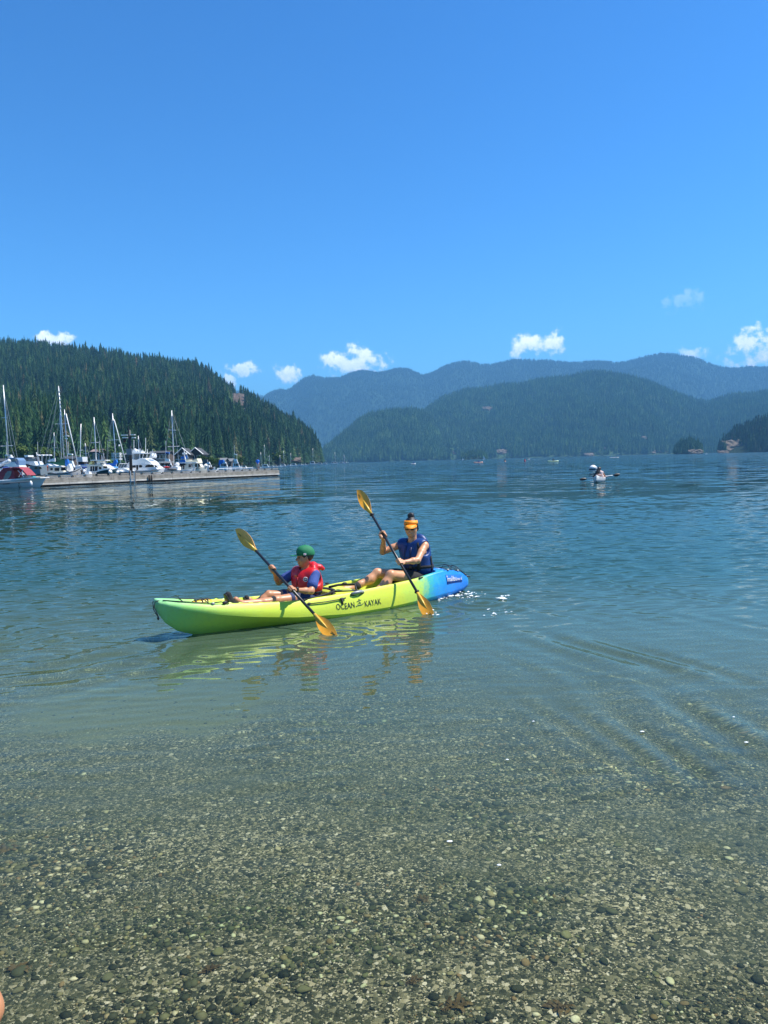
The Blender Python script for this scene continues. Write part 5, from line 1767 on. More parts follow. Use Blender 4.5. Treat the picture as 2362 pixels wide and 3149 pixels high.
class Boat:
    """a moored thing whose parts are given by the photograph's pixels at its own distance"""
    def __init__(self, name, px, dist, label, cat='boat', group=None, pyw=None):
        d = ray(px, 1440)
        self.o = ony(px, 1440, dist); self.o.z = 0
        self.d = dist
        self.root = empty(name, self.o, 0, label, cat, group)
    def P(self, px, py, dy=0.0):
        """pixel -> local point on the plane dy metres behind the boat's centre plane"""
        w = ony(px, py, self.d + dy)
        return w - self.o
    def s(self, n):
        return n * self.d / PF
    def hull(self, sheer, beam, mat=None, name='hull', draft=.35, transom=True, flare=.75, z_low=None, parent=None, dy=0.0, tip_ext=0.0):
        """sheer: [(px, py)] from stern to bow"""
        S = [self.P(*p, dy) for p in sheer]
        x0, x1 = S[0].x, S[-1].x
        L = x1 - x0
        rings = []
        n = 16
        for i in range(n + 1):
            u = i / n
            x = x0 + L * u
            xs_ = [p.x for p in S]; zs = [p.z for p in S]
            if L < 0:
                z = np.interp(-x, [-q for q in xs_], zs)
            else:
                z = np.interp(x, xs_, zs)
            b = beam / 2 * (max(1 - max((u - .45) / .55, 0) ** 2.2, 0.02)) * (.86 + .14 * min(u / .25, 1))
            rake = -(L / abs(L)) * max(u - .8, 0) / .2 * .09 * abs(L)
            zl = -draft * (1 - max((u - .75) / .25, 0) ** 2 * .9)
            zc = .12 + .30 * max(u - .5, 0)
            ring = [(x, dy - b, z), (x + rake * .55, dy - b * flare, zc), (x + rake, dy - b * .45, zl * .5), (x + rake, dy, zl), (x + rake, dy + b * .45, zl * .5), (x + rake * .55, dy + b * flare, zc), (x, dy + b, z),
                    (x, dy + b * .9, z - .02), (x, dy, z + .03), (x, dy - b * .9, z - .02)]
            rings.append(ring)
        mb = MB(); mb.loft(rings)
        o = mb.build(name, mat or M_HULL, parent or self.root, True)
        o.data.set_sharp_from_angle(angle=R_d(38))
        return o
    def slab(self, name, outline, depth, mat, parent=None, dy=0.0, bevel=.05):
        """a cabin, roof or canopy: side outline in pixels, extruded across the boat"""
        pts = [self.P(*p, dy) for p in outline]
        n = len(pts)
        inx = 0.94
        cx = sum(p.x for p in pts) / n
        V = [(cx + (p.x - cx) * inx, dy - depth / 2, p.z) for p in pts] + [(p.x, dy - depth / 2 + bevel, p.z) for p in pts] + [(p.x, dy + depth / 2 - bevel, p.z) for p in pts] + [(cx + (p.x - cx) * inx, dy + depth / 2, p.z) for p in pts]
        F = [tuple(range(n)), tuple(reversed(range(3 * n, 4 * n)))]
        for k in range(3):
            F += [(k * n + i, (k + 1) * n + i, (k + 1) * n + (i + 1) % n, k * n + (i + 1) % n) for i in range(n)]
        o = mesh_obj(name, V, F, mat, parent or self.root)
        bm = bmesh.new(); bm.from_mesh(o.data); bmesh.ops.recalc_face_normals(bm, faces=bm.faces); bm.to_mesh(o.data); bm.free()
        return o
    def win(self, name, outline, side, mat=None, parent=None, th=.03):
        """window set 1 cm proud of the near side at dy = -side"""
        pts = [self.P(*p, -side) for p in outline]
        n = len(pts)
        V = [(p.x, -side - .012, p.z) for p in pts] + [(p.x, -side + th, p.z) for p in pts]
        F = [tuple(range(n)), tuple(reversed(range(n, 2 * n)))] + [(i, n + i, n + (i + 1) % n, (i + 1) % n) for i in range(n)]
        o = mesh_obj(name, V, F, mat or M_WIN, parent or self.root)
        bm = bmesh.new(); bm.from_mesh(o.data); bmesh.ops.recalc_face_normals(bm, faces=bm.faces); bm.to_mesh(o.data); bm.free()
        return o
    def pole(self, name, pts, r, mat, parent=None, n=6):
        mb = MB(); mb.tube([self.P(*p) for p in pts], r, n)
        return mb.build(name, mat, parent or self.root, True)
    def wires(self, name, lines, r=.02, mat=None, parent=None):
        out = None
        for ln in lines:
            mb = MB(); mb.tube([self.P(*p) for p in ln], r, 4)
            out = mb.build(name, mat or M_WIRE, parent or self.root)
        return out
    def blob(self, name, c, size_px, mat, depth=.5, parent=None, seed=0, dy=0.0):
        p = self.P(*c, dy)
        rx, rz = self.s(size_px[0]) / 2, self.s(size_px[1]) / 2
        mb = MB(); mb.ball(p, (rx, depth, rz), 10, 7)
        r = random.Random(seed)
        o = mb.build(name, mat, parent or self.root, True)
        for v in o.data.vertices:
            v.co += Vector((r.uniform(-1, 1) * rx, r.uniform(-1, 1) * depth, r.uniform(-1, 1) * rz)) * .10
        return o
    def mast(self, top, foot, r=.09, spreaders=(), stays=(), name='mast', mat=None):
        r *= .72
        m = self.pole(name, [foot, ((top[0] + foot[0]) / 2, (top[1] + foot[1]) / 2), top], [r, r * .95, r * .7], mat or M_ALU, n=8)
        for (xa, ya, xb, yb) in spreaders:
            mb = MB(); mb.tube([self.P(xa, ya), self.P(xb, yb)], .035, 5); mb.build('spreader', M_ALU, m)
        for ln in stays:
            mb = MB(); mb.tube([self.P(*p) for p in ln], .016, 4); mb.build('stay', M_WIRE, m)
        return m
R_d = math.radians

# ---- the floating dock
DL, DR = onz(60, 1500), onz(861, 1463)
dd_ = (DR - DL); dlen = dd_.length; dux = dd_.normalized(); dvy = Vector((-dux.y, dux.x, 0))
dock = empty('dock', DL, math.atan2(dux.y, dux.x), 'long weathered wooden floating dock in front of the moored boats', 'dock')
topz = .86
mb = MB(); mb.box((dlen / 2, 1.9, -.05), (dlen - .3, 3.3, .40)); mb.build('float_base', M_DARKW, dock)  # near-black colour paints in the shadow gap below the side boards
mb = MB(); mb.box((dlen / 2, 1.9, .40), (dlen - .1, 3.55, .50)); fl = mb.build('float', M_DARKW, dock)
# side boards: pale lower whaler, weathered upper boards, in lengths
nb = 14
for i in range(nb):
    w = dlen / nb
    for z0, z1, m_, yy in ((.17, .36, M_DECKLOW, .0), (.375, .60, M_DECKWOOD, .02), (.615, .80, M_DECKWOOD, .03)):
        mb = MB(); mb.box((w * (i + .5), .09 + yy, (z0 + z1) / 2), (w - .03, .07, z1 - z0)); mb.build('plank', m_, dock)
mb = MB()
for z0, z1, m_ in ((.17, .36, M_DECKLOW), (.375, .60, M_DECKWOOD), (.615, .80, M_DECKWOOD)):
    mb = MB(); mb.box((dlen + .0, 1.9, (z0 + z1) / 2), (.07, 3.5, z1 - z0)); mb.build('plank', m_, dock)
# deck boards across, and the bull rail on blocks
dm = None
for i in range(int(dlen / .3)):
    mb_ = None
    if dm is None:
        dm = MB().box((0, 0, 0), (.27, 3.6, .05)).build('plank', M_DECKWOOD, dock); o = dm
    else:
        o = dm.copy(); COL.objects.link(o); o.parent = dock
    o.location = (.15 + i * .3, 1.9, .845)
for i in range(26):
    w = dlen / 26
    mb = MB(); mb.box((w * (i + .5), .22, .89 + .14), (w - .30, .14, .12)); mb.build('bull_rail', M_DECKWOOD, dock)
    mb = MB(); mb.box((w * i + .1, .22, .89 + .04), (.25, .14, .10)); mb.build('block', M_DARKW, dock)

def on_dock(px, back, z=.87):
    d = ray(px, 1455)
    # where the ray's vertical plane meets the dock's line, pushed back across the deck
    a = np.array([[d[0], -dux.x], [1.0, -dux.y]])
    y, s_ = np.linalg.solve(a, np.array([DL.x, DL.y]) + np.array([dvy.x, dvy.y]) * back)
    return Vector((d[0] * y, y, z))

# pile, sign box, lamp head, ladder
pp = on_dock(403, 1.0, 0)
pile = empty('dock_pile', pp, 0, 'tall black steel pile with grey box and lamp arms rising through the dock', 'pile')
dist_p = pp.y
def PP(px, py, dy=0.0):
    return ony(px, py, dist_p + dy) - pp
mb = MB(); mb.tube([PP(404, 1466), PP(401, 1395), PP(398, 1322)], [.19, .17, .13], 10); mb.build('post', M_RUBBER, pile, True)
mb = MB(); a, b = PP(390, 1399, -.3), PP(406, 1380, -.3)
mb.box(((a.x + b.x) / 2, -.3, (a.z + b.z) / 2), (b.x - a.x, .25, b.z - a.z)); bx = mb.build('sign_box', principled('grey_sheet', (.22, .25, .28), .5), pile)
for k in range(4):
    mb = MB(); z = a.z + (b.z - a.z) * (k + .5) / 4; mb.box(((a.x + b.x) / 2, -.43, z), ((b.x - a.x) * .9, .02, .02)); mb.build('slat', M_GREYCV, bx)
mb = MB(); mb.tube([PP(395, 1310), PP(395, 1332)], .06, 6); mb.tube([PP(398, 1322), PP(394, 1330), PP(384, 1330)], .05, 6); mb.build('lamp_bracket', M_RUBBER, pile)
for x0, x1, y_ in ((374, 391, 1338), (403, 415, 1337), (407, 416, 1346), (378, 392, 1346)):
    mb = MB(); p, q = PP(x0, y_), PP(x1, y_); mb.box(((p.x + q.x) / 2, 0, (p.z + q.z) / 2), (abs(q.x - p.x), .5, .10)); mb.build('lamp_head', M_ALU, pile)
mb = MB(); mb.ball(PP(383, 1354), (.22, .2, .25), 8, 5); mb.build('lamp_globe', M_RUBBER, pile, True)

lp0 = on_dock(407, -.12, 0)
lad = empty('dock_ladder', lp0, 0, 'pale metal ladder hanging on the dock edge beside the black pile', 'ladder')
def LPp(px, py):
    w = ony(px, py, lp0.y); return w - lp0
for px in (398, 402, 413, 417):
    mb = MB(); mb.tube([LPp(px, 1488), LPp(px - .3, 1447)], .05, 6); mb.build('rail', principled('rusty_rail', (.30, .24, .2), .6) if px in (398, 417) else M_ALU, lad)
for py in (1474, 1480, 1486):
    mb = MB(); mb.tube([LPp(402, py), LPp(413, py)], .045, 6); mb.build('rung', M_ALU, lad)
for px in (459, 466):
    pf = on_dock(px, -.10, 0)
    t_ = ony(px, 1461, pf.y) - pf
    mb = MB(); mb.tube([(0, 0, -.3), (0, 0, t_.z)], .10, 8)
    o = mb.build('fender_post', M_DARKW, None, True); o.location = pf
    tag(o, 'short dark post on the dock edge, ' + ('nearer the ladder' if px == 459 else 'farther from the ladder'), 'post', 'dock edge posts')

# person in blue on the dock
def small_person(loc, h, label, rz, shirt, lower, arms=1):
    root = empty('person', loc, rz, label, 'person')
    s = h / 1.75
    F = Field((-.4, -.4, -.05), (.4, .4, 1.8), .02)
    F.cone((0, 0, 1.62), (0, 0, 1.66), .085, .09, .03)
    F.cone((0, 0, 1.42), (0, 0, 1.52), .05, .05, .03)
    F.cone((-.0, -.12, 1.38), (0, .12, 1.38), .08, .08, .06)
    F.cone((0, 0, 1.0), (0, 0, 1.35), .14, .15, .08)
    for b in (-1, 1):
        F.chain([(0, b * .09, .95), (.02, b * .10, .5), (0, b * .11, .08)], [.09, .06, .045], .03)
        F.cone((0, b * .11, .04), (.16, b * .12, .03), .045, .035, .02)
        F.chain([(0, b * .19, 1.38), (-.02, b * .24, 1.12), (.10, b * .17, .95)], [.055, .042, .035], .03)
    bo = F.mesh('body', M_SKIN_C, root)
    F = Field((-.4, -.4, .8), (.4, .4, 1.6), .02)
    F.cone((-.0, -.12, 1.38), (0, .12, 1.38), .10, .10, .06)
    F.cone((0, 0, .98), (0, 0, 1.35), .165, .175, .08)
    for b in (-1, 1):
        F.cone((0, b * .19, 1.38), (-.02, b * .23, 1.18), .07, .065, .03)
    F.mesh('shirt', shirt, root)
    F = Field((-.4, -.4, .3), (.4, .4, 1.1), .02)
    F.cone((0, -.05, .95), (0, .05, .95), .15, .15, .05)
    for b in (-1, 1):
        F.cone((0, b * .09, .92), (.01, b * .10, .56), .115, .095, .03)
    F.mesh('shorts', lower, root)
    F = Field((-.2, -.2, 1.5), (.2, .2, 1.9), .02)
    F.ell((-.015, 0, 1.67), (.105, .095, .10), .01)
    F.cone((.12, 0, 1.6), (.12, 0, 1.55), .09, .09, .01, 's')
    F.mesh('hair', M_HAIR, root)
    root.scale = (s, s, s)
    return root
small_person(on_dock(794, .7, .87), 1.72, 'person in bright blue shirt and pale shorts standing near the end of the dock', R_d(100), principled('bright_blue_cotton', (.01, .16, .62), .8), principled('pale_shorts', (.5, .42, .36), .8))

# ---- boats, nearest first
# runabout with maroon canopy, in front of the dock
b = Boat('motor_boat', 60, 77.5, 'white motor boat with faded maroon canopy moored in front of the dock')
h = b.hull([(-90, 1486), (0, 1479), (60, 1475), (110, 1472), (141, 1469)], 2.4, M_HULL)
b.wires('rub_rail', [[(-60, 1490, -1.22), (40, 1484, -1.22), (88, 1481, -1.15)]], .04, M_GREYCV)
b.slab('gunwale', [(-85, 1486), (60, 1476), (138, 1470), (138, 1467), (60, 1472), (-85, 1482)], 2.2, M_HULL)
b.slab('canopy', [(-20, 1480), (2, 1473), (12, 1452), (24, 1439), (46, 1437), (55, 1448), (57, 1474), (0, 1478)], 1.9, M_MAROON)
b.slab('awning', [(44, 1440), (52, 1436), (72, 1437), (84, 1445), (99, 1461), (96, 1462), (82, 1449), (70, 1441), (50, 1441)], 1.9, M_MAROON)
b.win('window', [(10, 1474), (17, 1456), (24, 1449), (36, 1448), (34, 1462), (22, 1476)], .96, M_VINYL)
b.wires('canopy_frame', [[(55, 1446, -.95), (74, 1468, -.95)], [(72, 1443, -.95), (58, 1466, -.95)]], .03, M_ALU)
b.win('windshield', [(62, 1473), (72, 1459), (90, 1460), (100, 1470)], .8, M_VINYL)
b.blob('fender', (95, 1487, ), (9, 17), M_HULL, .16, dy=-1.35)
b.blob('rope_coil', (104, 1468), (12, 8), principled('teal_rope', (.03, .22, .25), .7), .3, seed=3)
b.wires('lettering_stripe', [[(8, 1489, -1.24), (30, 1487, -1.24)]], .03, M_GREYCV)

def sailboat(px, dist, label, sheer, beam, hullmat=None, **k):
    bt = Boat('sailboat', px, dist, label, 'sailboat')
    bt.hull(sheer, beam, hullmat or M_HULL, draft=.5)
    return bt
# far-left sloop with sails stowed
b = sailboat(10, 92, 'white sailboat with tall mast and stowed white sail behind the maroon canopy boat', [(-80, 1458), (0, 1452), (52, 1447)], 2.8)
b.mast((10, 1184), (28, 1424), .10, [(2, 1372, 40, 1370), (6, 1285, 22, 1285)], [[(10, 1186), (36, 1378), (62, 1452)], [(10, 1186), (-40, 1450)], [(12, 1200), (60, 1440)], [(18, 1300, .6), (25, 1430, 1.2)]])
for i in range(6):
    b.blob('stowed_sail', (2 + i * 5, 1429 - i * 2.2), (13, 11), M_SAILW, .3, seed=i)
b.pole('boom', [(-20, 1436), (30, 1421)], .07, M_ALU)
b.slab('cabin_top', [(-30, 1452), (-26, 1442), (20, 1440), (30, 1449)], 1.8, M_HULL)
b.blob('sail_cover', (18, 1440), (22, 12), M_NAVY, .5, seed=8)
# blue canvas cruiser
b = Boat('cabin_cruiser', 50, 99, 'white cabin cruiser with a blue canvas enclosure beside the far sloop mast')
b.hull([(20, 1450), (50, 1448), (85, 1444)], 3.0)
b.slab('cabin', [(24, 1448), (26, 1431), (72, 1430), (80, 1444)], 2.4, M_HULL)
b.slab('canvas_enclosure', [(31, 1420), (34, 1409), (62, 1408), (70, 1416), (73, 1433), (58, 1432), (56, 1421)], 2.2, principled('pale_blue_canvas', (.10, .19, .33), .7))
b.win('window', [(33, 1420), (35, 1411), (52, 1411), (52, 1419)], 1.11, M_VINYL)
b.slab('coaming', [(28, 1432), (31, 1421), (58, 1421), (66, 1432)], 2.3, M_HULL)
b.pole('radome', [(34, 1409), (34, 1404)], [.3, .3], M_HULL)
# grey canvas cruiser
b = Boat('cabin_cruiser', 105, 101, 'white flybridge cruiser with dark grey canvas top and antennas')
b.hull([(66, 1452), (110, 1450), (146, 1446)], 3.2)
b.slab('cabin', [(72, 1449), (76, 1436), (128, 1434), (140, 1447)], 2.6, M_HULL)
b.slab('awning', [(72, 1438), (74, 1430), (96, 1427), (104, 1429), (100, 1437)], 2.7, M_BLKCV)
b.slab('flybridge', [(77, 1429), (84, 1418), (118, 1419), (124, 1431), (100, 1429)], 2.4, M_HULL)
b.slab('canopy', [(80, 1421), (84, 1408), (94, 1405), (110, 1406), (114, 1419)], 2.1, M_GREYCV)
b.win('window', [(87, 1419), (88, 1410), (108, 1410), (110, 1418)], 1.07, M_VINYL)
b.win('window', [(80, 1449), (80, 1438), (96, 1438), (96, 1449)], 1.31)
b.slab('radar_arch', [(86, 1407), (82, 1400), (95, 1400), (96, 1406)], 1.6, M_HULL)
b.mast((112, 1391), (121, 1425), .09, name='signal_mast', mat=M_HULL)
for px in (119, 132, 143, 154):
    b.pole('antenna_dome', [(px, 1402), (px, 1398)], [.30, .22], M_HULL)
    b.wires('antenna_leg', [[(px, 1402), (px - 2, 1425)]], .03, M_HULL)
# small teal grey work boat
b = Boat('work_boat', 120, 91, 'small grey and teal work boat with a boxy wheelhouse behind the motor boat bow')
b.hull([(94, 1462), (120, 1462), (140, 1458)], 2.3, M_GREYCV)
b.slab('wheelhouse', [(99, 1462), (100, 1448), (104, 1431), (134, 1433), (137, 1461)], 1.9, principled('grey_paint', (.15, .19, .21), .5))
b.win('window', [(106, 1442), (107, 1435), (115, 1435), (115, 1442)], .97)
b.win('window', [(119, 1442), (119, 1435), (127, 1436), (128, 1443)], .97)
b.slab('teal_band', [(103, 1451), (104, 1446), (122, 1446), (122, 1452)], 2.0, principled('teal_paint', (.03, .25, .32), .5))
b.win('window', [(114, 1460), (114, 1457), (125, 1457), (125, 1460)], .97)
b.blob('dinghy_bundle', (100, 1452), (11, 12), principled('teal_tarp', (.05, .28, .32), .7), .5, seed=4)
# motorsailer with wheelhouse
b = sailboat(195, 96, 'white motorsailer with wooden trim, row of cabin windows and green sail cover', [(136, 1453), (170, 1455), (205, 1453), (235, 1447), (251, 1437)], 3.2)
b.wires('rub_rail', [[(136, 1456, -1.6), (170, 1458, -1.62), (205, 1456, -1.6), (232, 1449, -1.2), (249, 1440, -.3)]], .05, M_BLKCV)
b.slab('cabin', [(150, 1453), (152, 1436), (202, 1435), (208, 1450), (205, 1453)], 2.2, M_CREAM)
b.slab('cabin_roof', [(146, 1437), (150, 1434), (200, 1432), (206, 1435), (202, 1437)], 2.5, M_HULL)
b.win('window', [(155, 1446), (155, 1439), (162, 1439), (162, 1446)], 1.12)
b.win('window', [(168, 1448), (168, 1439), (182, 1439), (182, 1448)], 1.12)
b.win('window', [(188, 1447), (188, 1438), (200, 1438), (204, 1447)], 1.12)
b.slab('stern_canopy', [(128, 1432), (132, 1429), (162, 1428), (170, 1432)], 2.6, M_HULL)
b.slab('wood_trim', [(141, 1452), (141, 1438), (147, 1438), (148, 1452)], 2.0, M_TEAK)
b.blob('life_ring', (143, 1444), (9, 12), M_ORNG, .2, dy=-1.2, seed=2)
b.blob('life_ring', (146, 1435), (6, 8), M_ORNG, .2, dy=-1.2, seed=5)
b.slab('sail_cover', [(142, 1421), (170, 1420), (186, 1420), (190, 1413), (196, 1411), (204, 1414), (204, 1432), (180, 1430), (160, 1425)], .5, M_GREENCV)
b.slab('mast_boot', [(201, 1418), (205, 1413), (209, 1412), (212, 1424), (209, 1434), (203, 1432)], .5, M_BLUECV)
m_ = b.mast((180, 1187), (199, 1430), .10, [(170, 1304, 208, 1303)],
       [[(180, 1189), (122, 1400)], [(181, 1200), (141, 1402)], [(181, 1205), (146, 1400)], [(186, 1272), (163, 1402)]])
for i in range(18):
    f = .07 + i * .052
    px, py = 180 + 19 * f, 1187 + 243 * f
    mb = MB(); mb.box(b.P(px + 1.8, py), (b.s(3.2), .1, .07)); mb.build('mast_step', M_ALU, m_)
b.mast((184, 1271), (190, 1430), .08)
b.mast((198, 1259), (209, 1425), .08, [], [[(198, 1262), (240, 1432)]])
b.pole('furled_jib', [(203, 1272), (220, 1345), (241, 1434)], .06, M_SAILW)
b.slab('radar', [(202, 1342), (202, 1339), (211, 1339), (211, 1342)], .5, M_HULL)
b.blob('radome', (204, 1349), (7, 5), M_HULL, .3)
b.slab('foredeck_locker', [(210, 1448), (210, 1432), (216, 1426), (222, 1440), (222, 1448)], .8, M_HULL)
b.pole('pulpit', [(224, 1447, -.5), (229, 1437, -.5), (246, 1431), (250, 1438)], .03, M_ALU)
# white box cabin and slim mast behind
b = Boat('sailboat', 250, 104, 'small sailboat with a square white deckhouse and slim mast behind the motorsailer bow', 'sailboat')
b.hull([(232, 1447), (256, 1446), (278, 1442)], 2.4)
b.slab('deckhouse', [(243, 1421), (243, 1406), (261, 1405), (263, 1420)], 1.8, principled('pale_canvas', (.55, .57, .58), .8))
b.slab('cockpit_shade', [(245, 1428), (245, 1420), (267, 1420), (268, 1428)], 1.9, M_BLKCV)
b.slab('cabin', [(240, 1445), (242, 1430), (268, 1430), (272, 1443)], 2.0, M_HULL)
b.mast((249, 1303), (246, 1446), .08, [(243, 1385, 254, 1384)], [[(249, 1305), (232, 1440)]])
# pilot-house boat with dark teal hull
b = Boat('pilothouse_boat', 310, 95, 'pilothouse boat with dark teal hull, white cabin and white fender balls')
b.hull([(278, 1455), (305, 1453), (330, 1447), (362, 1441)], 2.8, M_TEAL)
b.slab('bulwark', [(279, 1454), (306, 1452), (330, 1446), (352, 1443), (350, 1440), (328, 1442), (305, 1449), (279, 1450)], 2.75, M_HULL)
b.slab('cabin', [(276, 1450), (277, 1433), (330, 1432), (344, 1437), (334, 1446), (305, 1450)], 2.1, M_HULL)
b.slab('cabin_roof', [(268, 1432), (270, 1429), (326, 1429), (334, 1433), (276, 1434)], 2.4, M_CREAM)
for x0, x1 in ((278, 283), (285, 290), (292, 300)):
    b.win('doorway', [(x0, 1450), (x0, 1434), (x1, 1434), (x1, 1450)], 1.07, M_BLKCV)
b.win('window', [(304, 1443), (304, 1436), (312, 1436), (312, 1443)], 1.07)
b.win('window', [(318, 1440), (318, 1434), (329, 1434), (330, 1440)], 1.07)
b.slab('dinghy', [(276, 1429), (280, 1420), (286, 1418), (288, 1424), (284, 1430)], .8, M_YELL)
b.slab('radar_arch', [(285, 1417), (285, 1414), (332, 1414), (332, 1417)], 1.6, M_HULL)
b.blob('roof_gear', (316, 1421), (16, 13), M_HULL, .6, seed=7)
b.slab('roof_box', [(302, 1428), (303, 1418), (312, 1418), (312, 1428)], 1.0, M_HULL)
b.mast((289, 1283), (297, 1430), .085, [(280, 1362, 304, 1360)], [[(289, 1285), (272, 1400), (262, 1440)], [(289, 1285), (330, 1440)]])
b.mast((313, 1399), (315, 1428), .05, name='signal_mast')
b.blob('fender', (339, 1451), (11, 13), M_HULL, .35, dy=-1.4)
b.pole('name_stripe', [(285, 1456, -1.38), (297, 1455, -1.38)], .05, M_HULL)
# outboard skiff in front of it
b = Boat('skiff', 262, 93, 'small white skiff with two tilted outboard motors beside the teal hull')
b.hull([(250, 1459), (266, 1458), (284, 1456)], 1.6)
for px in (252, 259):
    b.blob('outboard_motor', (px, 1448), (8, 9), M_HULL if px > 255 else M_RUBBER, .3, seed=px)
    b.pole('motor_leg', [(px, 1450), (px - 1, 1462)], .09, M_RUBBER)
b.slab('console', [(266, 1458), (267, 1450), (277, 1450), (279, 1457)], .8, M_HULL)
b.blob('blue_tarp', (262, 1437), (18, 8), M_NAVY, .8, seed=12, dy=4)
# sloop with blue sail cover
b = sailboat(350, 102, 'sailboat with a bright blue sail cover and tarpaulin next to the pilothouse boat', [(322, 1447), (350, 1448), (385, 1445), (398, 1441)], 2.7)
b.slab('cabin_top', [(330, 1447), (333, 1438), (372, 1438), (380, 1445)], 1.7, M_HULL)
b.slab('sail_cover', [(326, 1426), (350, 1424), (354, 1416), (359, 1414), (362, 1422), (358, 1428), (348, 1434), (334, 1432)], .5, M_BLUECV)
b.slab('tarpaulin', [(344, 1445), (350, 1434), (358, 1436), (366, 1444)], 1.5, principled('light_blue_tarp', (.03, .28, .62), .6))
b.mast((346, 1271), (358, 1436), .095, [(335, 1354, 368, 1352)], [[(346, 1274), (330, 1420)], [(346, 1274), (332, 1352), (328, 1425)]])
b.pole('furled_jib', [(351, 1290), (368, 1352), (388, 1424)], .055, M_SAILW)
b.blob('radar_reflector', (367, 1370), (6, 6), M_HULL, .2)
# grey hull cruiser with raked windshield
b = Boat('motor_boat', 388, 96, 'open motor boat with slate grey hull and slanting windshield frames behind the black pile')
b.hull([(356, 1456), (380, 1454), (408, 1449), (422, 1446)], 2.4, M_SLATE)
b.slab('deck', [(358, 1453), (364, 1440), (384, 1438), (412, 1448), (405, 1452)], 2.1, M_HULL)
for x in (362, 370, 378, 386):
    b.wires('windshield_frame', [[(x, 1440, -.9), (x + 6, 1426, -.9)]], .035, M_ALU)
b.win('windshield', [(362, 1439), (368, 1427), (392, 1427), (388, 1438)], .85, M_VINYL)
b.wires('windshield_frame', [[(368, 1426, -.9), (393, 1426, -.9)], [(393, 1426, -.9), (390, 1446, -.9)]], .04, M_HULL)
b.blob('fender', (363, 1453), (14, 12), M_HULL, .35, dy=-1.3)
b.blob('fender', (373, 1450), (12, 9), M_HULL, .35, dy=-1.3)
# sport fishing yacht
b = Boat('yacht', 452, 99, 'large white sport fishing yacht with flybridge, radar tower and dark arched windows', 'yacht')
h = b.hull([(402, 1449), (430, 1448), (465, 1446), (490, 1443), (505, 1439)], 4.2, flare=.82)
b.wires('rub_rail', [[(402, 1451, -2.1), (440, 1450, -2.12), (470, 1447, -2.0), (490, 1444, -1.5)]], .04, M_GREYCV)
cb = b.slab('cabin', [(404, 1448), (403, 1431), (420, 1427), (455, 1424), (474, 1427), (488, 1436), (496, 1443), (460, 1446)], 3.4, M_HULL)
b.win('window', [(405, 1439), (406, 1432), (417, 1430), (418, 1438)], 1.71, parent=cb)
b.win('door', [(419, 1446), (419, 1430), (425, 1430), (425, 1446)], 1.71, parent=cb)
b.win('window', [(428, 1438), (427, 1431), (431, 1429), (436, 1431), (438, 1434), (435, 1438)], 1.71, parent=cb)
b.win('window', [(446, 1437), (449, 1431), (458, 1428), (472, 1429), (474, 1436)], 1.71, parent=cb)
b.win('window', [(477, 1437), (475, 1430), (482, 1433), (487, 1438)], 1.66, parent=cb)
fb = b.slab('flybridge', [(406, 1429), (408, 1420), (428, 1424), (438, 1416), (448, 1410), (462, 1413), (474, 1420), (482, 1430), (455, 1425)], 3.1, M_HULL)
b.slab('flybridge_coaming', [(409, 1421), (411, 1411), (430, 1414), (442, 1409), (458, 1409), (462, 1414), (440, 1420), (428, 1424)], 2.7, M_HULL)
b.slab('enclosure', [(409, 1412), (408, 1396), (424, 1396), (426, 1412)], 2.4, principled('smoked_vinyl', (.22, .25, .27), .2))
b.slab('hardtop', [(406, 1396), (408, 1393), (440, 1393), (456, 1394), (455, 1396)], 2.6, M_HULL)
for xa, xb in ((410, 409), (430, 428), (441, 437), (453, 447)):
    b.wires('hardtop_leg', [[(xa, 1395, -1.2), (xb, 1415, -1.2)], [(xa, 1395, 1.2), (xb, 1415, 1.2)]], .04, M_HULL)
b.slab('radar_tower', [(412, 1393), (413, 1383), (420, 1382), (424, 1388), (440, 1388), (441, 1393)], 1.4, M_HULL)
b.slab('radar_bar', [(421, 1386), (421, 1384), (440, 1384), (440, 1386)], .4, M_HULL)
b.blob('satellite_dome', (416, 1383), (8, 7), M_HULL, .3)
b.wires('antenna', [[(412, 1382), (412, 1353)], [(448, 1393), (448, 1346)], [(454, 1393), (453, 1381)], [(430, 1384), (431, 1379)]], .035, M_HULL)
b.wires('outrigger', [[(462, 1412, -1.2), (470, 1382, -1.2)], [(466, 1410, -1.2), (476, 1395, -1.2)], [(455, 1409, 1.2), (452, 1390, 1.2)]], .035, M_HULL)
b.slab('radar_arch', [(464, 1408), (470, 1397), (473, 1394), (476, 1404), (474, 1409)], 2.0, M_HULL)
b.wires('bow_rail', [[(478, 1441, -1.5), (480, 1434, -1.6), (500, 1434, -.4)], [(488, 1441, -1.2), (488, 1434, -1.2)]], .025, M_ALU)
# low white sailboat
b = sailboat(545, 103, 'long low white sailboat with bare mast between the yacht and the cream trawler', [(491, 1446), (530, 1446), (570, 1445), (601, 1441)], 2.6)
b.slab('cabin_top', [(512, 1446), (518, 1438), (545, 1433), (553, 1437), (552, 1445)], 1.6, M_HULL)
b.mast((528, 1262), (536, 1440), .09, [(519, 1322, 542, 1323), (516, 1374, 552, 1372)], [[(528, 1264), (510, 1374), (506, 1440)], [(528, 1264), (545, 1374), (552, 1440)], [(528, 1264), (592, 1442)]])
b.slab('boom_cover', [(486, 1423), (490, 1419), (535, 1419), (535, 1422), (500, 1424)], .35, M_CREAM)
b.blob('folded_sail', (545, 1428), (14, 12), M_SAILW, .4, seed=9)
b.blob('red_kayak', (512, 1437), (22, 6), M_REDP, .35, seed=1, dy=-1)
b.blob('black_tarp', (510, 1425), (28, 12), M_BLKCV, 1.0, seed=10, dy=3)
b.blob('grey_dinghy', (530, 1443), (30, 8), M_GREYCV, .6, seed=11, dy=-1.2)
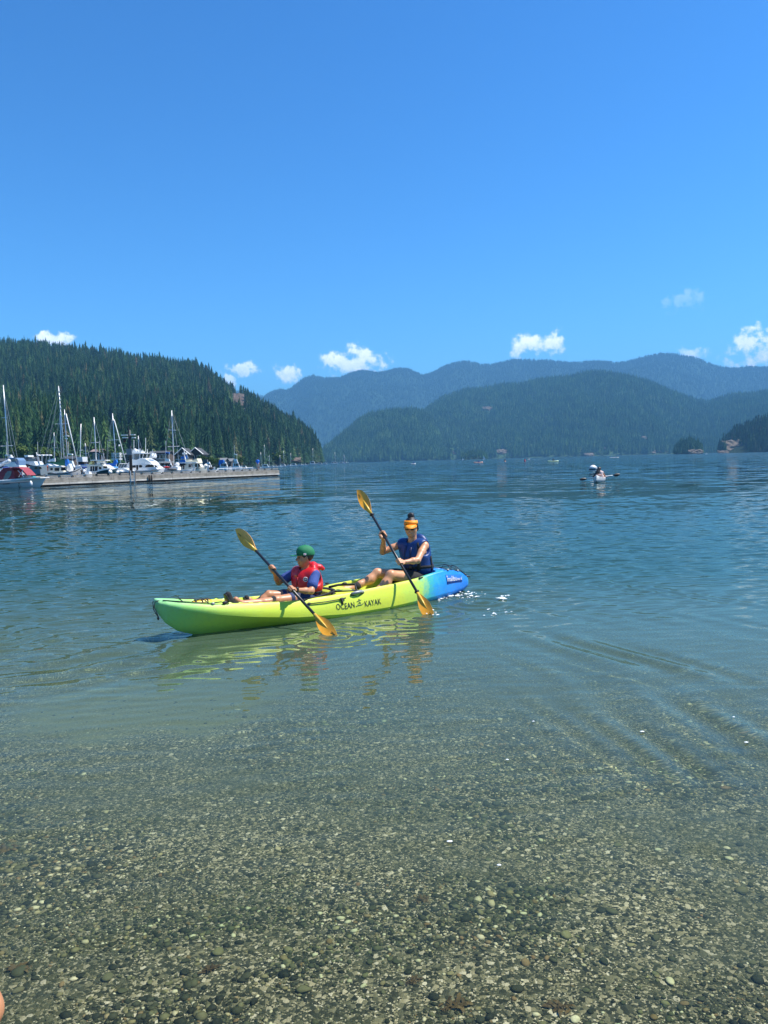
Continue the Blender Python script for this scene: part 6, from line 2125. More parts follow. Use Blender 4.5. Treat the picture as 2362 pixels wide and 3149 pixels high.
b.slab('passerelle', [(590, 1450), (598, 1437), (602, 1436), (596, 1450)], .5, M_HULL)
# cream trawler
b = Boat('trawler', 605, 108, 'cream trawler yacht with long flybridge canvas and black aft awning', 'boat')
b.hull([(546, 1446), (580, 1445), (615, 1441), (637, 1435)], 3.4, M_CREAM)
b.slab('cabin', [(552, 1445), (554, 1426), (614, 1424), (621, 1437), (600, 1442)], 2.6, M_CREAM)
for x0, x1 in ((556, 560), (563, 567)):
    b.win('window', [(x0, 1443), (x0, 1433), (x1, 1433), (x1, 1443)], 1.31)
b.win('window', [(580, 1437), (580, 1428), (592, 1427), (592, 1436)], 1.31)
b.win('window', [(600, 1436), (600, 1426), (605, 1426), (607, 1436)], 1.31)
b.win('window', [(610, 1436), (608, 1426), (613, 1426), (618, 1436)], 1.31)
b.slab('aft_awning', [(545, 1432), (547, 1426), (576, 1425), (580, 1428), (570, 1433), (555, 1431)], 3.0, M_BLKCV)
b.slab('upper_deck', [(550, 1425), (552, 1422), (612, 1421), (617, 1424)], 2.9, M_HULL)
b.slab('flybridge_canvas', [(576, 1422), (580, 1414), (596, 1416), (613, 1410), (617, 1423)], 2.4, principled('cream_canvas', (.72, .66, .47), .8))
b.mast((565, 1394), (574, 1424), .12, name='signal_mast', mat=M_HULL)
b.slab('radome', [(562, 1397), (563, 1392), (574, 1392), (574, 1397)], .8, M_HULL)
b.blob('anchor_gear', (633, 1432), (12, 12), M_HULL, .4, seed=14)
# small dark tender, chairs and a second float
b = Boat('tender', 655, 112, 'small white tender with black cover tied behind the end of the cream trawler')
b.hull([(641, 1448), (655, 1447), (672, 1444)], 1.8)
b.blob('cover', (650, 1440), (14, 9), M_BLKCV, .7, seed=15)
b.slab('console', [(637, 1446), (638, 1434), (643, 1430), (646, 1440), (646, 1446)], .7, M_HULL)
F2a, F2b = ony(655, 1446, 121), ony(762, 1440, 127)
fd = empty('float', (F2a + F2b) / 2 * 1.0, math.atan2(F2b.y - F2a.y, F2b.x - F2a.x), 'low grey float with railings and chairs behind the dock', 'dock')
fd.location.z = 0
L2 = (F2b - F2a).length
MB().box((0, 0, .22), (L2, 2.2, .55)).build('platform', M_DECKWOOD, fd)
for i in range(7):
    mb = MB(); mb.tube([(-L2 / 2 + L2 * i / 6, -1, .5), (-L2 / 2 + L2 * i / 6, -1, 1.2)], .04, 5); mb.build('post', M_ALU, fd)
mb = MB(); mb.tube([(-L2 / 2, -1, 1.2), (L2 / 2, -1, 1.2)], .035, 5); mb.build('rail', M_ALU, fd)
for q, px in enumerate((700, 707)):
    c = ony(px, 1437, 124)
    ch = empty('chair', (c.x, c.y, .50), 0, 'white plastic chair on the low float, ' + ('first of the pair' if q == 0 else 'second of the pair, nearer the dock end'), 'chair', 'white chairs on the float')
    for dx, dy in ((-.2, -.2), (.2, -.2), (-.2, .2), (.2, .2)):
        MB().box((dx, dy, .21), (.05, .05, .42)).build('leg', M_WHITE, ch)
    MB().box((0, 0, .45), (.5, .5, .05)).build('seat', M_WHITE, ch)
    MB().box((0, .22, .72), (.48, .05, .5)).build('backrest', M_WHITE, ch)
# boat lift with white slats
rk = Boat('storage_rack', 360, 128, 'white slatted boat rack behind the blue covered sailboat', 'rack')
for y_ in (1394, 1399, 1403, 1409, 1413):
    rk.slab('slat', [(347, y_ + 1), (347, y_ - 1), (372, y_ - 1), (372, y_ + 1)], 1.5, M_WHITE)
for x_ in (349, 370):
    rk.pole('post', [(x_, 1392), (x_ + 1, 1436)], .07, M_ALU)

# ---- second line of boats moored behind the first
def back_boat(px, w, dist, kind, label, mast=None, canvas=None, hullm=None, y0=None):
    bt = Boat('moored_boat', px, dist, label, 'boat', 'boats moored behind the first line')
    u0, v0 = proj([bt.o.x, bt.o.y, 0.0]); zy = v0[0]
    Y = lambda x, up: zy - (x - px) * .0262 - up
    hh = 1.15 * PF / dist
    bt.hull([(px - w / 2, Y(px - w / 2, hh * .9)), (px, Y(px, hh * .9)), (px + w / 2, Y(px + w / 2, hh * 1.25))], w * dist / PF * .30, hullm or M_HULL)
    ch = 1.3 * PF / dist
    wd = w * dist / PF
    cab = bt.slab('cabin', [(px - w * .35, Y(px, hh * .85)), (px - w * .32, Y(px, hh + ch * .8)), (px + w * .10, Y(px, hh + ch)), (px + w * .30, Y(px, hh))], wd * .22, M_HULL)
    for q in (-.24, -.08, .06):
        bt.win('window', [(px + w * q, Y(px, hh + ch * .25)), (px + w * q, Y(px, hh + ch * .7)), (px + w * (q + .11), Y(px, hh + ch * .7)), (px + w * (q + .13), Y(px, hh + ch * .25))], wd * .112, parent=cab)
    if kind == 'fly':
        bt.slab('flybridge', [(px - w * .28, Y(px, hh + ch)), (px - w * .25, Y(px, hh + ch * 1.55)), (px + w * .02, Y(px, hh + ch * 1.5)), (px + w * .10, Y(px, hh + ch))], wd * .19, M_HULL)
        bt.slab('bimini', [(px - w * .26, Y(px, hh + ch * 2.3)), (px - w * .24, Y(px, hh + ch * 2.45)), (px + w * .02, Y(px, hh + ch * 2.4)), (px + w * .04, Y(px, hh + ch * 2.25))], wd * .18, canvas or M_HULL)
        for q in (-.24, .01):
            bt.wires('bimini_leg', [[(px + w * q, Y(px, hh + ch * 1.5), -wd * .08), (px + w * q, Y(px, hh + ch * 2.3), -wd * .08)]], .03, M_ALU)
        bt.wires('antenna', [[(px - w * .2, Y(px, hh + ch * 2.4)), (px - w * .22, Y(px, hh + ch * 4))]], .03, M_HULL)
    elif canvas is not None:
        bt.slab('canvas', [(px - w * .42, Y(px, hh + ch * .4)), (px - w * .40, Y(px, hh + ch * 1.3)), (px - w * .05, Y(px, hh + ch * 1.35)), (px, Y(px, hh + ch * .9))], wd * .23, canvas)
    if mast:
        tx, ty = mast
        bt.mast((tx, ty), (px, Y(px, hh)), .075, [(tx + (px - tx) * .45 - 6, ty * .55 + 1435 * .45, tx + (px - tx) * .45 + 6, ty * .55 + 1435 * .45)], [[(tx, ty), (px + w * .45, Y(px, hh))], [(tx, ty), (px - w * .45, Y(px, hh))]])
        bt.slab('sail_cover', [(px - w * .38, Y(px, hh + ch * 1.5)), (px - w * .38, Y(px, hh + ch * 1.7)), (px, Y(px, hh + ch * 1.95)), (px, Y(px, hh + ch * 1.5))], .35, canvas or M_BLUECV)
for a in [(34, 66, 124, 'fly', 'white flybridge cruiser in the second line, behind the far-left sloop', None, M_HULL), (86, 60, 130, 'cab', 'white boat with blue canvas in the second line, left of the motorsailer', None, M_BLUECV),
          (128, 56, 126, 'fly', 'white flybridge boat with grey bimini behind the work boat', None, M_GREYCV), (170, 60, 132, 'cab', 'white sloop behind the motorsailer cabin', (166, 1330), M_SAILW),
          (222, 54, 128, 'fly', 'white cruiser behind the motorsailer bow', None, M_HULL), (268, 50, 134, 'sail', 'sloop with blue cover behind the pilothouse boat stern', (262, 1362), M_BLUECV),
          (318, 56, 130, 'fly', 'white cruiser behind the pilothouse boat roof', None, M_GREYCV), (372, 50, 136, 'cab', 'white boat with green canvas behind the slate grey motor boat', None, M_GREENCV),
          (430, 56, 134, 'sail', 'white sloop half hidden behind the yacht', (425, 1340), M_SAILW), (482, 50, 130, 'cab', 'white boat with dark canvas between the yacht bow and the bare mast', None, M_BLKCV),
          (520, 46, 138, 'fly', 'small white flybridge boat behind the long low sailboat', None, M_BLUECV), (575, 50, 140, 'sail', 'white sloop behind the cream trawler', (566, 1385), M_BLUECV),
          (640, 44, 150, 'cab', 'white boat with grey canvas beyond the cream trawler bow', None, M_GREYCV), (690, 40, 165, 'cab', 'white motor boat with blue canvas behind the low grey float', None, M_BLUECV), (728, 34, 180, 'fly', 'white flybridge boat behind the end of the low float', None, M_HULL)]:
    back_boat(*a)

# ---- far row of small boats
rb = random.Random(5)
def far_boat(px, py, w, dist, label, group, cabin=True, mast=None, colour=None):
    bt = Boat('moored_boat', px, dist, label, 'boat', group)
    hh = max(2.6, w * .13)
    m_ = colour or M_HULL
    # waterline from the distance
    u0, v0 = proj([bt.o.x, bt.o.y, 0.0]); zy = v0[0]
    tilt = .0262
    def Y(x, up):
        return zy - (x - px) * tilt - up
    bt.hull([(px - w / 2, Y(px - w / 2, hh)), (px + w * .2, Y(px + w * .2, hh)), (px + w / 2, Y(px + w / 2, hh * 1.5))], w * dist / PF * .30, m_, draft=.3)
    if cabin:
        c = px - w * rb.uniform(.0, .12)
        cw, chh = w * rb.uniform(.24, .36), max(4, w * rb.uniform(.2, .32))
        bt.slab('cabin', [(c - cw, Y(c - cw, hh)), (c - cw * .9, Y(c - cw, hh + chh)), (c + cw * .5, Y(c + cw * .5, hh + chh)), (c + cw, Y(c + cw, hh))], w * dist / PF * .22, M_HULL)
        bt.win('window', [(c - cw * .7, Y(c, hh + chh * .35)), (c - cw * .65, Y(c, hh + chh * .8)), (c + cw * .4, Y(c, hh + chh * .8)), (c + cw * .6, Y(c, hh + chh * .35))], w * dist / PF * .112)
    if mast:
        bt.mast((px + mast[0], mast[1]), (px + mast[2], Y(px, hh)), .10 * dist / 400, [(px + (mast[0] + mast[2]) / 2 - 3, (mast[1] * .55 + 1432 * .45), px + (mast[0] + mast[2]) / 2 + 3, (mast[1] * .55 + 1432 * .45))],
                [[(px + mast[0], mast[1]), (px + w * .45, Y(px, hh))], [(px + mast[0], mast[1]), (px - w * .45, Y(px, hh))]])
    return bt
row = [(652, 26, 190, None, 'white cruiser between the trawler and the grey roofs'), (682, 30, 200, None, 'white cruiser below the grey shoreline roofs'), (722, 26, 240, None, 'first boxy white cruiser right of the roofs'),
       (752, 36, 250, None, 'largest white cruiser in the far row with a high cabin'), (775, 20, 270, None, 'low white boat left of the person in blue'),
       (800, 18, 290, (2, 1390, 3), 'sloop just right of the person in blue'), (818, 30, 300, (-5, 1370, -3), 'sailboat with the tallest far mast'),
       (836, 22, 330, (-8, 1400, -7), 'small sloop second right of the tallest far mast'), (850, 18, 350, None, 'small white launch mid row'), (862, 16, 370, (-1, 1400, 0), 'small sloop with a thin mast mid row'),
       (874, 24, 390, (-2, 1386, 0), 'sailboat in front of the pale shore rock'), (892, 16, 420, (2, 1393, 2), 'sailboat right of the pale shore rock'), (905, 22, 440, None, 'white cruiser right of the rock'),
       (926, 18, 480, None, 'small launch before the point'), (938, 20, 500, None, 'humped white cruiser near the point'), (962, 30, 540, (0, 1379, 1), 'sailboat with two stays near the wooded point'),
       (984, 20, 600, None, 'white launch right at the wooded point'), (1000, 14, 640, None, 'tiny launch just past the point'),
       (1024, 18, 700, None, 'low boat on the distant float'), (1032, 16, 720, (-2, 1392, -1), 'sailboat at the distant float with a mast'), (1052, 18, 740, None, 'white motor boat at the distant float'), (1064, 18, 750, (-6, 1398, -4), 'ketch at the end of the distant float')]
for px, w, dist, mast, lab in row:
    far_boat(px, 1435, w, dist, 'distant ' + lab, 'far moored boats', mast=mast)
ff = Boat('float', 1045, 730, 'thin dark float stretching into open water beyond the wooded point', 'dock')
ff.slab('platform', [(985, 1432), (985, 1430), (1104, 1427.5), (1104, 1429.5)], 8, M_DARKW)

# small light-coloured houses and cabins on the shore
M_DKWALL = principled('dark_timber', (.055, .05, .045), .8, vary=(2, .3))
M_BRWALL = principled('brown_timber', (.10, .075, .055), .8, vary=(2, .3))
M_ROOFD = principled('dark_shingles', (.05, .055, .06), .9)
M_ROOFG = principled('grey_shingles', (.16, .17, .175), .9)
def house(px0, px1, py_base, py_eave, py_top, dist, depth, wall, roof, label, gable='side', windows=((.15, .3), (.45, .6), (.75, .9)), balcony=False):
    bt = Boat('house', (px0 + px1) / 2, dist, label, 'house')
    zb = bt.P((px0 + px1) / 2, py_base).z
    p0, p1 = bt.P(px0, py_base), bt.P(px1, py_base)
    ze = bt.P((px0 + px1) / 2, py_eave).z; zt = bt.P((px0 + px1) / 2, py_top).z
    x0, x1 = p0.x, p1.x
    zb = min(zb, .5)
    hy = depth / 2
    bt_w = MB()
    bt_w.box(((x0 + x1) / 2, 0, (zb - 3 + ze) / 2), (x1 - x0, depth, ze - zb + 3)); wl = bt_w.build('wall', wall, bt.root)
    e = .6
    rm = MB()
    if gable == 'side':      # ridge runs left-right
        V = [(x0 - e, -hy - e, ze - .1), (x1 + e, -hy - e, ze - .1), (x1 + e, 0, zt), (x0 - e, 0, zt), (x0 - e, hy + e, ze - .1), (x1 + e, hy + e, ze - .1)]
        V2 = [(a, b_, c - .25) for a, b_, c in V]
        rm.add(V + V2, [(0, 1, 2, 3), (3, 2, 5, 4), (7, 6, 9, 8), (8, 9, 10, 11), (0, 6, 7, 1), (4, 5, 11, 10), (0, 3, 9, 6), (3, 4, 10, 9), (1, 7, 8, 2), (2, 8, 11, 5)])
    else:                    # gable faces the water
        xm_ = (x0 + x1) / 2
        V = [(x0 - e, -hy - e, ze - .2), (xm_, -hy - e, zt), (x1 + e, -hy - e, ze - .2), (x0 - e, hy + e, ze - .2), (xm_, hy + e, zt), (x1 + e, hy + e, ze - .2)]
        V2 = [(a, b_, c - .3) for a, b_, c in V]
        rm.add(V + V2, [(0, 1, 4, 3), (1, 2, 5, 4), (6, 9, 10, 7), (7, 10, 11, 8), (0, 6, 7, 1), (1, 7, 8, 2), (3, 4, 10, 9), (4, 5, 11, 10), (0, 3, 9, 6), (2, 8, 11, 5)])
        gm = MB(); gm.add([(x0, -hy, ze - .1), (x1, -hy, ze - .1), (xm_, -hy, zt - .35), (x0, -hy + .2, ze - .1), (x1, -hy + .2, ze - .1), (xm_, -hy + .2, zt - .35)], [(0, 1, 2), (5, 4, 3), (0, 2, 5, 3), (1, 4, 5, 2)])
        gm.build('gable', wall, bt.root)
        for a, c in (((x0 - e, ze - .2), (xm_, zt)), ((xm_, zt), (x1 + e, ze - .2))):
            mb = MB(); mb.tube([(a[0], -hy - e - .08, a[1]), (c[0], -hy - e - .08, c[1])], .16, 4); mb.build('bargeboard', M_WHITE, bt.root)
    rf = rm.build('roof', roof, bt.root)
    hgt = ze - max(zb, 0)
    for a, b_ in windows:
        for lv in ((.62, .88),) if hgt < 4 else ((.15, .40), (.62, .88)):
            xa, xb = x0 + (x1 - x0) * a, x0 + (x1 - x0) * b_
            f_ = MB().box(((xa + xb) / 2, -hy - .02, max(zb, 0) + hgt * sum(lv) / 2), (xb - xa + .2, .12, hgt * (lv[1] - lv[0]) + .2)).build('window', M_WHITE, bt.root)
            MB().box(((xa + xb) / 2, -hy - .09, max(zb, 0) + hgt * sum(lv) / 2), (xb - xa, .06, hgt * (lv[1] - lv[0]))).build('pane', M_WIN, f_)
    if balcony:
        MB().box(((x0 + x1) / 2, -hy - .8, max(zb, 0) + hgt * .52), (x1 - x0, 1.5, .15)).build('balcony', M_WHITE, bt.root)
        mb = MB(); mb.box(((x0 + x1) / 2, -hy - 1.5, max(zb, 0) + hgt * .52 + .9), (x1 - x0, .08, .12)); mb.build('railing', M_WHITE, bt.root)
    return bt
house(553, 592, 1428, 1397, 1378, 300, 9, M_DKWALL, M_ROOFD, 'dark waterfront house with pale left gable behind the cream trawler', 'front', ((.15, .4), (.6, .85)), True)
house(592, 631, 1428, 1396, 1377, 306, 9, M_DKWALL, M_ROOFD, 'dark waterfront house with white trimmed steep gable, right one of the pair', 'front', ((.15, .4), (.6, .85)), True)
house(488, 526, 1425, 1392, 1386, 312, 8, M_BRWALL, M_ROOFD, 'brown house with flat dark roof and white balcony behind the yacht', 'side', ((.1, .3), (.4, .6), (.7, .9)), True)
house(468, 486, 1425, 1393, 1388, 318, 7, M_BRWALL, M_ROOFG, 'small house with grey roof left of the flat roofed brown house', 'side', ((.3, .7),))
house(294, 318, 1425, 1388, 1381, 300, 7, M_BRWALL, principled('pinkish_shingles', (.26, .19, .17), .9), 'house with faded pinkish roof behind the pilothouse boat mast', 'side', ((.2, .4), (.6, .8)))
house(207, 236, 1425, 1410, 1402, 280, 7, M_BRWALL, M_ROOFD, 'low dark roofed boathouse behind the motorsailer masts', 'side', ((.3, .7),))
house(2, 26, 1425, 1418, 1410, 260, 7, M_BRWALL, M_ROOFD, 'low dark shed behind the sloop at the edge of the picture', 'side', ((.3, .7),))
house(676, 696, 1432, 1416, 1408, 330, 8, M_DKWALL, M_ROOFG, 'grey roofed cabin low on the shore, left of two', 'side', ((.2, .4), (.6, .8)))
house(697, 716, 1432, 1418, 1410, 345, 8, M_DKWALL, M_ROOFG, 'grey roofed cabin low on the shore, right of two', 'side', ((.2, .4), (.6, .8)))
house(395, 412, 1425, 1397, 1392, 310, 6, M_BRWALL, M_ROOFG, 'small house partly hidden behind the black pile', 'side', ((.3, .7),))

# broadleaf trees and bushes among the houses
def leafy_mesh(seed, n=900):
    r = np.random.default_rng(seed)
    V, F, Mi = [], [], []
    cl = [(r.normal(0, .22, 2), r.uniform(.35, .85), r.uniform(.16, .30)) for _ in range(9)]
    for i in range(n):
        c, z, rad = cl[r.integers(len(cl))]
        d = r.normal(size=3); d /= np.linalg.norm(d)
        p = np.array([c[0], c[1], z]) + d * rad * r.uniform(.6, 1.05)
        a = r.normal(size=3); a /= np.linalg.norm(a); b_ = np.cross(a, d); b_ /= (np.linalg.norm(b_) + 1e-6)
        s_ = r.uniform(.03, .06); k = len(V)
        V += [tuple(p - a * s_), tuple(p + b_ * s_), tuple(p + a * s_), tuple(p - b_ * s_)]
        F.append((k, k + 1, k + 2, k + 3)); Mi.append(0)
    return V, F
LEAFY = [leafy_mesh(200 + i) for i in range(3)]
lm = []
for V, F in LEAFY:
    me = bpy.data.meshes.new('crown'); me.from_pydata(V, [], F); me.materials.append(M_LEAF); lm.append(me)
tm = bpy.data.meshes.new('trunk')
_t = MB(); _t.tube([(0, 0, -.1), (.02, 0, .3), (-.02, .02, .6)], [.035, .025, .012], 6); _t.tube([(.0, 0, .3), (.16, .05, .55)], [.015, .008], 5); _t.tube([(.0, 0, .35), (-.15, -.05, .6)], [.015, .008], 5)
tm.from_pydata(_t.v, [], _t.f); tm.materials.append(M_BARK)
for i, (px, py, h_px, dist, lab) in enumerate([(182, 1412, 22, 262, 'bright yellow green bush between the motorsailer masts'), (632, 1434, 34, 290, 'olive green tree right of the gabled houses'), (655, 1436, 26, 300, 'rounded green bush left of the grey cabins'),
        (438, 1420, 40, 300, 'green broadleaf tree above the yacht tower'), (540, 1418, 34, 322, 'green tree between the flat roofed and the gabled house'), (336, 1425, 44, 300, 'broad green tree behind the blue sail cover'),
        (60, 1418, 50, 290, 'leafy tree on the shore behind the blue canvas cruiser'), (135, 1415, 46, 285, 'leafy tree on the shore behind the grey canvas cruiser'), (735, 1436, 30, 380, 'olive tree right of the grey cabins'), (858, 1436, 44, 560, 'pale olive tree above the rocky shore')]):
    base = ony(px, py, dist); hh = h_px * dist / PF
    root = empty('broadleaf_tree', (base.x, base.y, max(min(base.z, 6), .3)), rb.uniform(0, 6), lab, 'tree', 'broadleaf trees on the shore')
    for nm, me in (('crown', lm[i % 3]), ('trunk', tm)):
        o = bpy.data.objects.new(nm, me); COL.objects.link(o); o.parent = root
    root.scale = (hh * 1.25, hh * 1.25, hh)
# ------------------------------------------------------------------ things out on the water
M_KWHITE = principled('worn_white_plastic', (.72, .71, .68), .4, vary=(4, .12))
# mooring buoy
bc = onz(1824, 1448)
by = empty('mooring_buoy', bc, 0, 'round white mooring buoy with a conical top and dark band, behind the distant kayaker', 'buoy')
s_ = bc.y / PF
ring = lambda r, z: [(r * math.cos(a), r * math.sin(a), z) for a in np.linspace(0, 2 * math.pi, 25)[:-1]]
R0 = 12.2 * s_
mb = MB(); mb.loft([ring(R0 * .8, -.3), ring(R0, 0), ring(R0, 9 * s_)]); mb.build('drum', M_KWHITE, by, True).data.set_sharp_from_angle(angle=.6)
mb = MB(); mb.loft([ring(R0 + .01, 2.5 * s_), ring(R0 + .01, 7 * s_)]); mb.build('band', principled('navy_band', (.02, .06, .10), .5), by, True).data.set_sharp_from_angle(angle=.6)
mb = MB(); mb.loft([ring(R0 * 1.01, 9 * s_), ring(R0 * .95, 11.5 * s_), ring(R0 * .42, 17 * s_), ring(R0 * .15, 18 * s_)]); mb.build('cone_top', M_WHITE, by, True)

# distant kayak, seen from its stern quarter
kc = onz(1843, 1481)
kd = kc.y
rz = R_d(68)
kk = empty('kayak', kc, rz, 'white kayak seen end-on with a dark-haired paddler, right of the main kayak', 'kayak')
L = 3.2; rg = []
for i in range(25):
    u = i / 24 * 2 - 1
    b_ = .38 * max(1 - abs(u) ** 2.4, .03); g_ = .26 + .16 * u * u
    k_ = -.1 + .22 * abs(u) ** 4
    row_ = []
    for a in np.linspace(0, math.pi, 11):
        row_.append((u * L / 2, -b_ * math.cos(a), k_ + (g_ - k_) * (1 - math.sin(a) ** .7)))
    for a in np.linspace(1, -1, 7)[1:-1]:
        row_.append((u * L / 2, b_ * a, g_ + .06 * (1 - a * a) - (.13 * (1 - a * a) if abs(u) < .5 else 0)))
    rg.append(row_)
mb = MB(); mb.loft(rg); mb.build('hull', M_KWHITE, kk, True).data.set_sharp_from_angle(angle=.7)
mb = MB()
for x_ in (-1.2, -.9):
    mb.tube([(x_, -.2, .35), (x_ + .05, 0, .42), (x_, .2, .35)], .012, 5)
mb.build('bungee', M_CORD, kk)
MB().box((.0, 0, .22), (.6, .5, .06)).build('seat', M_BLKCLOTH, kk)
mb = MB(); mb.tube([(-.32, -.18, .42), (-.36, 0, .46), (-.32, .18, .42)], .06, 6); mb.build('backrest', principled('pinkish_pad', (.45, .28, .24), .7), kk, True)
# its paddler leans forward to the left; long black hair
base = ony(1846, 1470, kd)
pr = empty('person', Vector((kc.x, kc.y, .0)), 0, 'distant kayaker with long black hair leaning forward in the white kayak', 'person')
def KD(px, py, dy=0.0):
    return np.array(ony(px, py, kd + dy) - Vector((kc.x, kc.y, 0)))
hip, shd, hdp = KD(1850, 1468), KD(1846, 1453), KD(1842.5, 1442)
F = Field(np.array([-.9, -.8, -.1]), np.array([1.0, .9, 1.2]), .015)
F.cone(hip, hip + [.0, .12, 0], .14, .14, .06)
F.cone(hip, (hip + shd) / 2, .12, .11, .06); F.cone((hip + shd) / 2, shd, .12, .12, .06)
F.cone(shd + [-.15, 0, 0], shd + [.15, 0, 0], .06, .06, .05)
F.cone(shd, hdp, .05, .05, .03); F.ell(hdp, (.09, .095, .115), .02)
F.chain([shd + [-.17, 0, 0], KD(1835, 1462, .3), KD(1826, 1468, .5)], [.055, .045, .035], .03)
F.chain([shd + [.17, 0, 0], KD(1860, 1464, .3), KD(1866, 1466, .5)], [.055, .045, .035], .03)
F.chain([hip, hip + [.1, .5, .06], hip + [.1, .9, -.05]], [.10, .09, .06], .04)
F.chain([hip, hip + [-.1, .5, .06], hip + [-.1, .9, -.05]], [.10, .09, .06], .04)
F.mesh('body', M_SKIN_C, pr)
F = Field(np.array([-.9, -.8, -.1]), np.array([1.0, .9, 1.2]), .018)
F.cone(hip, shd, .145, .145, .06); F.cone(shd + [-.15, 0, 0], shd + [.15, 0, 0], .08, .08, .05)
F.mesh('top', principled('pale_top', (.68, .52, .47), .8), pr)
F = Field(np.array([-.9, -.8, -.1]), np.array([1.0, .9, 1.3]), .015)
F.ell(hdp + [0, -.02, .01], (.115, .11, .13), .01)
F.chain([hdp + [-.02, -.06, 0], KD(1838, 1452, -.12), KD(1831, 1461, -.12), KD(1824, 1466, -.05)], [.11, .12, .09, .04], .04)
F.ell(KD(1846.5, 1440), (.07, .06, .05), .02)
F.mesh('hair', M_HAIR, pr)
pl = empty('paddle', (kc.x, kc.y, 0), 0, 'double paddle with black blades and white shaft held by the distant kayaker', 'paddle', 'paddles held by the kayakers')
a_, b_ = KD(1783, 1475, .3), KD(1907, 1459, .3)
mb = MB(); mb.tube([a_ * .82 + b_ * .18, a_ * .18 + b_ * .82], .022, 8); mb.build('shaft', M_WHITE, pl, True)
u_ = (b_ - a_) / np.linalg.norm(b_ - a_)
for e_, d_ in ((a_, u_), (b_, -u_)):
    v_ = np.array([-u_[2], 0, u_[0]]) ; rg = []
    for q, w in ((0, .03), (.06, .075), (.2, .10), (.34, .085), (.44, .03)):
        rg.append([e_ + d_ * q + v_ * w, e_ + d_ * q + np.array([0, .02, 0]), e_ + d_ * q - v_ * w, e_ + d_ * q - np.array([0, .02, 0])])
    mb = MB(); mb.loft(rg); mb.build('blade', M_RUBBER, pl, True)

# tiny kayaks and sails across the bay
def tiny_kayak(px, w, dist, col, label, person=None, yaw=0.0):
    c = ony(px, 1410, dist); c.z = 0
    L = w * dist / PF
    r = empty('kayak', c, yaw, label, 'kayak', 'kayaks far out on the bay')
    rg = []
    for i in range(11):
        u = i / 10 * 2 - 1
        b_ = .42 * max(1 - abs(u) ** 2.2, .05); g_ = .30 + .14 * u * u
        rg.append([(u * L / 2, -b_, g_), (u * L / 2, -b_ * .6, -.05), (u * L / 2, b_ * .6, -.05), (u * L / 2, b_, g_), (u * L / 2, 0, g_ + .05)])
    mb = MB(); mb.loft(rg); mb.build('hull', col, r, True)
    if person:
        p = empty('person', c, yaw, 'tiny ' + person, 'person', 'people in the far kayaks')
        F = Field((-.5, -.5, .1), (.6, .5, 1.25), .03)
        F.cone((0, 0, .3), (0, 0, .75), .17, .17, .05); F.cone((0, 0, .8), (0, 0, 1.02), .07, .10, .05)
        F.chain([(0, -.2, .75), (.25, -.3, .6), (.4, -.1, .65)], [.06, .05, .04], .03); F.chain([(0, .2, .75), (.25, .3, .6), (.4, .1, .65)], [.06, .05, .04], .03)
        F.cone((.1, 0, .35), (.8, 0, .3), .12, .08, .05)
        F.mesh('body', M_BLKCLOTH if 'dark' in person else (M_REDP if 'red' in person else M_NAVY), p)
        mb = MB(); mb.ball((0, 0, 1.05), (.11, .1, .13), 8, 6); mb.build('head', M_HAIR, p, True)
        if 'paddle' in person:
            q = empty('paddle', c, yaw, 'small paddle raised by the ' + person.split(' with ')[0], 'paddle')
            mb = MB(); mb.tube([(.45, -1.0, .45), (.4, 1.0, 1.0)], .03, 5); mb.build('shaft', M_RUBBER, q)
    return r
M_LIME = principled('pale_lime', (.62, .75, .45), .4); M_SALM = principled('salmon_plastic', (.75, .40, .30), .4)
tiny_kayak(1271, 15, 330, M_KWHITE, 'tiny white kayak far left on the open bay', 'kayaker in navy', .1)
tiny_kayak(1471, 29, 300, M_SALM, 'tiny pale orange kayak in the middle distance below the low islet', 'kayaker in navy with paddle', .15)
tiny_kayak(1553, 8, 340, M_SALM, 'tiny kayak facing the camera, left of a pair of dots', 'kayaker in dark clothes', 1.3)
tiny_kayak(1614, 9, 320, M_REDP, 'tiny red kayak facing the camera', 'kayaker in red', 1.35)
tiny_kayak(1626, 8, 620, M_KWHITE, 'tiny pale kayak just beyond the red one', 'kayaker in dark shirt', .4)
tiny_kayak(1701, 34, 250, M_LIME, 'pale green kayak with a leaning dark figure in the middle distance', 'kayaker in dark jacket', .1)
tiny_kayak(1884, 18, 480, M_KWHITE, 'bright white kayak above the mooring buoy', None, .05)
tiny_kayak(1897, 12, 470, M_KWHITE, 'second white kayak touching the bright one above the buoy', None, .05)
tiny_kayak(2172, 7, 900, M_KWHITE, 'speck of a white kayak in front of the wooded islet', None, .1)
for px, dist, h_, lab in ((1422, 1100, 9, 'tiny white sail near the far shore, left of the low islet'), (1487, 1000, 14, 'tiny white sail near the low islet')):
    c = ony(px, 1415, dist); c.z = 0
    r = empty('dinghy', c, 0, lab, 'sailboat')
    H_m = h_ * dist / PF
    mb = MB(); mb.add([(0, 0, .5), (H_m * .45, .05, .6), (0, 0, H_m), (0, .05, .5), (H_m * .45, .1, .6), (0, .05, H_m)], [(0, 1, 2), (5, 4, 3), (0, 3, 4, 1), (1, 4, 5, 2), (2, 5, 3, 0)]); mb.build('sail', M_SAILW, r)
    mb = MB(); mb.box((0, 0, .25), (2.6, 1.0, .5), taper=1.15); mb.build('hull', M_HULL, r)
    mb = MB(); mb.tube([(0, 0, 0), (0, 0, H_m * 1.03)], .05, 5); mb.build('mast', M_ALU, r)

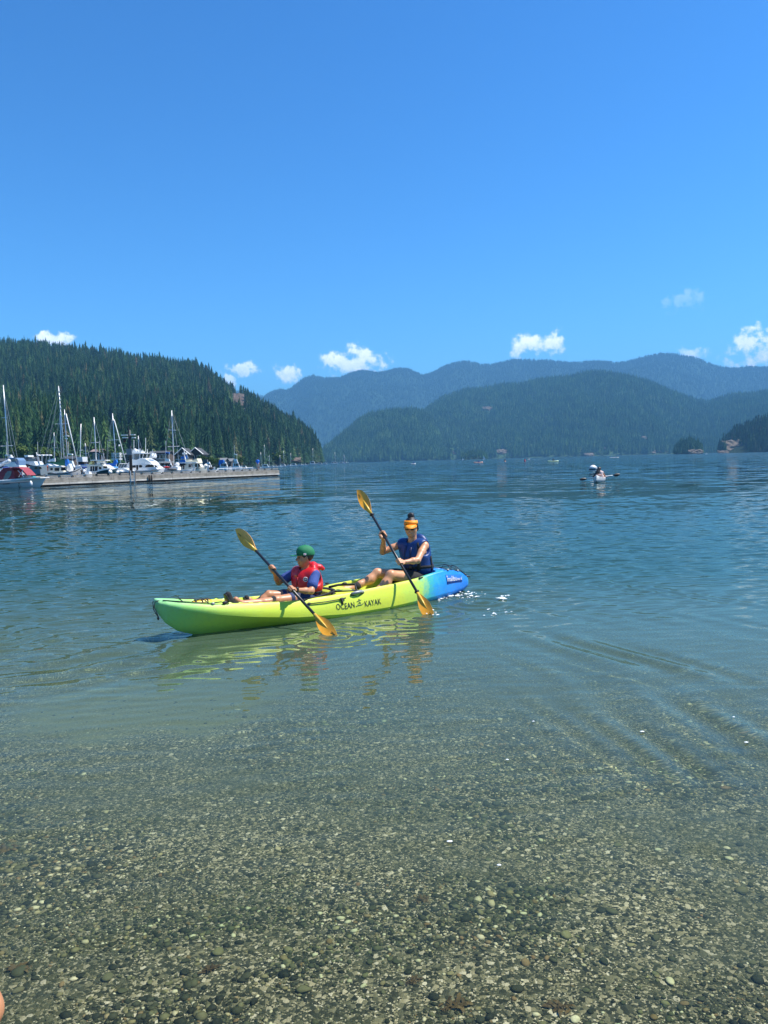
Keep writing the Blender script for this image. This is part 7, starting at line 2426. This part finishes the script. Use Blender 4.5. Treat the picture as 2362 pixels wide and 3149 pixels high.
# foam and bubbles by the paddle strokes; little white specks floating nearby
def foam(cx, cy, n, sx, sy, seed, label, scale=1.0):
    r = np.random.default_rng(seed)
    V, F = [], []
    for i in range(n):
        p = onz(cx + r.normal() * sx, cy + r.normal() * sy)
        s = r.lognormal(math.log(.006), .5) * scale
        k = len(V); m_ = 6
        el = r.uniform(1, 2.6)
        an = r.normal() * .5
        for a in np.linspace(0, 2 * math.pi, m_ + 1)[:-1]:
            x, y = s * el * math.cos(a) * r.uniform(.7, 1.2), s * math.sin(a) * r.uniform(.7, 1.2)
            V.append((p.x + x * math.cos(an) - y * math.sin(an), p.y + x * math.sin(an) + y * math.cos(an), .012 + water_h(p.x, p.y)))
        V.append((p.x, p.y, .012 + water_h(p.x, p.y) + s * .7))
        for q in range(m_):
            F.append((k + q, k + (q + 1) % m_, k + m_))
    o = mesh_obj('foam', V, F, M_FOAM, smooth=True)
    tag(o, label, 'foam', kind='stuff')
M_FOAM = principled('foam', (.75, .80, .80), .5)
def water_h(x, y):
    i = int(np.clip(np.searchsorted(rows, y), 0, len(rows) - 1)); j = int(np.clip(np.searchsorted(np.tan(angs), x / y), 0, len(angs) - 1))
    return float(WH[i, j])
foam(1345, 1842, 60, 14, 3.5, 1, 'white foam beside the blue stern of the kayak')
foam(1430, 1832, 70, 26, 6, 2, 'broken foam line trailing behind the kayak stern')
foam(1545, 1842, 22, 9, 4, 3, 'patch of white bubbles on the water behind the kayak', 1.6)
foam(1520, 1880, 16, 30, 14, 4, 'scattered bubbles behind the kayak', .8)
foam(1180, 1868, 40, 40, 4, 5, 'thin foam along the waterline of the kayak', .7)
foam(1330, 1885, 16, 12, 6, 6, 'drops around the rear paddle blade', .8)
rs_ = np.random.default_rng(8)
V, F = [], []
for px, py in [(2256, 2208), (1975, 2250), (1640, 2222), (2295, 2285), (1383, 2592), (1535, 2665), (1560, 2340)]:
    p = onz(px, py); s = rs_.uniform(.004, .009); k = len(V)
    for a in np.linspace(0, 2 * math.pi, 7)[:-1]:
        V.append((p.x + s * 1.7 * math.cos(a), p.y + s * math.sin(a), .008 + water_h(p.x, p.y)))
    V.append((p.x, p.y, .012 + water_h(p.x, p.y))); F += [(k + q, k + (q + 1) % 6, k + 6) for q in range(6)]
o = mesh_obj('floating_flecks', V, F, M_FOAM); tag(o, 'white flecks floating on the clear shallow water', 'flecks', kind='stuff')

# larger stones on the bed, each a part of the bed
rs_ = np.random.default_rng(9)
big = [(770, 2690, 26), (640, 2870, 30), (1124, 3000, 34), (1138, 2960, 30), (376, 3048, 38), (170, 2860, 30), (500, 2690, 24), (1410, 2690, 26), (2018, 2886, 40), (1610, 2810, 30), (1740, 2925, 34), (1784, 2895, 24), (1680, 2925, 24), (2105, 3090, 34), (1476, 2755, 30), (1400, 2790, 44), (1970, 2350, 26), (250, 3000, 40), (330, 3008, 50), (568, 2990, 44), (935, 3045, 60), (1255, 2990, 36), (1500, 3110, 30), (1860, 2960, 44), (60, 2990, 60), (1200, 2950, 28), (1880, 2805, 48), (2280, 2740, 50), (1850, 2800, 40), (1640, 2480, 30), (1520, 2350, 26), (1900, 2600, 40), (2080, 2620, 30), (2290, 2500, 36), (1350, 2705, 30), (870, 2800, 26), (1000, 2620, 20), (400, 2620, 24), (285, 2640, 22), (50, 2600, 34)]
while len(big) < 292:
    y_ = 2350 + 790 * rs_.random() ** .7
    big.append((rs_.uniform(0, 2362), y_, rs_.lognormal(math.log(17 + (y_ - 2350) * .011), .3)))
for px, py, w in big:
    z = -.08
    for _ in range(4):
        # refraction lifts the bed: aim with the true path
        p = onz(px, py, 0.0); d = (p - Vector((0, 0, CAM_H))).normalized()
        hor = Vector((d.x, d.y, 0)); sh = hor.length / 1.333; hd_ = hor.normalized() * sh; dd2 = Vector((hd_.x, hd_.y, -math.sqrt(1 - sh * sh)))
        q = p + dd2 * (z / dd2.z)
        z = float(bed_z(q.x, q.y))
    s = w * .68 * (q - Vector((0, 0, CAM_H))).length / PF * 1.05
    o = bpy.data.objects.new('stone', PEBS[rs_.integers(0, len(PEBS))]); COL.objects.link(o)
    o.parent = bed
    o.location = (q.x, q.y, z + s * .16); o.scale = (s, s, s * rs_.uniform(.7, 1.1)); o.rotation_euler = (rs_.normal() * .15, rs_.normal() * .15, rs_.random() * 6.28)
    o.cycles.is_caustics_receiver = True

# clumps of brown weed on the bed
M_WEED = principled('brown_weed', (.12, .085, .03), .7, vary=(20, .5))
for n_, (px, py, w) in enumerate([(62, 2992, 70), (650, 2995, 60), (1270, 3040, 50), (1400, 3118, 90), (1720, 3125, 90), (20, 2590, 60), (1300, 2770, 50)]):
    q = onz(px, py, -.06); z = float(bed_z(q.x, q.y)); s = w * q.length / PF / 2
    r = np.random.default_rng(n_); mb = MB()
    for i in range(26):
        a = r.random() * 6.28; l = s * r.uniform(.4, 1.1); d = np.array([math.cos(a), math.sin(a), 0]); n2 = np.array([-d[1], d[0], 0])
        c0 = np.array([r.normal() * s * .3, r.normal() * s * .2, .004]); h = r.uniform(.004, .018)
        mb.add([c0 - n2 * l * .12, c0 + n2 * l * .12, c0 + d * l * .6 + n2 * l * .16 + [0, 0, h], c0 + d * l * .6 - n2 * l * .16 + [0, 0, h], c0 + d * l + [0, 0, h * .4]], [(0, 1, 2, 3), (3, 2, 4)])
    o = mb.build('seaweed', M_WEED); o.location = (q.x, q.y, z)
    o.cycles.is_caustics_receiver = True
    tag(o, ['brown weed clump at the lower left corner of the bed', 'small brown weed tuft left of centre near the bottom', 'small weed tuft near the bottom centre', 'brown weed clump on the bottom edge just right of centre', 'brown weed clump on the bottom edge, farther right', 'weed tuft at the left edge of the gravel', 'small weed tuft in the middle of the gravel'][n_], 'seaweed')

# bare arm of somebody beside the camera, just entering the picture
pa = ony(-4, 3070, .80)
ar = empty('person', (pa.x, pa.y, 0), 0, 'bare thumb of somebody beside the camera at the lower left corner', 'person')
F = Field(np.array([-.30, -.25, pa.z - .30]), np.array([.06, .25, pa.z + .12]), .004)
c = np.array([0, 0, pa.z])
F.chain([c + [-.27, -.16, -.10], c + [-.10, -.05, -.02], c + [-.075, -.01, -.0]], [.034, .027, .030], .02)
for i, (dx, dz) in enumerate(((-.040, .022), (-.042, .002), (-.044, -.018), (-.048, -.036))):
    F.chain([c + [-.07, 0, dz * .8], c + [-.03, .005, dz], c + [dx + .002, .0, dz - .004]], [.012, .011, .0095], .006)
F.chain([c + [-.075, .0, -.045], c + [-.026, -.01, -.030], c + [-.0115, -.012, -.006], c + [-.0125, -.012, .014]], [.024, .021, .0185, .0165], .012)
F.mesh('hand', M_SKIN_C, ar)
# ------------------------------------------------------------------ haze
def build_haze():
    m = bpy.data.materials.new("haze")
    m.use_nodes = True
    t = m.node_tree; t.nodes.clear(); k = NT(t)
    v = k.n('ShaderNodeVolumePrincipled')
    v.inputs['Color'].default_value = (0.22, 0.58, 1.0, 1)
    v.inputs['Density'].default_value = HAZE_D
    v.inputs['Anisotropy'].default_value = 0.0
    k.n('ShaderNodeOutputMaterial', i_Volume=v.outputs[0])
    o = MB().box((0, 5900, 582), (26000, 15800, 1198)).build('haze', m)
    tag(o, kind='stuff')
HAZE_D = 0.72 / 6000
build_haze()
